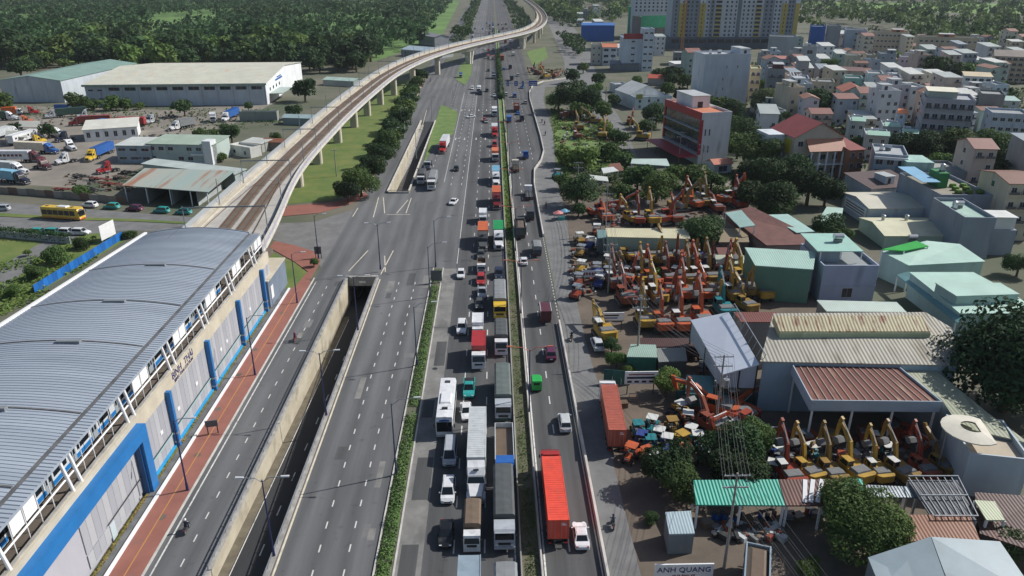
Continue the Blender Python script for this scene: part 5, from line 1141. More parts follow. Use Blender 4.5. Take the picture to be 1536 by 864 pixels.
t_, W, H = B('site_building','brown brick shell with green netting on its upper floors','building',(960,66),27,(1000,22),20,'7b7470','flat','58b488',5,6,ww=1.4,wh=1.5,ledge=False)
obj('safety_net', MB().box(-.25,W+.3,-.35,-.15,H*.62,H+2), mat('green_net', hexc('4fb487'), .8, 0, .12, .3), t_)
B('shop_row','long low grey-roofed shop in front of the hotel','shop',(915,106),97,(958,98),9,'7d8288','shed','6b7077',0,0,rise=1.2,h=4.4)
B('shop_row','white shop with blue doors at the junction corner','shop',(922,140),126,(942,128),8,'b9bfc4','flat','c6cac8',1,2,h=4,ww=2.5,wh=2.2)
t, W, H = B('white_house','house with bright white gable beside the dirt lane','house',(944,162),137,(995,140),18,'d8dadb','gable_y','c9cccb',0,0,rise=4.2,h=6.2)
t, W, H = B('house','pale blue-white annex in front of the white gable','house',(952,165),143,(1008,145),7,'bcccd2','flat','c5cac9',2,4,h=5.2)
obj('sign_panel', MB().box(.3,3.6,-.3,-.05,5.2,7.4), mat('yellow_sign', hexc('8f9650'), .6), t)
B('house','red-roofed cottage behind the white gable','house',(972,128),118,(1002,118),10,'a9a5a0','gable_x','a8503c',0,0,rise=1.6,h=4)
# --- apartment tower with yellow stripes
def tower():
    x0, y0 = G(1000, 70); x1, y1 = G(1104, 64)
    W = 62.0; t = thing('apartment_tower', 'large grey apartment tower with yellow stripes rising out of the frame', 'tower', (G(1004,72)[0], G(1004,72)[1], 0), -.02)
    x1 = G(1168, 66)[0]; W = x1-G(1004,72)[0]; Hh = 76.0; D = 24
    wm_ = wallm('bac2ca'); dk = wallm('6f7882'); yl = mat('tower_yellow', hexc('b8a656'), .7, 0, .08, .2); gr = wallm('848d98')
    obj('podium', MB().box(-6,W+4,-4,D+6,0,9), wallm('5d656d'), t)
    for k in range(14): obj('podium_window', MB().box(W*k/14+.6,W*k/14+W/14-.8,-4.08,-3.98,4.5,7.5), BLUEGLASS, t)
    obj('wall', MB().box(0,W,0,D,9,Hh), wm_, t)
    fh = 3.3; nf = int((Hh-9)/fh)
    for u0, u1, m_, pr in ((.0,.06,gr,.35),(.055,.105,yl,.8),(.105,.215,gr,.3),(.215,.26,yl,.8),(.30,.33,gr,.4),(.515,.545,dk,-.01),(.72,.80,gr,.35),(.865,.905,yl,.8),(.905,.965,gr,.3),(.965,1.0,yl,.8)):
        if pr < 0: obj('recess', MB().box(W*u0,W*u1,-.05,.0,9,Hh), dk, t); continue
        if m_ is yl:
            obj('yellow_band', MB().box(W*u0,W*u1,-pr,-.002,9,9+fh*8.2), yl, t); obj('white_band', MB().box(W*u0,W*u1,-pr,-.002,9+fh*8.2,Hh), wallm('c9cfd6'), t)
        else: obj('bay', MB().box(W*u0,W*u1,-pr,-.002,9,Hh), m_, t)
    cnt_ = 0; rest = MB(); restg = MB()
    cols_ = [(.03,1.2,.35),(.125,1.6,.3),(.155,1.3,.3),(.19,1.6,.3),(.285,1.5,0),(.315,1.4,.4),(.365,5.0,0),(.43,1.6,0),(.465,1.4,0),(.50,1.2,0),(.565,1.3,0),(.60,1.6,0),(.635,1.4,0),(.68,4.6,0),(.74,1.5,.35),(.775,1.5,.35),(.815,1.4,0),(.845,1.5,0),(.92,1.4,.3),(.945,1.3,.3),(.082,.8,.8),(.237,.8,.8),(.885,.8,.8)]
    wmesh = {}
    for f in range(nf):
        z = 9+fh*f+1.7
        for u, w, pr in cols_:
            x = W*u; hgt = 1.7 if w < 4 else 2.0
            if cnt_ < 290:
                k = (w, hgt)
                if k not in wmesh: wmesh[k] = MB().box(-w/2,w/2,-.06,.02,-hgt/2,hgt/2).mesh('window')
                obj('window', wmesh[k], BLUEGLASS if w < 4 else DARKOPEN, t, (x, -pr, z)); cnt_ += 1
            else: rest.box(x-w/2,x+w/2,-pr-.06,-pr+.01,z-hgt/2,z+hgt/2)
        for u in (.365, .68):
            m_ = yl if f < 8 else wallm('c9cfd6')
            obj('balcony', MB().box(W*u-2.6,W*u+2.6,-1.2,-.08,z-1.6,z-.75), m_, t)
    o = obj('upper_windows', rest, BLUEGLASS, t); o['kind'] = 'stuff'
    # second wing behind, left, and the crane mast
    t2 = thing('apartment_tower', 'grey apartment wing behind the green-netted construction block', 'tower', (*G(948, 58), 0), 0)
    obj('wall', MB().box(0,38,0,18,0,58), wm_, t2)
    wk = MB().box(-.8,.8,-.06,.02,-.9,.9).mesh('window')
    for f in range(10):
        for k in range(9): obj('window', wk, BLUEGLASS, t2, (2.5+k*4.1, 0, 26+f*3.3))
    cr = thing('tower_crane', 'rusty orange tower crane mast in front of the yellow striped tower', 'crane', (*G(1022, 84), 0), 0)
    cm_ = mat('crane_orange', hexc('a0703c'), .6, 0, .15, .5)
    for sx in (-.8, .8):
        for sy in (-.8, .8): obj('mast_leg', MB().box(sx-.2,sx+.2,sy-.2,sy+.2,0,72), cm_, cr)
    br = MB()
    for k in range(24): br.bar((-.8,-.8,k*3),(.8,-.8,k*3+3),.15,.15); br.bar((-.8,.8,k*3+3),(-.8,-.8,k*3),.15,.15)
    o = obj('mast_bracing', br, cm_, cr); o['kind'] = 'stuff'
tower()
B('site_building','grey concrete site podium in front of the tower','building',(1010,98),85,(1060,86),16,'6a7076','flat','8f9092',1,8,h=8,ww=2.5,wh=2.5)
B('hut','white site hut roof below the tower','shed',(1012,108),92,(1048,94),9,'9a9c9c','shed','d5d6d4',0,0,rise=.8,h=5)
# --- houses between the tower and the right edge (front corners from the photograph)
rows = [
 ('house','concrete-grey house with planted roof below the tower',(1150,100),56,(1196,57),15,'99a3a8',3,0,dict(tanks=0)),
 ('house','pale house with red tin roof in front of the concrete-grey house',(1152,118),88,(1186,90),12,'b5bcc0',2,3,dict(roof='gable_x',roofc='b07a70',rise=1.2)),
 ('house','grey four-storey house with dark side right of the cream block',(1145,168),106,(1178,112),15,'8b8f94',4,2,dict(balcony=True,house=(.3,.9,.2,.8,2.6,'6a3a40'))),
 ('house','narrow white house with black window frames',(1180,164),116,(1192,117),14,'d3d6da',4,1,dict()),
 ('house','pale lattice-fronted house next to the narrow white one',(1191,164),120,(1214,121),14,'b8c4d2',4,3,dict(tanks=1)),
 ('house','slim grey house with three framed white windows',(1199,116),71,(1226,76),12,'a3acae',3,1,dict(ww=3.2,wh=2.2,tanks=2)),
 ('tower_house','bright blue netted building on the right',(1212,80),41,(1239,45),18,'2668b8',5,0,dict()),
 ('tower_house','tall grey blank building right of the blue netted one',(1236,84),40,(1262,46),16,'8a9298',5,0,dict()),
 ('tower_house','pale blue-grey building with a column of dark windows',(1263,84),46,(1301,47),16,'a2b0bd',4,1,dict(ww=1.6)),
 ('apartment_row','long beige apartment row with orange roof turrets, left wing',(1304,82),49,(1364,55),14,'b5ab9a',4,9,dict(ww=1.6,house=(.55,.85,.1,.9,2.5,'b8795c'))),
 ('apartment_row','long beige apartment row with orange roof turrets, right wing',(1372,90),56,(1468,72),14,'b7ad98',3,11,dict(ww=1.8,house=(.35,.6,.1,.9,2.5,'b8795c'))),
 ('apartment_row','beige and brick dormitory block at the right edge',(1483,122),84,(1566,97),14,'b0a592',5,8,dict(roof='gable_x',roofc='8a8078',ww=2.0,rise=3,balcony=True)),
 ('house','cream house with blank side below the blue-grey building',(1252,106),84,(1291,85),12,'c0bcae',2,0,dict(tanks=1)),
 ('house','small cream house with rusty awning right of the blank cream one',(1296,110),84,(1313,86),12,'b3ad9f',2,1,dict()),
 ('house','blue-grey house with green roof terrace',(1314,112),82,(1345,85),14,'8d9ba4',3,2,dict(house=(.5,.95,.2,.8,2.6,'7d8a90'))),
 ('house','pink-white house with dark windows',(1345,118),87,(1372,91),12,'c9bcc4',3,3,dict()),
 ('house','white house with blue balconies facing the trees',(1369,122),96,(1401,99),12,'d3d7dc',3,3,dict(balcony=True)),
 ('house','white blank-sided house left of the lilac fronted one',(1296,146),112,(1325,115),14,'ced2d5',3,0,dict()),
 ('house','lilac fronted house with many small windows',(1326,160),118,(1352,120),13,'b3b0be',4,3,dict(tanks=1)),
 ('house','beige party-wall house with orange tiled roof',(1259,174),138,(1303,139),15,'a9a5a0',3,0,dict(roof='gable_y',roofc='b5705a',rise=2.6)),
 ('house','turquoise walled house behind the orange tiled roof',(1263,148),119,(1294,121),12,'8fc0b5',3,1,dict()),
 ('house','white house with cluttered terrace near the hotel block',(1356,146),114,(1412,117),13,'d0d3d4',3,3,dict(wskip=.4)),
 ('house','grey-roofed white house behind the hotel block',(1413,138),119,(1440,120),12,'c3c6c8',2,2,dict(roof='gable_x',roofc='8a8886',rise=1.5)),
 ('house','pale house with blue window band right of the grey-roofed one',(1440,146),114,(1489,117),13,'bcc6d0',3,4,dict(ww=2.2,roof='shed',roofc='c7b89a',rise=.8)),
 ('house','grey wall house behind the trees right of the hotel block',(1462,186),143,(1508,145),14,'7f8385',3,0,dict()),
 ('house','white and blue house half hidden by trees at the right edge',(1478,214),172,(1546,175),13,'aab8c6',3,5,dict(ww=1.6)),
 ('house','small orange-roofed blue house in front of the hotel block',(1327,192),169,(1360,171),8,'9fb8d0',2,2,dict(roof='gable_x',roofc='c87a50',rise=1.2)),
 ('house','white house with teal roof terrace at the far right',(1475,166),150,(1530,152),10,'b0b8bc',2,3,dict(roof='shed',roofc='9fb8b4',rise=.8)),
 ('house','beige house with water tank left of the turquoise walls',(1214,150),124,(1252,127),12,'b9b3a2',2,3,dict(tanks=1)),
 ('house','dark tin-roofed house behind the turquoise walls',(1250,128),106,(1296,108),12,'a9a79e',1,0,dict(roof='shed',roofc='6f4f4a',rise=1)),
]
for nm, lb, bs, ty, rt, D, wl, fl, cl, kw in rows: B(nm, lb, 'house' if nm != 'apartment_row' else 'apartments', bs, ty, rt, D, wl, fl=fl, cols=cl, **({'side': 1 if fl > 2 else 0} | kw))
t, W, H = B('hotel_block','grey five-storey hotel block with regular balconies among the trees','building',(1372,228),150,(1464,156),16,'a9aab4',fl=5,cols=6,side=3,ww=1.8,wh=1.6,balcony=True,h=None,roofc='9a9ea4')
obj('roof_storey', MB().box(.5,W*.62,1,13,H+.06,H+3), wallm('a5b3ae'), t); obj('roof_cap', MB().box(.2,W*.65,.6,13.4,H+3,H+3.2), wallm('d6d4c2'), t)
# --- villa with yellow sign and neighbours
t, W, H = B('villa','cream gabled villa with red tiled roof and yellow sign','house',(1184,268),207,(1266,205),16,'bdb3a4','gable_y','9a4f4a',3,4,rise=4.5,h=None,ww=1.6,wh=1.6,ledge=False,over=.5)
obj('tile_canopy', MB().xprism([(-3.6,H-3.9),(-.02,H-.6),(-.02,H-.4),(-3.6,H-3.7)], W*.22, W-.2), roofm('b07a62','X',1.2), t)
for k in range(5): obj('column', MB().box(W*(.28+.16*k)-.2,W*(.28+.16*k)+.2,-3.4,-3.0,0,H-3.9), WHITE, t)
obj('balcony_slab', MB().box(W*.22,W,-3.5,-.02,H*.38,H*.38+.25), WHITE, t)
YS = mat('bright_yellow_sign', hexc('c9b81f'), .5, 0, .06, .6); obj('yellow_sign', MB().box(-.3,-.05,2,9,H-5.5,H-1), YS, t); obj('white_wing', MB().box(-6,-.4,6,15,0,H), wallm('c9d0d6'), t)
B('house','brick-orange house with sloping terrace right of the villa','house',(1267,272),226,(1297,222),13,'a8775f','shed','8a4d44',3,2,rise=2.0,balcony=True)
t, W, H = B('townhouse','white-framed grey townhouse with balconies','house',(1303,282),234,(1362,238),15,'9aa5b0','flat','a2a8ac',3,3,ww=2.2,wh=1.8,tanks=2)
obj('white_frame', MB().box(-.1,W+.1,-.9,-.02,H-.7,H+.1), WHITE, t)
for i, (bs, ty, rt, lb) in enumerate([((1268,225),184,(1298,188),'townhouse with green awning beside the villa roof'),((1292,240),205,(1334,208),'townhouse with long pale green awning and tanks'),((1318,225),192,(1350,196),'townhouse with cluttered tanks behind the green awning'),((1344,232),202,(1378,206),'townhouse with white railings at the end of the terrace row')]):
    t, W, H = B('townhouse', lb, 'house', bs, ty, rt, 12, ['a8b0b4','aab3b8','b3bac0','b8c0c6'][i], 'flat', 'a9afb2', 3, 2, tanks=2)
    obj('awning', MB().xprism([(-3.2,H+1.2),(-.05,H+2.2),(-.05,H+2.3),(-3.2,H+1.3)], .2, W-.2), roofm('9cc4b2','X',1.2), t)
t, W, H = B('annex_building','long dark grey building with pale green roof box','building',(1345,292),259,(1450,262),14,'79828c','flat','9a9c98',0,0)
obj('roof_box', MB().box(W*.08,W*.5,1,11,H+.06,H+3.0), wallm('9fc0b8'), t)
t, W, H = B('terrace_building','big slate-grey block with roof garden, green box and blue awning','building',(1399,350),297,(1489,297),22,'8d96a2','flat','8f8a7c',0,0)
obj('green_box', MB().box(W*.28,W*.48,9,14,H+.1,H+4), mat('green_wall', hexc('2f7a48'), .7), t); obj('blue_awning', MB().xprism([(6,H+2.4),(20,H+3.0),(20,H+3.1),(6,H+2.5)], -2, W*.2), roofm('7fb0cf','Y'), t)
tank(t, W*.4, 11, H+4); obj('grey_annex', MB().box(W+.02,W+6,2,16,0,H-5.5), wallm('8b94a0'), t)
gm = mat('roof_plants', hexc('5d7a34'), .9, 0, .4, 1.5)
for k in range(7): obj('roof_shrub', MB().ball((W*(.5+.07*k),4+(k % 3)*3,H+.5),1.1,.9,.7,6,4), gm, t)
B('house','white house with dark brown roof above the banner shed','house',(1302,312),284,(1376,279),12,'b3bac2','shed','5a4a48',1,3,rise=1.6,wskip=.5,house=(.4,.6,.2,.6,2.6,'c3c9cf'))
t, W, H = B('shed','white metal shed with a lettered banner on its side','shed',(1299,339),313,(1405,312),15,'b8c4cc','gable_x','cbc7b6',0,0,rise=1.0,over=.3)
obj('banner', MB().box(-.35,-.1,1,13,H*.35,H*.95), WHITE, t)
for k in range(3): obj('banner_text', MB().box(-.38,-.36,1.6,12.2,H*(.45+.15*k),H*(.5+.15*k)), C['navy'], t)
t, W, H = B('shed','pale green metal shed with cream roof and vents','shed',(1324,372),354,(1432,354),14,'b5c8b6','gable_x','cfcdb0',0,0,rise=1.2,over=.3,tanks=0)
for u in (.2, .55): obj('roof_vent', MB().cyl((W*u,9,H+.6),(W*u,9,H+2.0),.4,.4,8).ball((W*u,9,H+2.2),.6,.6,.4), STEEL, t)
tank(t, W*.35, -1.6, 2.2, False)
t, W, H = B('house','slate-grey house with teal roof and white terrace','house',(1432,388),331,(1494,332),16,'8a929e','flat','9cb8ae',0,0,tanks=2)
obj('terrace_wing', MB().box(W+.02,W+7,3,14,0,H-3), wallm('8d95a0'), t); obj('terrace_frame', MB().box(W+.5,W+6.5,3.5,4.0,H-3,H-.2).box(W+.3,W+6.8,3.2,9,H-.2,H), wallm('d0d2d0'), t)
GRN = roofm('a9c8bc','X',.7); GRW = wallm('a4bdb6')
shed_poly('shed','shed with bright green roof sheet below the pale green shed',[(1322,377,6),(1363,398,5.4),(1478,392,5.4),(1440,366,6),(1390,361,6.6)],GRN,GRW)
gq = shed_poly('roof_panel_shed','bright green translucent lean-to roof between the pale sheds',[(1322,374,6.9),(1356,376,6.7),(1393,369,6.7),(1375,361,7.0)],mat('bright_green_sheet',hexc('1fa032'),.4,0,.1,.3),None,posts=[0,1,2,3])
shed_poly('shed','long pale green factory roof stepping down to the right edge',[(1364,408,5.5),(1460,408,5.5),(1520,440,5),(1560,470,4.6),(1440,470,4.6),(1392,430,5.2)],GRN,GRW)
shed_poly('shed','raised pale green roof section of the factory',[(1403,424,7),(1500,424,7),(1530,441,6.6),(1435,444,6.6)],GRN,GRW)
shed_poly('canopy_roof','narrow teal canopy along the factory lane',[(1345,412,3.6),(1362,407,4.4),(1448,475,4.2),(1436,484,3.4)],roofm('6f9a9c','Y',.7),None,posts=[0,3,1,2])
t, W, H = B('house','pale blue two-storey house with open roof terrace and tank','house',(1227,452),404,(1318,404),13,'a9b3c8','flat','8d9496',2,1,ww=2,wh=2.2,wskip=.5)
obj('terrace_roof', MB().xprism([(3,H+2.6),(13,H+3.0),(13,H+3.15),(3,H+2.75)], -.5, W*.8), roofm('9cc4b8','X',.8), t)
for u in (.02, .4, .78): obj('terrace_post', MB().box(W*u,W*u+.2,3.2,3.4,H+.85,H+2.6), WHITE, t)
obj('upper_room', MB().box(.3,W*.42,4,12,H+.07,H+2.6), wallm('98a2aa'), t); tank(t, W*.5, 8, H+3, False)
t, Q = shed_poly('metal_shed','large green metal shed beside the excavator rows',[(1133,398,7.5),(1220,404,7.5),(1224,377,9),(1117,371,9)],roofm('a8c8bc','X',.7),wallm('5f8676'))
shed_poly('tile_roof_house','house with brown tiled roof and pale teal roof panel',[(1088,330,5),(1085,318,6.5),(1128,310,7.5),(1215,352,5),(1235,366,4),(1150,368,4.4)],mat('brown_tiles',hexc('6d4a44'),.8,0,.2,.5,wave=('Y',1.4,.5)),wallm('7d7470'),cat='house')
shed_poly('skylight_roof','pale teal roof panel lying over the brown tiles',[(1088,319,7.3),(1110,341,6.6),(1133,338,7.2),(1112,315,8)],roofm('a4c4bc','X',.8),None,posts=[0,1,2,3])
shed_poly('metal_shed','shed with pale teal roof right of the brown tiled house',[(1150,322,6),(1195,349,5.4),(1222,347,5.6),(1182,321,6.2)],roofm('a6c6be','X',.8),wallm('8d8f8c'))
shed_poly('hut','tan-roofed hut right of the round yard tree',[(1078,363,4.2),(1124,363,4.2),(1120,343,5),(1086,342,5)],roofm('8d8068','X',.9),wallm('5a5550'))
shed_poly('hut','small pale green hut between excavators and the green shed',[(1075,397,3.4),(1118,395,3.4),(1116,383,4.2),(1072,382,4.2)],roofm('a9b3a0','X',.9),wallm('6f6a64'))
shed_poly('hut','low rust-red roof beside the pale green hut',[(1078,383,3.8),(1106,382,3.8),(1100,371,4.4),(1074,371,4.4)],roofm('6f463e','X',.9),wallm('5f5852'))
shed_poly('hut','pale roofed shed behind the big grey warehouse',[(1240,467,4),(1360,468,4),(1345,453,4.8),(1225,450,4.8)],roofm('b9c9c0','X',.9),wallm('8f8f88'))
t, Q = shed_poly('long_shed','long pale green wall shed with cream roof behind the excavators',[(911,355,5.5),(1036,358,5.5),(1031,343,6.3),(908,342,6.3)],roofm('c9c4a4','X',.8),wallm('8fa69a'))
shed_poly('hut','teal hut at the left end of the cream roofed shed',[(897,358,4),(911,357,4),(909,345,4.6),(895,344,4.6)],roofm('6d8a8a','X',.9),wallm('6f7a78'))
shed_poly('canopy_roof','white roof canopy among the trees of the upper yard',[(885,302-33,4),(913,272,4),(911,265,4.4),(884,262,4.4)],roofm('c9cfc8'),None,posts=[0,1,2,3])
shed_poly('canopy_roof','pale slanted canopy near the frontage trees',[(905,260,4),(928,256,4),(920,250,4.4),(902,252,4.4)],roofm('c4c9c8'),None,posts=[0,1,2,3])
shed_poly('canopy_roof','long pale teal roof above the banana trees',[(946,245,4),(1005,249,4),(1000,238,4.4),(948,238,4.4)],roofm('b4c6c0'),None,posts=[0,1,2,3])
shed_poly('canopy_roof','rusty brown roof scraps among the trees',[(912,256,3.6),(936,256,3.6),(930,244,4),(914,246,4)],roofm('7a5040'),None,posts=[0,1,2,3])
shed_poly('green_roof_hut','curved pale hut roof at the lane end',[(1225,335,4),(1262,328,4),(1265,312,4.6),(1240,310,4.6)],roofm('a9c4b8','Y'),wallm('8d968f'))
# --- big warehouse at lower right
WG = mat('weathered_roof', hexc('98958a'), .65, 0, 0, .18, rgb2=hexc('aaa79a'), stretch=(1,.2,1), wave=('X',.55,.6,.09), rust=(hexc('756f60'),.3,.54,(1.5,.2,1)))
WALLB = wallm('97abb8')
t, Q = shed_poly('workshop_hall','wide grey corrugated workshop hall with rusty ridge monitor','',WG) if False else shed_poly('workshop_hall','wide grey corrugated workshop hall with rusty ridge monitor',[(1140,542,8.6),(1440,548,8.6),(1428,492,10.6),(1388,468,11.6),(1160,470,11.6)],WG,WALLB,cat='warehouse')
def rel(px, py, z): x, y = G(px, py, z); return (x-t.location.x, y-t.location.y, z)
MON = mat('monitor_roof', hexc('b5ad8c'), .65, 0, 0, .3, rgb2=hexc('a39a7c'), rust=(hexc('7a4e36'),.7,.52,(2.2,.5,1)), wave=('X',.6,.5,.08))
a0, a1, b0, b1 = rel(1170,497,11.1), rel(1396,497,11.1), rel(1160,474,12.5), rel(1384,473,12.5)
obj('ridge_monitor', MB().add([a0,a1,b1,b0]+[(x,y,z-1.2) for x, y, z in (a0,a1,b1,b0)], [(0,1,2,3),(4,5,1,0),(5,6,2,1),(6,7,3,2),(7,4,0,3)]), MON, t)
obj('monitor_fascia', MB().bar((a0[0],a0[1]-.1,a0[2]-.7),(a1[0],a1[1]-.1,a1[2]-.7),.1,1.0), wallm('a9b596'), t)
shed_poly('rust_roof','flat rust-red roof left of the ridge monitor',[(1112,483,8.8),(1160,483,8.8),(1166,468,9.2),(1100,468,9.2)],roofm('6f3f36','X',.8),wallm('7d7672'))
SL = mat('white_sheet', hexc('d2dae6'), .45, 0, .05, .2)
t2, Q2 = shed_poly('white_canopy','steep white sheet roof facing the road beside the workshop hall',[(1083,562,6.0),(1139,546,8.0),(1093,468,9.5),(1036,480,7.2)],SL,wallm('a9b4c0'),zb=3.7,posts=[0,.5,1,2,3,3.5],mpost=DARKM)
for k in range(9):
    u = k/8; p = [lerp(Q2[1][q], Q2[2][q], u) for q in range(3)]; obj('lattice_post', MB().bar((p[0]+.2,p[1],p[2]),(p[0]+.9,p[1]+.3,p[2]+1.4),.08,.08), STEEL, t2)
obj('lattice_rail', MB().bar((Q2[1][0]+.9,Q2[1][1]+.3,Q2[1][2]+1.4),(Q2[2][0]+.9,Q2[2][1]+.3,Q2[2][2]+1.4),.1,.1), STEEL, t2)
RUST = mat('rusty_canopy_roof', hexc('5f3a36'), .75, 0, 0, .25, rgb2=hexc('7a4a3e'), rust=(hexc('b39a80'),.5,.62,(2,.3,1)), detail=7)
t3, Q3 = shed_poly('work_canopy','open workshop canopy with rusty ribbed roof and white fascia',[(1218,602,7.2),(1410,604,7.2),(1345,551,7.9),(1190,549,7.9)],RUST,None,posts=[0,.33,.66,3,1],cat='canopy',ribs=(16,mat('rib_pale',hexc('a08a80'),.7)))
FA = mat('fascia_grey', hexc('a5b2be'), .6, 0, .06, .4, rust=(hexc('6a5a50'),.9,.68))
for i, j in ((0,1),(1,2),(3,0)):
    a, b = Q3[i], Q3[j]; obj('fascia', MB().bar((a[0]*1.015,a[1]*1.03,a[2]-.55),(b[0]*1.015,b[1]*1.03,b[2]-.55),.14,1.7), FA, t3)
t4, Q4 = shed_poly('side_roof','long mossy corrugated roof sloping along the dark tree',[(1413,600,7.0),(1440,640,6.4),(1545,665,6.0),(1480,618,6.6),(1400,552,7.6),(1346,551,7.6)],mat('mossy_roof',hexc('8f9580'),.7,0,0,.2,rgb2=hexc('a4a894'),rust=(hexc('4c5440'),.4,.58,(1.5,.2,1)),wave=('X',.6,.5,.08)),wallm('7d8a92'))
t5, W5, H5 = B('white_building','white flat-roofed building with a round canopy at the right edge','building',(1437,742),688,(1545,698),9,'b4c0c8','flat','b5aa98',0,0)
obj('round_canopy', MB().loft([[(1.2+r*cos(a)*1.0, 4+r*sin(a), H5+z) for a in [pi*.3+pi*1.4*k/14 for k in range(15)]] for r, z in ((1.3,2.3),(3.5,1.9),(3.5,1.75),(1.3,2.1))], False), wallm('cbc7ba'), t5)
obj('round_post', MB().cyl((-1.5,4,0),(-1.5,4,H5+1.8),.12), STEEL, t5)
# --- roofs along the bottom
TEAL = mat('teal_corrugated', hexc('2f9a86'), .5, 0, .1, .3, wave=('X',.75,.8,.08)); RB_ = roofm('5a3a34','X',.75,'7a5040',.56)
shed_poly('lean_to','teal corrugated lean-to roof behind the twin trees',[(1044,757,3.6),(1178,758,3.6),(1167,719,4.4),(1040,720,4.4)],TEAL,None,posts=[0,.5,1,2,3])
t, Q = shed_poly('lean_to','rust-brown corrugated lean-to with white strips',[(1179,758,3.65),(1232,758,3.65),(1268,744,4.0),(1266,719,4.45),(1168,719,4.45)],RB_,None,posts=[0,1,2,3,4])
for u in (.4, .52, .66): obj('light_strip', MB().bar((lerp(Q[0][0],Q[1][0],u*1.4),Q[0][1]+.3,3.8),(lerp(Q[4][0],Q[3][0],u),Q[4][1]-.2,4.52),.5,.04), WHITE, t)
shed_poly('lean_to','short teal roof piece above the round green tree',[(1268,744,4.05),(1296,735,4.2),(1293,718,4.5),(1267,719,4.5)],TEAL,None,posts=[0,1,2,3])
shed_poly('lean_to','crumpled silver sheet roof beside the lattice frame',[(1296,746,4),(1376,746,4),(1365,730,4.3),(1300,727,4.3)],mat('silver_sheet',hexc('9aa2a6'),.35,.5,.3,.6,wave=('X',.8,.8,.1)),None,posts=[0,1,2,3])
t, Q = shed_poly('frame_roof','dark corrugated roof under a white steel lattice frame',[(1400,780,4.2),(1466,780,4.2),(1436,720,4.6),(1361,720,4.6)],mat('dark_corrugated',hexc('51565c'),.6,0,.15,.3,wave=('X',.8,.8,.08)),None,posts=[0,1,2,3])
for k in range(8):
    u = k/7; a = [lerp(Q[0][q], Q[1][q], u) for q in range(3)]; b = [lerp(Q[3][q], Q[2][q], u) for q in range(3)]; obj('lattice_bar', MB().bar((a[0],a[1],a[2]+.5),(b[0],b[1],b[2]+.5),.09,.09), STEEL, t)
for u in (0, .5, 1):
    a = [lerp(Q[0][q], Q[3][q], u) for q in range(3)]; b = [lerp(Q[1][q], Q[2][q], u) for q in range(3)]; obj('lattice_beam', MB().bar((a[0],a[1],a[2]+.6),(b[0],b[1],b[2]+.6),.14,.14), STEEL, t)
shed_poly('rust_roof','rust-orange corrugated roof below the lattice frame',[(1348,812,3.8),(1470,810,3.8),(1455,772,4.4),(1356,772,4.4)],roofm('7a4c34','X',.75,'a09078',.6),wallm('5a544e'))
shed_poly('rust_roof','dark red-brown roof in the bottom right corner',[(1470,800,3.6),(1560,830,3.4),(1560,745,4.6),(1462,738,4.6)],roofm('4a302c','X',.75,'6a463c',.56),wallm('4f4a46'))
shed_poly('hut','hut with small cream roof sheet in the bottom right',[(1480,780,4.8),(1508,780,4.8),(1492,752,5),(1462,750,5)],roofm('b9c0a4'),None,posts=[0,1,2,3])
shed_poly('house','house with pale blue-grey hipped roof at the bottom right, left slope',[(1302,836,4.6),(1320,880,4.0),(1430,900,4.2),(1396,805,6.2)],mat('pale_metal_roof',hexc('8fa0a8'),.55,0,.12,.2,rust=(hexc('6a7478'),.25,.6)),wallm('7d8488'),cat='house')
shed_poly('house','house with pale blue-grey hipped roof at the bottom right, right slope',[(1397,805,6.2),(1432,900,4.2),(1560,900,4.2),(1500,812,5.2)],mat('pale_metal_roof',hexc('8fa0a8')),wallm('7d8488'),cat='house')
shed_poly('hut','small pale metal kiosk beside the frontage road',[(1004,801,3),(1042,800,3),(1036,766,3.4),(998,768,3.4)],roofm('9db0b8'),wallm('6f7a80'))
shed_poly('hut','long shipping-container hut with green side near the parked SUV',[(940,535,3),(986,536,3),(984,517,3.05),(946,516,3.05)],roofm('8fa89c'),wallm('2f6a5c'))
shed_poly('hut','grey block of machinery crates beside the container hut',[(988,543,2.6),(1031,541,2.6),(1028,521,2.7),(984,522,2.7)],roofm('7d7f7c'),wallm('5d605e'))
shed_poly('long_wall','rust-brown container row behind the orange excavators',[(962,520,2.8),(1052,520,2.8),(1052,507,2.85),(960,507,2.85)],roofm('4a302c'),wallm('4a302c'))
shed_poly('hut','teal container hut at the foot of the utility pole',[(1028,590,3),(1070,592,3),(1070,564,3.1),(1030,562,3.1)],roofm('4f7f80'),wallm('35686a'))
for px0, py0, px1, py1, lb in ((1012,607,1150,612,'dark green sheet fence behind the small tractors'),(905,575,945,578,'dark green sheet fence beside the brick red container lorry')):
    a, b = G(px0, py0), G(px1, py1); t = thing('sheet_fence', lb, 'fence', (*a, 0), atan2(b[1]-a[1], b[0]-a[0])); L_ = hypot(b[0]-a[0], b[1]-a[1]); n = max(3, int(L_/1.6))
    for k in range(n): obj('fence_panel', MB().box(L_*k/n,L_*(k+1)/n-.05,0,.06,.05,2.6), mat('fence_green_%d' % (k % 2), hexc(('2a5a56', '316660')[k % 2]), .6, 0, .2, .6), t)
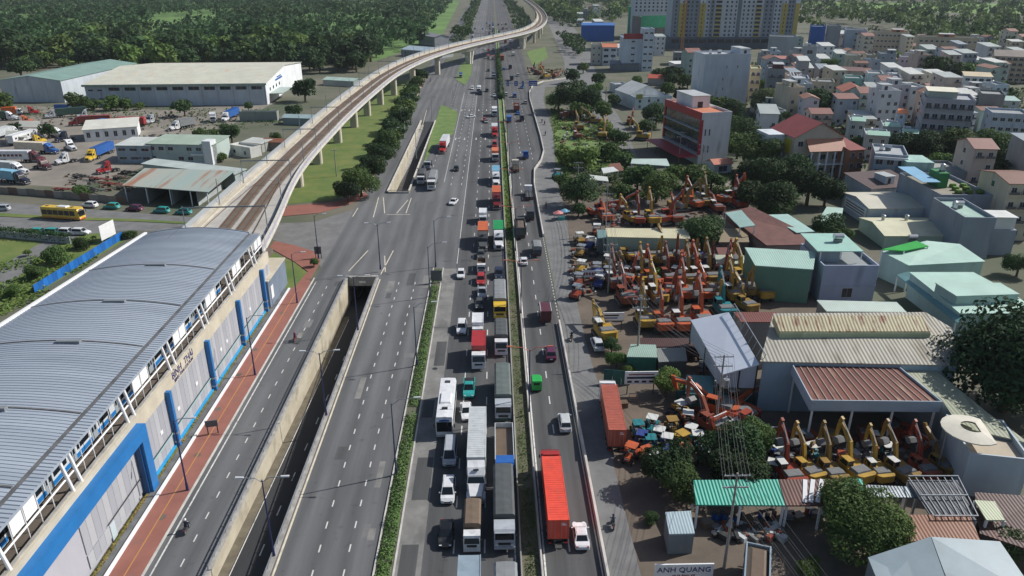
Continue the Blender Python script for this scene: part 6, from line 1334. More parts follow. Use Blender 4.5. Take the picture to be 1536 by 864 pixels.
# ================================================================ infill houses of the town
rs = random.Random(17)
WN = [('c9ccd0','white'),('b5bac0','pale grey'),('c2b9a4','beige'),('a9b6c2','blue-grey'),('8f9499','grey'),('cfc8b8','cream'),('b8a8a0','pinkish'),('a3b5ad','pale green')]
RN = [('flat','9a9c9c','flat grey'),('flat','b5b8b4','flat pale'),('gable_x','8a6258','dull red tin'),('shed','a6aeac','pale grey-green'),('shed','8f9aa2','blue-grey'),('gable_x','7a5648','rusty'),('gable_y','96705e','brown tile'),('shed','c3c6c2','white sheet')]
LM = [((1060,120),'the blank white block'),((1225,150),'the very dark town tree'),((1330,70),'the beige apartment rows'),((1420,190),'the hotel block'),((1225,220),'the yellow sign villa'),((1500,110),'the dormitory block'),((1330,130),'the lilac fronted house'),((1180,80),'the concrete-grey house'),((950,80),'the white hotel'),((870,40),'the blue clad hall'),((1400,330),'the banner shed'),((1470,440),'the pale green factory'),((1270,70),'the blue netted building')]
done = 0; cl = {}
zones = [((1135,1500),(100,205),95),((1190,1536),(70,110),26),((850,900),(14,66),9),((1010,1060),(100,125),2),((905,1000),(70,100),4),((1440,1536),(290,420),5)]
for (xa, xb), (ya, yb), nmax in zones:
    got = 0
    for tr in range(1500):
        if got >= nmax: break
        px, py = rs.uniform(xa, xb), rs.uniform(ya, yb); x, y = G(px, py)
        W, D, h = rs.uniform(5, 9), rs.uniform(9, 15), rs.choice((4, 6.5, 9.5, 10, 12.5, 15))*rs.uniform(.9, 1.1)
        if x < 60 and y < 700: continue
        a = rs.uniform(-.22, .1); cx, cy = x+cos(a)*W/2-sin(a)*D/2, y+sin(a)*W/2+cos(a)*D/2
        if any((cx-u)**2+(cy-v)**2 < (r*.85+max(W, D)*.36)**2 for u, v, r in FOOT): continue
        (wh, wn), (rk, rc, rn) = rs.choice(WN), rs.choice(RN)
        lm = min(LM, key=lambda q: (q[0][0]-px)**2+((q[0][1]-py)*2.5)**2)[1]; k = (wn, lm); cl[k] = cl.get(k, -1)+1
        if h < 4.5 and rk == 'flat': rk, rc, rn = 'shed', 'b4bdb8', 'pale sheet'
        storeys = max(1, round(h/3.3)); size = {1:'single-storey',2:'two-storey',3:'three-storey'}.get(storeys, 'four-storey')
        lab = f'{ORD[cl[k]]} {size} {wn} infill house near {lm}, {rn} roof' if cl[k] else f'{size} {wn} infill house with {rn} roof near {lm}'
        p1 = proj(x+W*cos(a), y+W*sin(a), h)
        building('infill_house', lab, 'house', (px, py), proj(x, y, h)[1], p1, D, wh, rk, rc, fl=storeys, cols=max(1, int(W/2.8)), side=rs.choice((0,1,2)), ww=1.2, wh=1.35, h=h, rise=rs.uniform(.8, 2), tanks=rs.choice((0,0,1,2)) if rk == 'flat' else 0, house=(.2,.7,.3,.8,2.6,wh) if rk == 'flat' and rs.random() < .6 else None, balcony=rs.random() < .35, group='infill houses of the town', wskip=.15)
        got += 1; done += 1
# ================================================================ excavators, tractors, yard clutter
EX = {}
for n, h in dict(orange='bd5a30', yellow='b8943a', red='9a3f28', teal='237d85', ochre='96783a', blue='2c4488', dorange='8a4630').items():
    EX[n] = mat('machine_'+n, hexc(h), .5, 0, 0, .5, 0, rgb2=tuple(v*.7 for v in hexc(h)), rust=(hexc('5a4a3c'), .9, .58), detail=6)
CWHITE = mat('canopy_white', hexc('c9cbc8'), .55, 0, .1, .8); TRK = mat('track_steel', (.045,.042,.04), .75, 0, .3, 3); GREYM = mat('machine_grey', (.16,.165,.17), .6, 0, .2, 1)
def rot2(p, a, o=(0,0)): x, y = p[0], p[1]; return (o[0]+x*cos(a)-y*sin(a), o[1]+x*sin(a)+y*cos(a))
def excavator_proto(key, boom, arm, buck, cabcol='cabc'):
    b = PB(key)
    for s in (-1, 1):
        i = b.p('track', MB().xprism([(-2.2,.35),(-1.95,.08),(1.95,.08),(2.2,.35),(2.15,.75),(1.9,.95),(-1.9,.95),(-2.15,.75)], s*1.2-.3, s*1.2+.3), TRK)
        b.p('track_frame', MB().box(s*1.2-.32,s*1.2+.32,-1.6,1.6,.35,.65), GREYM, i)
    b.p('undercarriage', MB().box(-.9,.9,-1,1,.45,1.0), GREYM)
    b.p('house', MB().prism([(-1.35,-2.3),(-1.0,-2.65),(1.0,-2.65),(1.35,-2.3),(1.35,1.2),(.55,1.2),(.55,1.5),(-1.35,1.5)], 1.05, 2.0), 'body')
    b.p('counterweight', MB().prism([(-1.38,-2.1),(-1.38,-2.5),(-.95,-2.85),(.95,-2.85),(1.38,-2.5),(1.38,-2.1)], 1.1, 2.25), 'body')
    b.p('engine_cover', MB().loft([[(-1.2,-2.05,2.0),(1.2,-2.05,2.0),(1.2,-.4,2.0),(-1.2,-.4,2.0)],[(-1.05,-1.9,2.35),(1.05,-1.9,2.35),(1.05,-.5,2.3),(-1.05,-.5,2.3)]]), GREYM)
    c = b.p('cab', MB().xprism([(-.3,2.0),(1.45,2.0),(1.5,2.3),(1.25,3.0),(-.3,3.0)], -1.35, -.4), 'body')
    b.p('cab_roof', MB().box(-1.38,-.37,-.35,1.3,3.0,3.08), cabcol, c)
    b.p('windscreen', MB().quad((-1.28,1.5,2.15),(-.47,1.5,2.15),(-.47,1.29,2.92),(-1.28,1.29,2.92)), GLASS, c)
    for x in (-1.36, -.39): b.p('side_window', MB().quad((x,-.15,2.2),(x,1.2,2.2),(x,1.05,2.9),(x,-.15,2.9)), GLASS, c)
    b.p('rear_window', MB().box(-1.25,-.5,-.33,-.3,2.3,2.9), GLASS, c)
    # boom in the y-z plane
    o = (.9, 1.9)
    B1 = [rot2(p, boom, o) for p in ((0,-.25),(2.6,.55),(5.4,.05),(5.5,.3),(2.7,1.15),(0,.3))]
    b.p('boom', MB().xprism(B1, -.05, .42), 'body')
    tip = rot2((5.45,.17), boom, o)
    A1 = [rot2(p, arm, tip) for p in ((-.7,.35),(-.6,-.15),(2.7,-.12),(2.8,.1),(.2,.45))]
    b.p('arm', MB().xprism(A1, .0, .37), 'body')
    end = rot2((2.75,0), arm, tip)
    K = [rot2(p, buck, end) for p in ((-.1,.15),(.55,.45),(1.15,.2),(1.25,-.5),(.6,-.75),(.1,-.3))]
    b.p('bucket', MB().xprism(K, -.35, .72), GREYM)
    m = rot2((2.6,.6), boom, o)
    for x in (-.12, .5): b.p('boom_cylinder', MB().cyl((x,1.6,1.6),(x,m[0],m[1]),.09,.07,6), STEEL)
    q = rot2((2.9,1.1), boom, o); w = rot2((-.6,.3), arm, tip); b.p('arm_cylinder', MB().cyl((.18,q[0],q[1]),(.18,w[0],w[1]),.1,.07,6), STEEL)
excavator_proto('ex_up', radians(58), radians(-78), radians(-150)); excavator_proto('ex_mid', radians(38), radians(-88), radians(-170)); excavator_proto('ex_low', radians(14), radians(-110), radians(-190)); excavator_proto('ex_fold', radians(48), radians(-125), radians(-200))
def small_tractor():
    b = PB('farm_tractor')
    b.p('bonnet', MB().loft([[(-.35,1.5,.7),(.35,1.5,.7),(.33,1.5,1.25),(-.33,1.5,1.25)],[(-.42,.3,.7),(.42,.3,.7),(.4,.3,1.4),(-.4,.3,1.4)]]), 'body')
    b.p('body', MB().box(-.4,.4,-1.0,.3,.6,1.05), GREYM)
    for s in (-1, 1): b.p('mudguard', MB().xprism([(-1.35,.9),(-1.2,1.35),(-.7,1.5),(-.2,1.35),(-.1,1.1),(-.7,1.35)], s*.75-.2, s*.75+.2), 'body')
    b.p('seat', MB().box(-.25,.25,-.85,-.4,1.06,1.2).box(-.25,.25,-.92,-.84,1.2,1.6), BLACK)
    b.p('canopy', MB().prism([(-.75,-1.1),(.75,-1.1),(.8,-.9),(.8,.35),(.7,.5),(-.7,.5),(-.8,.35),(-.8,-.9)], 2.25, 2.36), 'canopy')
    for x in (-.62, .62):
        for y in (-.95, .25): b.p('canopy_post', MB().cyl((x,y,1.0),(x,y,2.26),.035,.035,5), DARKM)
    b.p('headlight', MB().box(-.28,.28,1.5,1.53,1.0,1.12), LAMPW); b.p('exhaust', MB().cyl((.2,.9,1.3),(.2,.9,2.0),.04,.04,5), DARKM)
    wheels(b, (-.75,.75), (-.7,), .62, .34); wheels(b, (-.6,.6), (1.15,), .38, .22)
small_tractor()
def roller():
    b = PB('road_roller')
    b.p('drum', MB().cyl((-1,1.6,.75),(1,1.6,.75),.75,.75,14), GREYM); b.p('front_frame', MB().box(-1.15,-1.03,.6,2.0,.6,.95), 'body'); b.p('front_frame', MB().box(1.03,1.15,.6,2.0,.6,.95), 'body')
    b.p('body', MB().loft([[(-.9,-2.2,.8),(.9,-2.2,.8),(.85,-2.2,1.4),(-.85,-2.2,1.4)],[(-.9,-.2,.7),(.9,-.2,.7),(.9,-.2,1.7),(-.9,-.2,1.7)],[(-.6,.75,.7),(.6,.75,.7),(.6,.75,1.3),(-.6,.75,1.3)]]), 'body')
    b.p('canopy', MB().box(-.95,.95,-1.0,.7,2.75,2.87), 'canopy')
    for x in (-.85, .85):
        for y in (-.9, .6): b.p('canopy_post', MB().cyl((x,y,1.4),(x,y,2.76),.05,.05,5), DARKM)
    wheels(b, (-.85,.85), (-1.4,), .7, .5)
roller()
nex = {}
def ex(px, py, col, rz, pose, where):
    x, y = G(px, py); nex[(col, where)] = nex.get((col, where), -1)+1
    nm = {'dorange': 'dull orange', 'ochre': 'dusty ochre'}.get(col, col)
    e_ = spawn(pose, 'excavator', f'{ORD[nex[(col, where)]]} {nm} excavator from the left {where}', 'excavator', (x, y, .015), rz, {'body': EX[col], 'cabc': EX[col] if (px+py) % 3 else CWHITE}, 'excavators in the machinery yard')
    s_ = (1.22 if pose == 'ex_up' else 1.1)*R.uniform(.88, 1.06)*(.8 if 'canopy' in where else 1); e_.scale = (s_, s_, s_)
W1 = 'in the front row with raised booms'
for px, py, c, r, p in ((966,489,'yellow',.05,'ex_up'),(992,494,'orange',.05,'ex_up'),(1021,494,'orange',.04,'ex_up'),(1051,490,'orange',.06,'ex_up'),(1084,474,'teal',.05,'ex_up'),(1117,466,'ochre',.3,'ex_fold')): ex(px, py, c, r, p, W1)
W2 = 'in the second row of the machinery yard'
for i, (px, py, c, p) in enumerate([(938,455,'dorange','ex_mid'),(958,452,'red','ex_up'),(985,452,'yellow','ex_mid'),(1008,450,'red','ex_up'),(1026,447,'orange','ex_up'),(1040,449,'ochre','ex_fold'),(1058,447,'orange','ex_mid'),(1072,449,'yellow','ex_mid'),(1098,450,'yellow','ex_up'),(1118,446,'ochre','ex_up'),(1142,447,'yellow','ex_mid')]): ex(px, py, c, pi+(-1)**i*.12 if i % 2 else .1, p, W2)
W3 = 'in the third row of the machinery yard'
for i, (px, py, c, p) in enumerate([(921,432,'dorange','ex_up'),(944,424,'orange','ex_mid'),(962,424,'yellow','ex_up'),(977,428,'orange','ex_up'),(1002,425,'dorange','ex_up'),(1016,424,'orange','ex_fold'),(1032,426,'ochre','ex_up'),(1046,424,'orange','ex_up'),(1064,424,'ochre','ex_up'),(1082,423,'red','ex_up'),(1098,424,'ochre','ex_fold'),(1112,428,'yellow','ex_up')]): ex(px, py, c, (.1, -.5, .05, .2)[i % 4], p, W3)
W4 = 'in the row along the pale green wall'
for i, (px, py, c, p) in enumerate([(926,392,'ochre','ex_low'),(943,390,'yellow','ex_low'),(957,396,'dorange','ex_low'),(984,398,'yellow','ex_up'),(1000,392,'ochre','ex_fold'),(1016,398,'dorange','ex_up'),(1036,400,'ochre','ex_up'),(1050,396,'blue','ex_low'),(1068,402,'dorange','ex_up')]): ex(px, py, c, (pi, .3, pi-.3)[i % 3], p, W4)
W5 = 'in the upper yard behind the cream roofed shed'
for i, (px, py, c, p) in enumerate([(896,324,'red','ex_low'),(908,332,'orange','ex_low'),(926,318,'orange','ex_mid'),(945,334,'yellow','ex_mid'),(957,336,'red','ex_up'),(977,336,'yellow','ex_up'),(997,336,'red','ex_up'),(1012,334,'dorange','ex_fold'),(1020,316,'ochre','ex_up'),(1040,312,'orange','ex_up'),(1058,310,'ochre','ex_up'),(1074,318,'dorange','ex_low'),(1092,306,'orange','ex_up'),(1108,312,'red','ex_up')]): ex(px, py, c, (-1.2, .1, -1.5, .4, 0, .1)[i % 6], p, W5)
W6 = 'in the green lot near the barrier bend'
for i, (px, py, c, p) in enumerate([(868,195,'ochre','ex_fold'),(892,186,'ochre','ex_mid'),(904,207,'yellow','ex_up'),(845,178,'dorange','ex_low'),(866,208,'dorange','ex_low'),(962,210,'yellow','ex_up'),(946,186,'red','ex_mid'),(858,176,'red','ex_low')]): ex(px, py, c, (.2, 1.2, -.3, pi)[i % 4], p, W6)
W7 = 'under the rusty workshop canopy'
for i, (px, py, c, p) in enumerate([(1180,722,'red','ex_mid'),(1208,716,'yellow','ex_mid'),(1243,718,'ochre','ex_mid'),(1277,716,'yellow','ex_up'),(1312,716,'yellow','ex_up'),(1345,716,'ochre','ex_mid'),(1380,712,'red','ex_up'),(1408,706,'ochre','ex_fold')]): ex(px, py, c, .3 if i % 2 else .12, 'ex_up' if i != 7 else 'ex_fold', W7)
for i, (px, py, c, p) in enumerate([(1160,660,'blue','ex_low'),(1195,668,'dorange','ex_low'),(1240,670,'ochre','ex_low'),(1300,668,'dorange','ex_low'),(1345,658,'red','ex_low')]): ex(px, py, c, 1.1+i*.6, p, 'deep in the shade under the workshop canopy')
for i, (px, py, c, p) in enumerate([(1075,622,'orange','ex_low'),(1098,615,'orange','ex_low'),(1066,648,'dorange','ex_mid'),(1110,640,'red','ex_low')]): ex(px, py, c, (1.0, -1.3, .5, 2.2)[i], p, 'beside the dark green sheet fence')
for i, (px, py, c, p) in enumerate([(812,104,'red','ex_low'),(806,112,'dorange','ex_low'),(818,118,'yellow','ex_up'),(800,108,'dorange','ex_fold'),(826,112,'ochre','ex_low'),(834,116,'dorange','ex_low')]): ex(px, py, c, i*1.1, p, 'in the scrap lot below the viaduct')
ex(906, 507, 'yellow', .2, 'ex_low', 'standing alone by the banner sign')
ntr = 0
for i, (px, py, c, cv) in enumerate([(1018,622,'ochre',1),(976,647,'teal',1),(988,662,'teal',1),(999,676,'blue',1),(962,668,'blue',0),(975,678,'teal',0),(955,652,'teal',0),(1030,640,'dorange',1),(1036,658,'red',1),(1045,672,'teal',1),(1054,690,'teal',1),(1008,650,'ochre',0),(1020,668,'yellow',0),(978,700,'teal',1),(1085,648,'ochre',1),(1098,648,'red',1),(1118,632,'red',1),(945,690,'orange',0),(968,692,'orange',0),(1030,692,'red',0),(1165,690,'blue',1),(1218,690,'teal',1),(1262,700,'red',0),(1330,690,'teal',1),(1158,712,'teal',1)]):
    x, y = G(px, py)
    where = 'beside the parked brick red lorry' if px < 1010 else ('in front of the green sheet fence' if px < 1130 else 'under the workshop canopy')
    k = (c, where); nex[k] = nex.get(k, -1)+1
    spawn('farm_tractor','tractor',f'{ORD[nex[k]]} {c if c != "dorange" else "dull orange"} small tractor from the left {where}','tractor',(x, y, .015),R.uniform(-.6,.6)+(pi if i % 2 else 0),{'body': EX[c], 'canopy': CWHITE if cv else EX[c]},'small tractors in the yard')
for i, (px, py, c, lb) in enumerate([(869,365,'ochre','yellow road roller with white canopy at the top of the roadside column'),(872,384,'ochre','dusty roller second in the roadside column'),(872,408,'yellow','yellow roller beside the blue machines'),(868,428,'dorange','orange roller low in the roadside column'),(885,372,'blue','blue tarp-covered roller beside the yellow roller'),(895,412,'blue','blue roller with steel roof in the roadside column'),(900,430,'blue','blue roller at the bottom of the roadside column'),(866,446,'red','red roller at the lower end of the roadside column'),(912,400,'ochre','ochre roller right of the blue machines'),(912,418,'blue','navy roller right of the blue roller'),(895,352,'dorange','dull orange roller beside the teal hut'),(836,266,'teal','teal roller by the frontage trees')]):
    x, y = G(px, py); spawn('road_roller','road_roller',lb,'road roller',(x, y, .015),R.uniform(-.5,.5),{'body': EX[c], 'canopy': CWHITE if i % 2 == 0 else STEEL},'road rollers in the roadside column')
# loose heaps of machine parts: small pieces nobody could count
def scrap(name, label, polys, n, cols, seed):
    rs = random.Random(seed)
    for mi, m_ in enumerate(cols):
        mb = MB()
        for k in range(n//len(cols)):
            px, py, rx, ry = rs.choice(polys); x, y = G(px+rs.uniform(-rx, rx), py+rs.uniform(-ry, ry)); w, l, h = rs.uniform(.2,.9), rs.uniform(.3,1.6), rs.uniform(.2,.9); a = rs.uniform(0, pi)
            mb.prism([(x+u*cos(a)-v*sin(a), y+u*sin(a)+v*cos(a)) for u, v in ((-l/2,-w/2),(l/2,-w/2),(l/2*.8,w/2),(-l/2,w/2))], .02, h)
        o = obj(name, mb, m_); o['kind'] = 'stuff'; o['label'] = label+' ('+['rusty','dark','pale','orange','steel'][mi]+' pieces)'; o['category'] = 'scrap'
scrap('scrap_heap','scattered machine parts on the yard ground',[(985,410,70,12),(1040,440,90,10),(890,400,35,40),(1000,330,90,10),(1060,650,60,35),(1010,530,40,14),(1080,565,30,20),(1250,690,110,25),(880,200,40,20),(1120,800,50,10)],1300,[C['brown'],DARKM,C['lgrey'],EX['dorange'],GREYM],11)
scrap('scrap_heap','scrap lying in the left truck yard',[(160,275,60,14),(230,200,50,8),(60,180,60,10),(250,175,60,6),(820,112,16,8)],330,[C['brown'],DARKM,C['brown'],GREYM],12)
# ================================================================ vegetation
LEAF = [mat('foliage_%d' % i, hexc(a), .75, 0, 0, s, 0, rgb2=hexc(b), rand=.28, detail=3, spec=.25) for i, (a, b, s) in enumerate((('3f5830', '5a7240', .5), ('30472b', '45603a', .45), ('4b6634', '6f8848', .5), ('62704a', '838c66', .5), ('2b412a', '3c5436', .3)))]
for m_ in LEAF:                     # thin leaves let some light through
    nt = m_.node_tree; p = nt.nodes['Principled BSDF']; tl = nt.nodes.new('ShaderNodeBsdfTranslucent'); mx = nt.nodes.new('ShaderNodeMixShader'); mx.inputs['Fac'].default_value = .3
    nt.links.new(p.inputs['Base Color'].links[0].from_socket, tl.inputs['Color']); nt.links.new(p.outputs['BSDF'], mx.inputs[1]); nt.links.new(tl.outputs['BSDF'], mx.inputs[2]); nt.links.new(mx.outputs['Shader'], nt.nodes['Material Output'].inputs['Surface'])
BARK = mat('bark', hexc('5a4c3e'), .9, 0, .25, 2, .3)
def crown_mb(n, leaf, seed, flat=.82, blobs=9, spread=.62):
    rs = random.Random(seed); mb = MB(); bl = []
    for k in range(blobs):
        a = rs.uniform(0, 2*pi); rr_ = spread*sqrt(rs.random()); z = rs.uniform(-.45, .5)*flat
        bl.append((rr_*cos(a), rr_*sin(a), z, rs.uniform(.34, .52)))
    bl.append((0, 0, .1, .6))
    for i in range(n):
        bx, by, bz, br = rs.choice(bl)
        u = rs.uniform(-.75, 1); a = rs.uniform(0, 2*pi); s = sqrt(max(0, 1-u*u)); d = Vector((s*cos(a), s*sin(a), u))
        p = Vector((bx, by, bz))+d*br*rs.uniform(.78, 1.08); p.z *= flat
        nn = (d+Vector((rs.gauss(0,.55), rs.gauss(0,.55), rs.gauss(.25,.55)))).normalized()
        t = nn.orthogonal().normalized(); t2 = nn.cross(t); q = rs.uniform(0, 2*pi); t, t2 = t*cos(q)+t2*sin(q), t2*cos(q)-t*sin(q)
        l = leaf*rs.uniform(.6, 1.4)
        mb.add([tuple(p-t*l), tuple(p-t2*l*.55+nn*l*.1), tuple(p+t*l), tuple(p+t2*l*.55+nn*l*.1)], [(0,1,2,3)])
    return mb
def trunk_mb(seed, h=1.0):
    rs = random.Random(seed); mb = MB().cyl((0,0,-1.6),(0,0,-.25),.085,.06,7)
    for k in range(5):
        a = 2*pi*k/5+rs.uniform(-.4,.4); mb.cyl((0,0,-.5+.1*k),(.5*cos(a),.5*sin(a),.1+.12*k),.045,.015,5)
    return mb
CR = {'near': [crown_mb(5200, .052, 40+i).mesh('crown') for i in range(4)], 'mid': [crown_mb(1000, .12, 50+i).mesh('crown') for i in range(5)], 'far': [crown_mb(480, .15, 60+i, .85, 7).mesh('crown') for i in range(6)], 'big': [crown_mb(16000, .036, 70+i, .75, 26, .74).mesh('crown') for i in range(2)]}
TRN = [trunk_mb(i).mesh('trunk') for i in range(3)]
nt_ = [0]
def put_tree(x, y, r, zc, label, lod='mid', leafm=0, name='tree', group=None, sz=1.0):
    nt_[0] += 1; k = nt_[0]
    t = thing(name, label, 'tree', (x, y, 0), R.uniform(0, 6.28), group)
    c = obj('crown', CR[lod][k % len(CR[lod])], LEAF[leafm], t, (0, 0, zc)); c.scale = (r, r*R.uniform(.9,1.1), r*sz)
    if lod == 'big':
        c2 = obj('crown', CR[lod][(k+1) % 2], LEAF[leafm], t, (r*.1, -r*.08, zc*.86), 1.3); c2.scale = (r*.92, r*.92, r*.9*sz)
    tk = obj('trunk', TRN[k % 3], BARK, t, (0, 0, zc)); tk.scale = (r*.9, r*.9, zc/1.6)
    return t
def T(px, py, rpx, label, lod='mid', leafm=0, zr=1.25, **kw):
    r = 4.0; zc = 5.0
    for _ in range(5):
        x, y = G(px, py, zc); dy = x*sin(YAW)+y*cos(YAW); d = dy*cos(PITCH)-(zc-CH)*sin(PITCH); r = rpx*d/F; zc = r*zr
    return put_tree(x, y, r, zc, label, lod, leafm, **kw)
for i, (px, py, rp) in enumerate([(540,268,22),(556,250,20),(570,230,19),(578,212,18),(590,195,17),(598,178,15),(605,160,14),(612,147,12),(620,134,11),(626,122,10),(632,112,9)]):
    T(px, py, rp*1.35, f'{ORD[i]} street tree from the crossing in the row beside the far ramp', 'near' if i < 4 else 'mid', 1 if i % 3 else 0, zr=.95, name='street_tree', group='street trees beside the far ramp')
L1 = [(470,392,8,'small round tree on the red corner pavement','mid',0),(275,158,15,'round dark tree against the long warehouse wall','mid',1),(346,197,18,'large tree in the yard left of the viaduct','near',1),(300,200,12,'bush beside the yard lane below the warehouse','mid',0),(318,203,11,'bush right of the lane bush','mid',0),
 (8,150,18,'tree at the left edge in front of the green-roofed warehouse','mid',0),(28,98,20,'tree behind the green-roofed warehouse at the left edge','mid',1),(112,150,15,'leafy tree between the two warehouses','mid',0),(138,156,12,'first bushy tree under the long warehouse wall','mid',0),(165,155,14,'second bushy tree under the long warehouse wall','mid',2),(190,156,12,'third bushy tree under the long warehouse wall','mid',0),(210,158,8,'small palm-like tree at the end of the bushy trees','mid',2),
 (72,194,13,'dark tree beside the lettered trailer in the yard','mid',1),(22,190,9,'small dark tree at the left of the truck yard','mid',1),(456,132,18,'tree right of the warehouse end wall','mid',1),(372,158,8,'small tree by the grey container shed','mid',1),(330,235,10,'leafy bush beside the yard office balconies','mid',0),(415,205,10,'bush between the huts beside the viaduct','mid',0),(440,165,12,'tree behind the huts by the viaduct','mid',1),(120,288,12,'leafy bush on the yard wall by the scrap racks','mid',0),
 (84,382,20,'broad dense shrub left of the blue hoarding','near',0),(122,364,13,'dense shrub beside the blank billboard','near',1),(52,408,15,'low shrub in the scrub left of the blue hoarding','near',0),(20,436,13,'scrub bush at the left edge below the path','near',2),(190,352,8,'small bush between the billboard and the station roof','mid',0),(202,350,7,'small bush right beside the station roof edge','mid',0),(42,378,6,'small palm on the grey side path','mid',2)]
for a in L1: T(a[0], a[1], a[2]*1.1, a[3], a[4], a[5], zr=.7 if 'shrub' in a[3] or 'bush' in a[3] else 1.0, name='shrub' if ('bush' in a[3] or 'shrub' in a[3]) else 'tree')
for i, (px, py, rp) in enumerate([(525,285,17),(545,258,15),(562,240,15),(585,205,15),(594,186,14),(603,170,13),(610,153,11),(616,140,10)]):
    T(px-4, py, rp*1.35, f'{ORD[i]} inner tree from the crossing behind the street trees of the far ramp', 'near' if i < 3 else 'mid', 0 if i % 2 else 4, zr=.85, name='street_tree', group='inner street trees beside the far ramp')
pxsheet('woodland_floor', [(-250,80),(-250,1),(690,1),(660,60),(560,92),(300,80)], .012, mat('woodland_grass', hexc('4a6a34'), .95, 0, 0, .02, .2, rgb2=hexc('6a8a48'), bscale=.3, detail=8))
# woodland on the far left, nearest trees one by one
rs = random.Random(21)
spots = []
for k in range(6000):
    y = rs.uniform(425, 760); x = rs.uniform(-.72*y-20, -75 if y < 520 else -52)
    px, py = proj(x, y, 4)
    if px < -20 or py > 96 + (px/600)*6: continue
    if 430 < px and py > 88+ (640-px)*.16: continue
    if -330 < x < -110 and y < 480: continue
    if -300 < x < -100 and 478 < y < 545 and rs.random() < .75: continue
    if x > -88 and y < 640: continue
    if all((x-a)**2+(y-b)**2 > 9.5**2 for a, b in spots): spots.append((x, y))
spots.sort(key=lambda p: p[1]); spots = spots[:165]
bands = {}
for x, y in sorted(spots, key=lambda p: proj(p[0], p[1], 5)[0]):
    px = proj(x, y, 5)[0]; zone = 'behind the green-roofed warehouse' if px < 130 else 'behind the long warehouse roof' if px < 330 else 'right of the long warehouse' if px < 480 else 'beside the viaduct curve'
    k = (zone, 'front' if y < 500 else 'middle' if y < 540 else 'rear'); bands[k] = bands.get(k, -1)+1
    r = rs.choice((5, 6.5, 8, 10, 12))*rs.uniform(.85, 1.15); put_tree(x, y, r, r*1.0, f'{ORD[bands[k]]} tree from the left in the {k[1]} woodland rank {zone}', 'far', rs.choice((1,1,4,0,4,2)), name='woodland_tree', group='woodland trees on the far left')
maxy = spots[-1][1] if spots else 600
def mass(name, label, pts, seed, m_, n=34, leaf=1.7):
    rs = random.Random(seed); mb = MB()
    for x, y, r in pts:
        zc = r*1.1; bl = [(rs.uniform(-.5,.5)*r, rs.uniform(-.5,.5)*r, rs.uniform(-.2,.35)*r, r*rs.uniform(.4,.6)) for _ in range(5)]
        for i in range(n):
            bx, by, bz, br = rs.choice(bl); u = rs.uniform(-.5, 1); a = rs.uniform(0, 2*pi); s = sqrt(1-u*u)
            d = Vector((s*cos(a), s*sin(a), u)); p = Vector((x+bx, y+by, zc+bz))+d*br
            nn = (d+Vector((rs.gauss(0,.5), rs.gauss(0,.5), rs.gauss(.2,.5)))).normalized(); t = nn.orthogonal().normalized(); t2 = nn.cross(t); l = leaf*rs.uniform(.6,1.4)*r/6.5
            mb.add([tuple(p-t*l), tuple(p-t2*l*.7), tuple(p+t*l), tuple(p+t2*l*.7)], [(0,1,2,3)])
    o = obj(name, mb, m_); o['kind'] = 'stuff'; o['label'] = label; o['category'] = 'trees'
def scatter(n, f, dmin, seed):
    rs = random.Random(seed); out = []; grid = {}
    for k in range(n):
        q = f(rs)
        if q is None: continue
        x, y = q; g = (int(x//dmin), int(y//dmin))
        if any((x-a)**2+(y-b)**2 < dmin**2 for i in (-1,0,1) for j in (-1,0,1) for a, b in grid.get((g[0]+i, g[1]+j), ())): continue
        if mnoise.noise((x*.009, y*.005, 7)) > .24: continue
        grid.setdefault(g, []).append((x, y)); out.append((x, y, (6.3+4.5*mnoise.noise((x*.02, y*.012, 2)))*rs.uniform(.75, 1.4)))
    return out
def f1(rs):
    y = rs.uniform(440, 2300); x = rs.uniform(-.74*y-30, -50-max(0,(y-700)*.02))
    if y < 545 and x > -330: return None
    if x > -88 and y < 640: return None
    if (x, y) in spots: return None
    if y < maxy and any((x-a)**2+(y-b)**2 < 60 for a, b in spots): return None
    if -50 < x+.02*y < 0: return None
    return x, y
pts = scatter(34000, f1, 12, 31)
for i, m_ in enumerate((LEAF[1], LEAF[4], LEAF[0], LEAF[2])): mass('distant_woodland', f'distant woodland canopy filling the far left horizon, {("dark","darkest","mid green","light green")[i]} crowns', [q for q in pts if int(4.999*max(0, min(.999, .38+.55*mnoise.noise((q[0]*.013, q[1]*.008, 11))+.3*mnoise.noise((q[0], q[1], 1))))) in ((0, 1), (2,), (3,), (4,))[i]], 90+i, m_, 42, 1.5)
def f2(rs):
    y = rs.uniform(560, 2300); x = rs.uniform(80, .78*y+40); px, py = proj(x, y, 5)
    if px > 1175 and 2 < py < 18 and rs.random() < .88: return None
    if 820 < px < 1000 and py > 30: return None
    if py > 80 or (px < 1195 and py > 20 and px > 930): return None
    if px > 1185 and py > 40+(px-1185)*.09: return None
    if any((x-u)**2+(y-v)**2 < (q+7)**2 for u, v, q in FOOT): return None
    return x, y
pts = scatter(26000, f2, 13, 32)
for i, m_ in enumerate((LEAF[1], LEAF[0])): mass('distant_trees', f'distant trees beyond the town on the far right, {("dark","lighter")[i]} crowns', pts[i::2], 95+i, m_)
def f3(rs):
    y = rs.uniform(590, 2200); s = rs.choice((0,1,2)); x = (rs.uniform(-36,-25), rs.uniform(25.5, 44 if y > 780 else 30), rs.uniform(76, 110) if y > 800 else rs.uniform(64,72))[s]
    if 540 < y < 700 and s == 1: return None
    return x, y
pts = scatter(1500, f3, 7, 33); mass('roadside_trees', 'distant bushy trees lining the highway beyond the viaduct', [(x, y, r*.6) for x, y, r in pts], 97, LEAF[1], 60, 1.4)
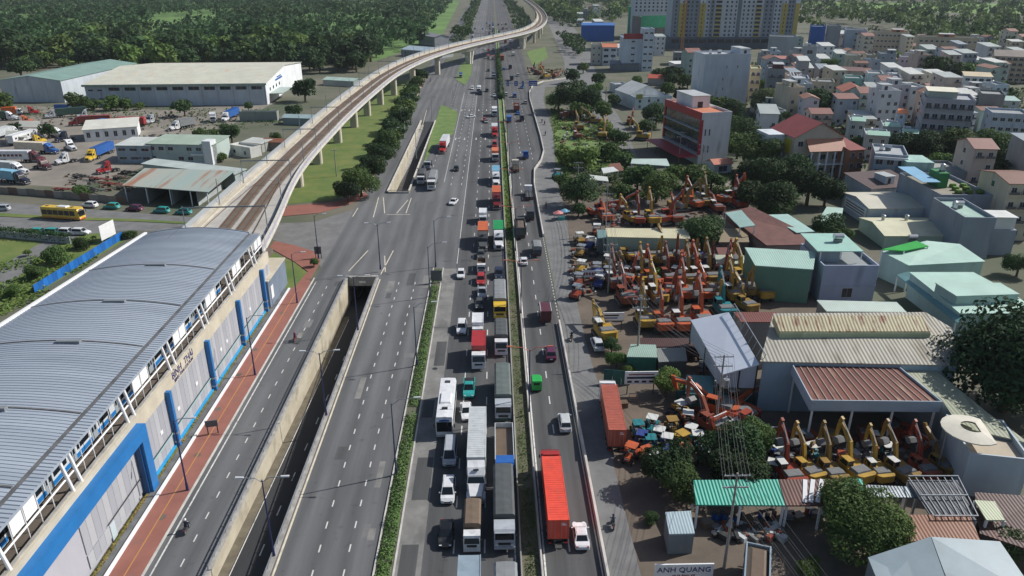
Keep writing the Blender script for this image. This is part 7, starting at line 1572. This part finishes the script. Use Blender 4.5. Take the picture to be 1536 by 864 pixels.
# right side
L2 = [(985,170,20,'tree left of the red glazed side of the white building','near',1),(972,188,13,'bush beside the yellow digger lane','mid',0),(1012,112,14,'tree behind the low site wall','mid',1),(1032,120,13,'tree left of the blank white block','mid',0),(1078,122,14,'tree behind the blank white block corner','mid',1),(1000,132,12,'tree behind the pale annex','mid',0),(1020,140,14,'tree beside the penthouse of the terracotta roof','mid',1),(1020,205,10,'tree in front of the red canopy','mid',1),(935,205,10,'shrub at the end of the dirt lane','mid',0),(920,150,9,'small tree by the shop with blue doors','mid',1),(955,120,9,'small tree behind the low shop','mid',0),
 (1035,160,14,'tree behind the red and white building','mid',1),(1060,150,12,'tree below the blank white block','mid',0),(1100,165,18,'tree between the blank white block and the olive tree','near',1),(1170,175,16,'tree above the villa white wing','near',0),(1200,190,14,'tree behind the villa ridge','mid',1),(1278,160,10,'tree beside the beige party wall','mid',1),(1310,175,12,'tree left of the small orange-roofed blue house','mid',0),(1410,165,9,'tree behind the hotel block','mid',1),(1450,165,10,'tree right of the hotel roof','mid',0),(1330,250,18,'tree in front of the terrace row','near',1),(1290,300,14,'tree above the banner shed','mid',1),(860,112,12,'tree at the top of the junction','mid',1),(875,100,9,'tree beside the cream junction house','mid',0),(900,118,10,'tree in front of the low shop','mid',1),(905,190,12,'bush between the dirt lane and the lot','mid',2),(920,200,11,'bush at the lane beside the lot','mid',0),(858,140,26,'large dark tree at the barrier bend','near',1),(884,150,22,'dense tree right of the one at the barrier bend','near',1),(838,146,18,'tree nearest the winding barrier top','near',0),(905,163,15,'low tree by the dirt lane end','mid',0),(868,165,16,'bushy tree in front of the barrier bend clump','mid',0),(893,132,10,'small tree by the yellow digger','mid',2),
 (848,232,18,'light green bush by the frontage verge','mid',2),(880,236,20,'spreading bush in the green lot','mid',2),(908,228,18,'bushy tree beside the machine lot','mid',0),(938,240,18,'bush right of the machine lot','mid',0),(866,282,28,'big dark roadside tree beside the pale canopy','near',1),(845,270,14,'small tree left of the dark roadside one','mid',0),(957,264,20,'leafy tree behind the white canopy','mid',0),(986,276,27,'broad tree in the middle of the upper yard','near',0),(1012,258,17,'tree below the long teal roof','mid',2),(1042,264,20,'banana clump below the pole','mid',0),(1068,268,16,'banana clump beside the dirt lane','mid',0),(942,290,14,'small tree beside the orange boom','mid',0),(868,312,12,'small tree beside the road stall','mid',1),
 (1056,345,32,'round dark tree at the end of the cream roofed shed','near',1),(888,230,12,'shrub at the roadside verge','mid',2),(985,410,13,'small tree between the excavator rows','mid',2),
 (1118,195,28,'tall tree directly right of the red and white building','near',1),(1108,215,22,'tree below the tall one by the red and white building','mid',0),(1140,225,32,'broad tree left of the yellow sign villa','near',0),(1128,262,28,'dark tree behind the dirt lane','near',1),(1160,260,34,'dark tree below the villa','near',1),(1192,252,30,'tree under the villa balconies','near',1),(1215,275,32,'dark tree right of the villa trees','near',4),(1170,298,32,'dark tree above the brown tiled house','near',1),(1122,290,22,'low tree beside the small lane','mid',1),(1240,285,24,'dark tree left of the townhouse front','near',4),(1148,318,16,'bush above the teal roof shed','mid',0),
 (1150,150,22,'olive tree below the cream block','near',3),(1222,152,28,'very dark dense tree in the middle of the town','near',4),(1245,160,16,'tree right of the very dark town tree','mid',1),(1085,158,18,'tree behind the terracotta roof','mid',0),(1002,108,10,'tree behind the red-roofed cottage','mid',0),(985,112,12,'tree beside the hotel wing','mid',1),(1010,118,12,'tree below the site hut','mid',1),
 (1242,338,24,'round dark tree beside the banner shed','near',1),(1262,352,16,'small tree below the banner shed','mid',0),(1290,216,14,'tree between the terrace houses','mid',0),(1315,205,10,'light bush among the terrace houses','mid',2),
 (1352,214,22,'dark tree left of the hotel block','near',4),(1395,216,26,'tree in front of the hotel block, left','near',1),(1425,212,28,'tree in front of the hotel block, middle','near',0),(1458,222,26,'tree in front of the hotel block, right','near',1),(1495,216,28,'tree in front of the blue house','near',0),(1520,238,30,'tree at the right edge below the blue house','near',1),(1405,245,22,'lower tree behind the dark grey building','near',2),(1440,250,24,'lower tree right of the dark grey building','near',1),(1480,258,28,'dark tree beside the roof garden','near',4),(1515,280,30,'dark tree at the right edge beside the roof garden','near',1),(1490,290,14,'light shrub right of the roof garden','mid',2),(1535,330,24,'tree at the right edge above the terrace house','near',4),(1530,395,20,'tree at the right edge beside the factory roof','near',1),
 (1418,106,24,'tree cluster crown left below the beige apartments','mid',1),(1440,110,20,'tree cluster crown centre below the beige apartments','mid',0),(1462,106,18,'tree cluster crown right below the beige apartments','mid',1),(1500,140,16,'tree below the dormitory block','mid',1),(1352,107,9,'small yellowish tree among the houses','mid',2),(1242,100,14,'tree between the slim house and the blank cream house','mid',0),
 (1530,528,106,'huge dark tree filling the right edge above the white building','big',4),(1000,692,38,'left of the twin trees hiding the small tractors','near',1),(1025,722,32,'lower crown left of the twin trees','near',0),(1098,668,44,'right of the twin trees hiding the small tractors','near',1),(1130,652,32,'upper crown beside the right twin tree','near',0),(1110,708,38,'lower crown of the trees above the teal roof','near',1),
 (1290,782,54,'full round green tree in front of the rust-brown lean-to','big',0),(1500,812,34,'creeper-covered bush at the bottom right roof','near',0),(1530,790,24,'bush in the bottom right corner','near',2),(925,538,15,'bright young tree beside the container hut','near',2),(918,516,13,'dark small tree under the banner sign','near',1),(942,553,10,'round bush beside the white shop board','near',2),(1000,572,22,'tree beside the utility pole above the tractors','near',2),(1212,850,18,'bush at the bottom centre right','near',2),(975,775,12,'bush beside the metal kiosk','near',1)]
for a in L2: T(a[0], a[1], a[2]*(1.22 if a[2] < 60 else 1.1), a[3], a[4], a[5], zr=.7 if ('bush' in a[3] or 'shrub' in a[3]) else .88, name='shrub' if ('bush' in a[3] or 'shrub' in a[3]) else 'tree')
rs = random.Random(8); townn = 0
for k in range(400):
    px, py = rs.uniform(1145, 1530), rs.uniform(70, 190); x, y = G(px, py)
    if townn >= 45: break
    if any((x-u)**2+(y-v)**2 < (q*.8)**2 for u, v, q in FOOT): continue
    townn += 1; r = rs.uniform(2.5, 5)
    put_tree(x, y, r, r*1.1, f'{ORD[townn-1]} small garden tree tucked between the town houses', 'mid', rs.choice((0,1,2)), name='garden_tree', group='small garden trees in the town')
# shrubs of the planted strips
def shrub_strip(name, label, fx, y0, y1, w, h, n, leaf, m_, seed, kindstuff=True):
    rs = random.Random(seed); mb = MB()
    for k in range(n):
        y = y0+(y1-y0)*rs.random()**1.5; x0 = fx(y)
        if mnoise.noise((9, y*.22, seed)) < -.42: continue
        u = rs.uniform(-1, 1); hh = h*(.5+.8*mnoise.noise((0, y*.35, seed))+.35)*(1-u*u*.6)
        z = rs.uniform(.15, max(.3, hh)); p = Vector((x0+u*w/2*(1+.25*mnoise.noise((5, y*.5, seed))), y, z))
        nn = Vector((rs.gauss(u*.7,.5), rs.gauss(0,.6), rs.gauss(.7,.5))).normalized(); t = nn.orthogonal().normalized(); t2 = nn.cross(t); l = leaf*rs.uniform(.6,1.4)*(1 if y < 160 else 1.8)
        mb.add([tuple(p-t*l), tuple(p-t2*l*.6), tuple(p+t*l), tuple(p+t2*l*.6)], [(0,1,2,3)])
    o = obj(name, mb, m_); o['kind'] = 'stuff'; o['label'] = label; o['category'] = 'shrubs'
shrub_strip('strip_shrubs','leafy shrubs planted along the left divider strip',lambda y: -12.8, 45, 156, 1.7, .85, 15000, .13, mat('strip_green',hexc('4a6a30'),.8,0,0,.6,rgb2=hexc('5c7a3c')), 3)
shrub_strip('median_shrubs','low weeds and shrubs along the central reservation',lambda y: 3.75, 45, 185, 1.7, .45, 6000, .14, LEAF[0], 4)
shrub_strip('median_shrubs','trimmed shrubs of the far central reservation',lambda y: 4.1, 184, 330, 2.0, .35, 5000, .16, LEAF[2], 5)
shrub_strip('median_trees','row of small trees on the central reservation below the viaduct',lambda y: 4.1, 395, 620, 3.0, 3.2, 5000, .42, LEAF[1], 6)
shrub_strip('weed_edge','dry weeds along the station wall',lambda y: -44.75, 60, 145, .6, .5, 2500, .12, mat('dry_weed_leaf',hexc('8a7a3c'),.9,0,.3,1), 7)
def patch(name, label, polypx, n, h, leaf, m_, seed):
    rs = random.Random(seed); mb = MB(); P = [G(*p) for p in polypx]; xs = [p[0] for p in P]; ys = [p[1] for p in P]; k = 0
    def inside(x, y):
        c = False
        for i in range(len(P)):
            (x0, y0), (x1, y1) = P[i], P[i-1]
            if (y0 > y) != (y1 > y) and x < (x1-x0)*(y-y0)/(y1-y0)+x0: c = not c
        return c
    while k < n:
        x, y = rs.uniform(min(xs), max(xs)), rs.uniform(min(ys), max(ys))
        k += 1
        if not inside(x, y) or mnoise.noise((x*.12, y*.12, seed)) < -.12: continue
        p = Vector((x, y, rs.uniform(.05, h*(.5+mnoise.noise((x*.2, y*.2, 3)))+.1))); nn = Vector((rs.gauss(0,.5), rs.gauss(0,.5), rs.gauss(.8,.4))).normalized(); t = nn.orthogonal().normalized(); t2 = nn.cross(t); l = leaf*rs.uniform(.5,1.5)
        mb.add([tuple(p-t*l), tuple(p-t2*l*.6), tuple(p+t*l), tuple(p+t2*l*.6)], [(0,1,2,3)])
    o = obj(name, mb, m_); o['kind'] = 'stuff'; o['label'] = label; o['category'] = 'weeds'
patch('lot_weeds','rank green weeds covering the machine lot by the barrier bend',[(826,160),(834,235),(840,262),(870,258),(945,262),(950,225),(900,180),(850,165)],9000,1.2,.5,LEAF[2],1)
patch('scrub','scrub and grass left of the blue hoarding',[(-30,400),(-30,490),(60,450),(150,385),(185,355),(130,355),(80,380)],6000,.9,.35,LEAF[2],2)
patch('lot_weeds','undergrowth around the upper yard',[(850,255),(940,262),(1100,250),(1105,300),(940,300),(850,300)],9000,1.3,.5,LEAF[0],4)
patch('town_weeds','greenery covering open ground between the houses',[(1100,160),(1536,130),(1560,300),(1500,330),(1380,280),(1200,300),(1110,300)],16000,1.8,.9,LEAF[1],5)
patch('town_weeds','green ground cover behind the town houses',[(1000,100),(1536,70),(1560,150),(1100,165)],9000,1.8,1.2,LEAF[0],6)
patch('yard_weeds','weeds along the warehouse front in the truck yard',[(0,160),(420,165),(420,185),(330,200),(0,172)],5000,1.2,.5,LEAF[0],7)
# hedge on the boundary wall
a, b = G(-40, 352), G(105, 366); rs = random.Random(9); mb = MB()
for k in range(3500):
    u = rs.random(); p = Vector((lerp(a[0],b[0],u)+rs.gauss(0,.35), lerp(a[1],b[1],u)+.6+rs.gauss(0,.5), rs.uniform(.6, 2.6)+mnoise.noise((u*14,0,0))*.6)); nn = Vector((rs.gauss(0,.6), rs.gauss(-.3,.6), rs.gauss(.5,.5))).normalized(); t = nn.orthogonal().normalized(); t2 = nn.cross(t); l = rs.uniform(.12,.3)
    mb.add([tuple(p-t*l), tuple(p-t2*l*.6), tuple(p+t*l), tuple(p+t2*l*.6)], [(0,1,2,3)])
o = tag(obj('hedge', mb, LEAF[1]), 'dark creeper hedge growing over the pale boundary wall', 'hedge')
# ================================================================ lamps, poles, signs
LAMPN = mat('lamp_post_navy', hexc('232a55'), .45, 0, .1, 1); LAMPG = mat('lamp_arm_grey', hexc('8d9296'), .5, .3); CORAL = mat('lamp_arm_coral', hexc('c06a54'), .5, 0, .1, 1); LAMPH = mat('lamp_head', hexc('c9ccd0'), .4)
def lamp(x, y, z, h, arms, label, base=True, armm=None, postm=None):
    t = thing('street_lamp', label, 'street lamp', (x, y, z), 0, 'street lamps')
    obj('post', MB().cyl((0,0,0),(0,0,h),.13,.07,8), postm or LAMPN, t)
    if base: obj('base', MB().cyl((0,0,0),(0,0,1.1),.2,.16,8), LAMPN, t)
    for dx, up in arms:
        a = obj('arm', MB().tube([(0,0,h-.3),(dx*.35,0,h+up*.7),(dx,0,h+up)], .05, 5), armm or LAMPG, t)
        s = 1 if dx > 0 else -1
        obj('lamp_head', MB().loft([[(dx-s*.1,-.12,h+up-.05),(dx-s*.1,.12,h+up-.05),(dx-s*.1,.1,h+up+.1),(dx-s*.1,-.1,h+up+.1)],[(dx+s*.8,-.16,h+up+.02),(dx+s*.8,.16,h+up+.02),(dx+s*.8,.1,h+up+.14),(dx+s*.8,-.1,h+up+.14)]]), armm or LAMPH, a)
for i, y in enumerate((79.6,109.5,138.7)): lamp(-40, y, .13, 10.5, [(2.0,.4)], f'{ORD[i]} navy street lamp on the red pavement from the bottom')
lamp(-41.1, 164, .05, 10.5, [(2,.4)], 'navy street lamp at the corner of the side street')
for i, y in enumerate((67,96.2,125,155.4)): lamp(-25.5, y, .62, 10.5, [(2.2,.4),(-2.0,.3)], f'{ORD[i]} double-armed lamp on the right underpass parapet from the bottom')
for i, y in enumerate((82.2,112,141,158)): lamp(-13.4, y, .14, 11, [(3.0,.8)], f'{ORD[i]} tall curved lamp on the planted divider strip from the bottom', postm=mat('lamp_teal', hexc('3a4a5c'), .5))
for i, y in enumerate((96,131,166,201,236,271,306)): lamp(4.95, y, .85, 10.5, [(2.6,.5),(-2.6,.5)], f'{ORD[i]} coral double-armed lamp on the central reservation from the bottom', armm=CORAL, base=False)
for i, (px, py) in enumerate([(590,235),(603,200),(615,175),(680,160),(648,180),(625,238)]): x, y = G(px, py); lamp(x, y, .03, 10, [(2,.4)], f'{ORD[i]} grey lamp beside the far ramp', base=False, postm=LAMPG)
# gantry with blue direction signs
x, y = G(800, 148); t = thing('sign_gantry', 'steel gantry carrying blue direction signs over the outer lanes', 'sign gantry', (0, y, 0))
obj('post', MB().cyl((19.7,0,0),(19.7,0,8.6),.2), STEEL, t); obj('post', MB().cyl((4.0,0,.25),(4.0,0,8.6),.2), STEEL, t); obj('beam', MB().box(4,19.7,-.15,.15,7.8,8.2), STEEL, t)
SB = mat('sign_blue', hexc('1c4a9e'), .5)
for x0, x1 in ((7,8.4),(11,12.8),(15,16),(18.5,23)): p = obj('sign_panel', MB().box(x0,x1,-.3,-.16,6.6,9.0 if x1-x0 < 3 else 9.2), SB, t); obj('sign_text', MB().box(x0+.25,x1-.25,-.32,-.305,8.0,8.25), WHITE, p); obj('sign_text', MB().box(x0+.25,x1-.4,-.32,-.305,7.2,7.45), WHITE, p)
# utility poles and wires
POLE = mat('pole_concrete', hexc('8f8c86'), .85, 0, .15, 1)
def pole(px, py, h, label, arms=2, rz=0):
    x, y = G(px, py); t = thing('utility_pole', label, 'utility pole', (x, y, 0), rz, 'utility poles')
    obj('post', MB().cyl((0,0,0),(0,0,h),.2,.11,8), POLE, t)
    for k in range(arms):
        a = obj('crossarm', MB().box(-1.4,1.4,-.07,.07,h-.4-k*1.5,h-.28-k*1.5), STEEL, t)
        for q in (-1.3, -.5, .5, 1.3): obj('insulator', MB().cyl((q,0,h-.28-k*1.5),(q,0,h-.05-k*1.5),.06,.04,5), WHITE, a)
    return (x, y, h)
P = [pole(1086,852,13,'tall utility pole with twin crossarms at the bottom of the yard'),pole(1073,640,12,'utility pole with transformer beside the teal container hut'),pole(955,542,12,'utility pole behind the container hut'),pole(912,440,11,'utility pole at the edge of the excavator rows'),pole(908,352,11,'utility pole at the end of the cream roofed shed'),
     pole(1050,272,12,'utility pole among the banana trees'),pole(1018,245,11,'utility pole in front of the red canopy'),pole(908,165,11,'utility pole beside the dirt lane'),pole(976,215,10,'utility pole by the yellow digger'),pole(866,292,10,'utility pole in the dark roadside tree'),pole(505,265,9,'thin pole on the viaduct lawn',1),pole(430,312,8,'thin pole on the left corner of the lawn',1)]
x, y, h = P[1]; tt = thing('transformer', 'grey pole-mounted transformer beside the teal container hut', 'transformer', (x+.6, y-.5, 0))
obj('casing', MB().cyl((0,0,7.0),(0,0,8.3),.45,.45,10), STEEL, tt); obj('bracket', MB().box(-.6,.1,.3,.4,6.8,7.0), STEEL, tt); obj('bushing', MB().cyl((0,0,8.3),(0,0,8.8),.06), WHITE, tt)
WIRE = mat('wire', (.12,.12,.12), .6)
def wires(a, b, label, offs=(-1.3,-.5,.5,1.3), lv=(0,-1.5), sag=1.0):
    t = thing('power_lines', label, 'wire', (0,0,0))
    for l in lv:
        for o_ in offs:
            pts = []
            for k in range(9):
                u = k/8; pts.append((lerp(a[0],b[0],u)+o_, lerp(a[1],b[1],u), lerp(a[2],b[2],u)+l-.03-sag*4*u*(1-u)))
            obj('wire', MB().tube(pts, .022, 3), WIRE, t)
wires(P[0], P[1], 'power lines above the twin trees'); wires(P[1], P[2], 'power lines above the container hut'); wires(P[2], P[3], 'power lines above the front excavators'); wires(P[3], P[4], 'power lines above the roadside rollers'); wires(P[4], P[9], 'power lines in front of the upper trees')
wires(P[0], (P[0][0]+7, P[0][1]-35, 13), 'power lines running out of the bottom edge')
# signs on the right
def board(px, py, w, h, z, label, rz=0, lines=(), face=WHITE, cols=None):
    x, y = G(px, py); t = thing('sign_board', label, 'sign', (x, y, 0), rz)
    obj('panel', MB().box(-w/2,w/2,-.08,.08,z,z+h), face, t)
    for s in (-1, 1): obj('post', MB().box(s*w*.4-.07,s*w*.4+.07,.09,.22,0,z+h*.8), DARKM, t)
    for s_, size, zz, m_ in lines: lettering(t, s_, size, m_, (0, -.1, z+zz), (pi/2, 0, 0))
    return t, w, h, z
REDT = mat('red_letters', hexc('8f2030'), .6)
t, w, h, z = board(1023,880,6.4,2.0,1.2,'pale board with a name in dark letters at the bottom edge',0,[('ANH QUANG',.95,1.25,NAVY),('MUA BAN XE',.42,.45,REDT)])
t, w, h, z = board(960,592,5.2,2.2,2.0,'white shop board with printed machines by the parked lorry',0,[])
for k in range(4): obj('print', MB().box(-w/2+.4+k*1.15,-w/2+1.1+k*1.15,-.1,-.085,z+.25,z+.6), C['navy'], t)
obj('print', MB().box(-w/2+.3,w/2-.3,-.1,-.085,z+.95,z+1.3), C['navy'], t); obj('print', MB().box(-w/2+.6,w/2-.6,-.1,-.085,z+1.6,z+1.8), C['rustred'], t)
t, w, h, z = board(919,498,3.9,1.6,2.4,'small blue lettered banner board in the yard entrance',0,[])
obj('print', MB().box(-w/2+.2,w/2-1,-.1,-.085,z+.9,z+1.2), C['navy'], t); obj('print', MB().box(-w/2+.2,w/2-1.2,-.1,-.085,z+.4,z+.65), C['blue'], t)
t, w, h, z = board(888,426,4.6,1.6,1.6,'white banner with red lettering above the roadside rollers',0,[])
for k in range(7): obj('print', MB().box(-w/2+.3+k*.6,-w/2+.7+k*.6,-.1,-.085,z+.5,z+1.1), C['rustred'], t)
t, w, h, z = board(655,425,2.4,2.4,.6,'dark grey panel at the tip of the planted divider strip',0,[],face=mat('panel_grey',hexc('5a5e60'),.6)); 
t, w, h, z = board(478,388,1.6,1.8,1.2,'grey traffic sign panel on the red corner',0,[],face=mat('panel_grey',hexc('5a5e60')))
t, w, h, z = board(320,652,1.7,1.0,1.4,'dark notice panel standing on the red pavement',0.2,[],face=mat('panel_grey',hexc('5a5e60')))
# roadside stall, cement mixer lorry, old boat-like tank truck at the bottom
x, y = G(842, 330); t = thing('roadside_stall', 'roadside stall with pink and blue umbrellas', 'stall', (x, y, 0))
for k, (dx, c) in enumerate(((-.9,'pink'),(1.0,'sky'))):
    p = obj('umbrella', MB().loft([[(dx+1.5*cos(a),1.2*sin(a)+k*1.6,2.0) for a in [2*pi*i/10 for i in range(10)]],[(dx+.1*cos(a),.1*sin(a)+k*1.6,2.7) for a in [2*pi*i/10 for i in range(10)]]]), C[c], t); obj('umbrella_pole', MB().cyl((dx,k*1.6,0),(dx,k*1.6,2.3),.04), STEEL, p)
obj('counter', MB().box(-.9,.9,-.4,.4,0,.9), C['teal'], t)
x, y = G(1128, 905); veh('dump','old_lorry','truck','battered pale blue-grey lorry with rubble at the bottom edge',0,0,body='grey',cab='bluegrey',side='bluegrey',grp='vehicles beside the frontage road',center=(x+.5, y+1),rz=-.35+pi)

# drums and crates under the teal lean-to and around the yard
rs = random.Random(77)
drum = MB().cyl((0,0,0),(0,0,.9),.3,.3,10).mesh('drum'); rim_ = MB().cyl((0,0,.86),(0,0,.93),.32,.32,10).mesh('rim'); nd = {}
for i, (px, py) in enumerate([(1070,778),(1076,780),(1082,777),(1088,781),(1100,783),(1112,779),(1140,776),(1150,780),(1160,777),(990,560),(996,562),(1210,770),(1218,772),(1235,768)]):
    c = ('blue','navy','rustred')[i % 3 if i > 4 else 0]; zone = 'under the teal lean-to' if px < 1170 and px > 1050 else 'beside the teal container hut' if px < 1050 else 'under the rust-brown lean-to'; k = (c, zone); nd[k] = nd.get(k, -1)+1; x, y = G(px, py)
    t = thing('oil_drum', f'{ORD[nd[k]]} {c if c != "rustred" else "rusty"} drum from the left {zone}', 'drum', (x, y, .013), 0, 'oil drums in the yard'); obj('shell', drum, C[c], t); obj('rim', rim_, DARKM, t)
crate = MB().box(-.6,.6,-.5,.5,0,.8).mesh('box'); slat = MB().box(-.64,.64,-.54,.54,.3,.42).mesh('slat'); lid = MB().box(-.66,.66,-.56,.56,.8,.88).mesh('lid')
for i, (px, py) in enumerate([(1060,790),(1120,786),(1182,776),(1196,780),(1225,776),(950,600),(1012,536),(935,610)]):
    x, y = G(px, py); t = thing('crate', f'{ORD[i]} weathered crate counted along the lower yard sheds', 'crate', (x, y, .013), rs.uniform(-.5,.5), 'crates in the yard'); obj('box', crate, C[('wood','brown','grey')[i % 3]], t); obj('slat', slat, C['brown'], t); obj('lid', lid, C['wood'], t)
# ================================================================ air
hz = obj('haze', MB().box(-3000,3000,-400,4400,-7.5,100), None); hz['kind'] = 'stuff'
hm = bpy.data.materials.new('haze_air'); hm.use_nodes = True; N = hm.node_tree.nodes; N.clear()
vo = N.new('ShaderNodeVolumePrincipled'); vo.inputs['Color'].default_value = (.78, .86, .95, 1); vo.inputs['Density'].default_value = .00006; vo.inputs['Anisotropy'].default_value = .1
ou = N.new('ShaderNodeOutputMaterial'); hm.node_tree.links.new(vo.outputs['Volume'], ou.inputs['Volume'])
hz.material_slots[0].link = 'OBJECT'; hz.material_slots[0].material = hm
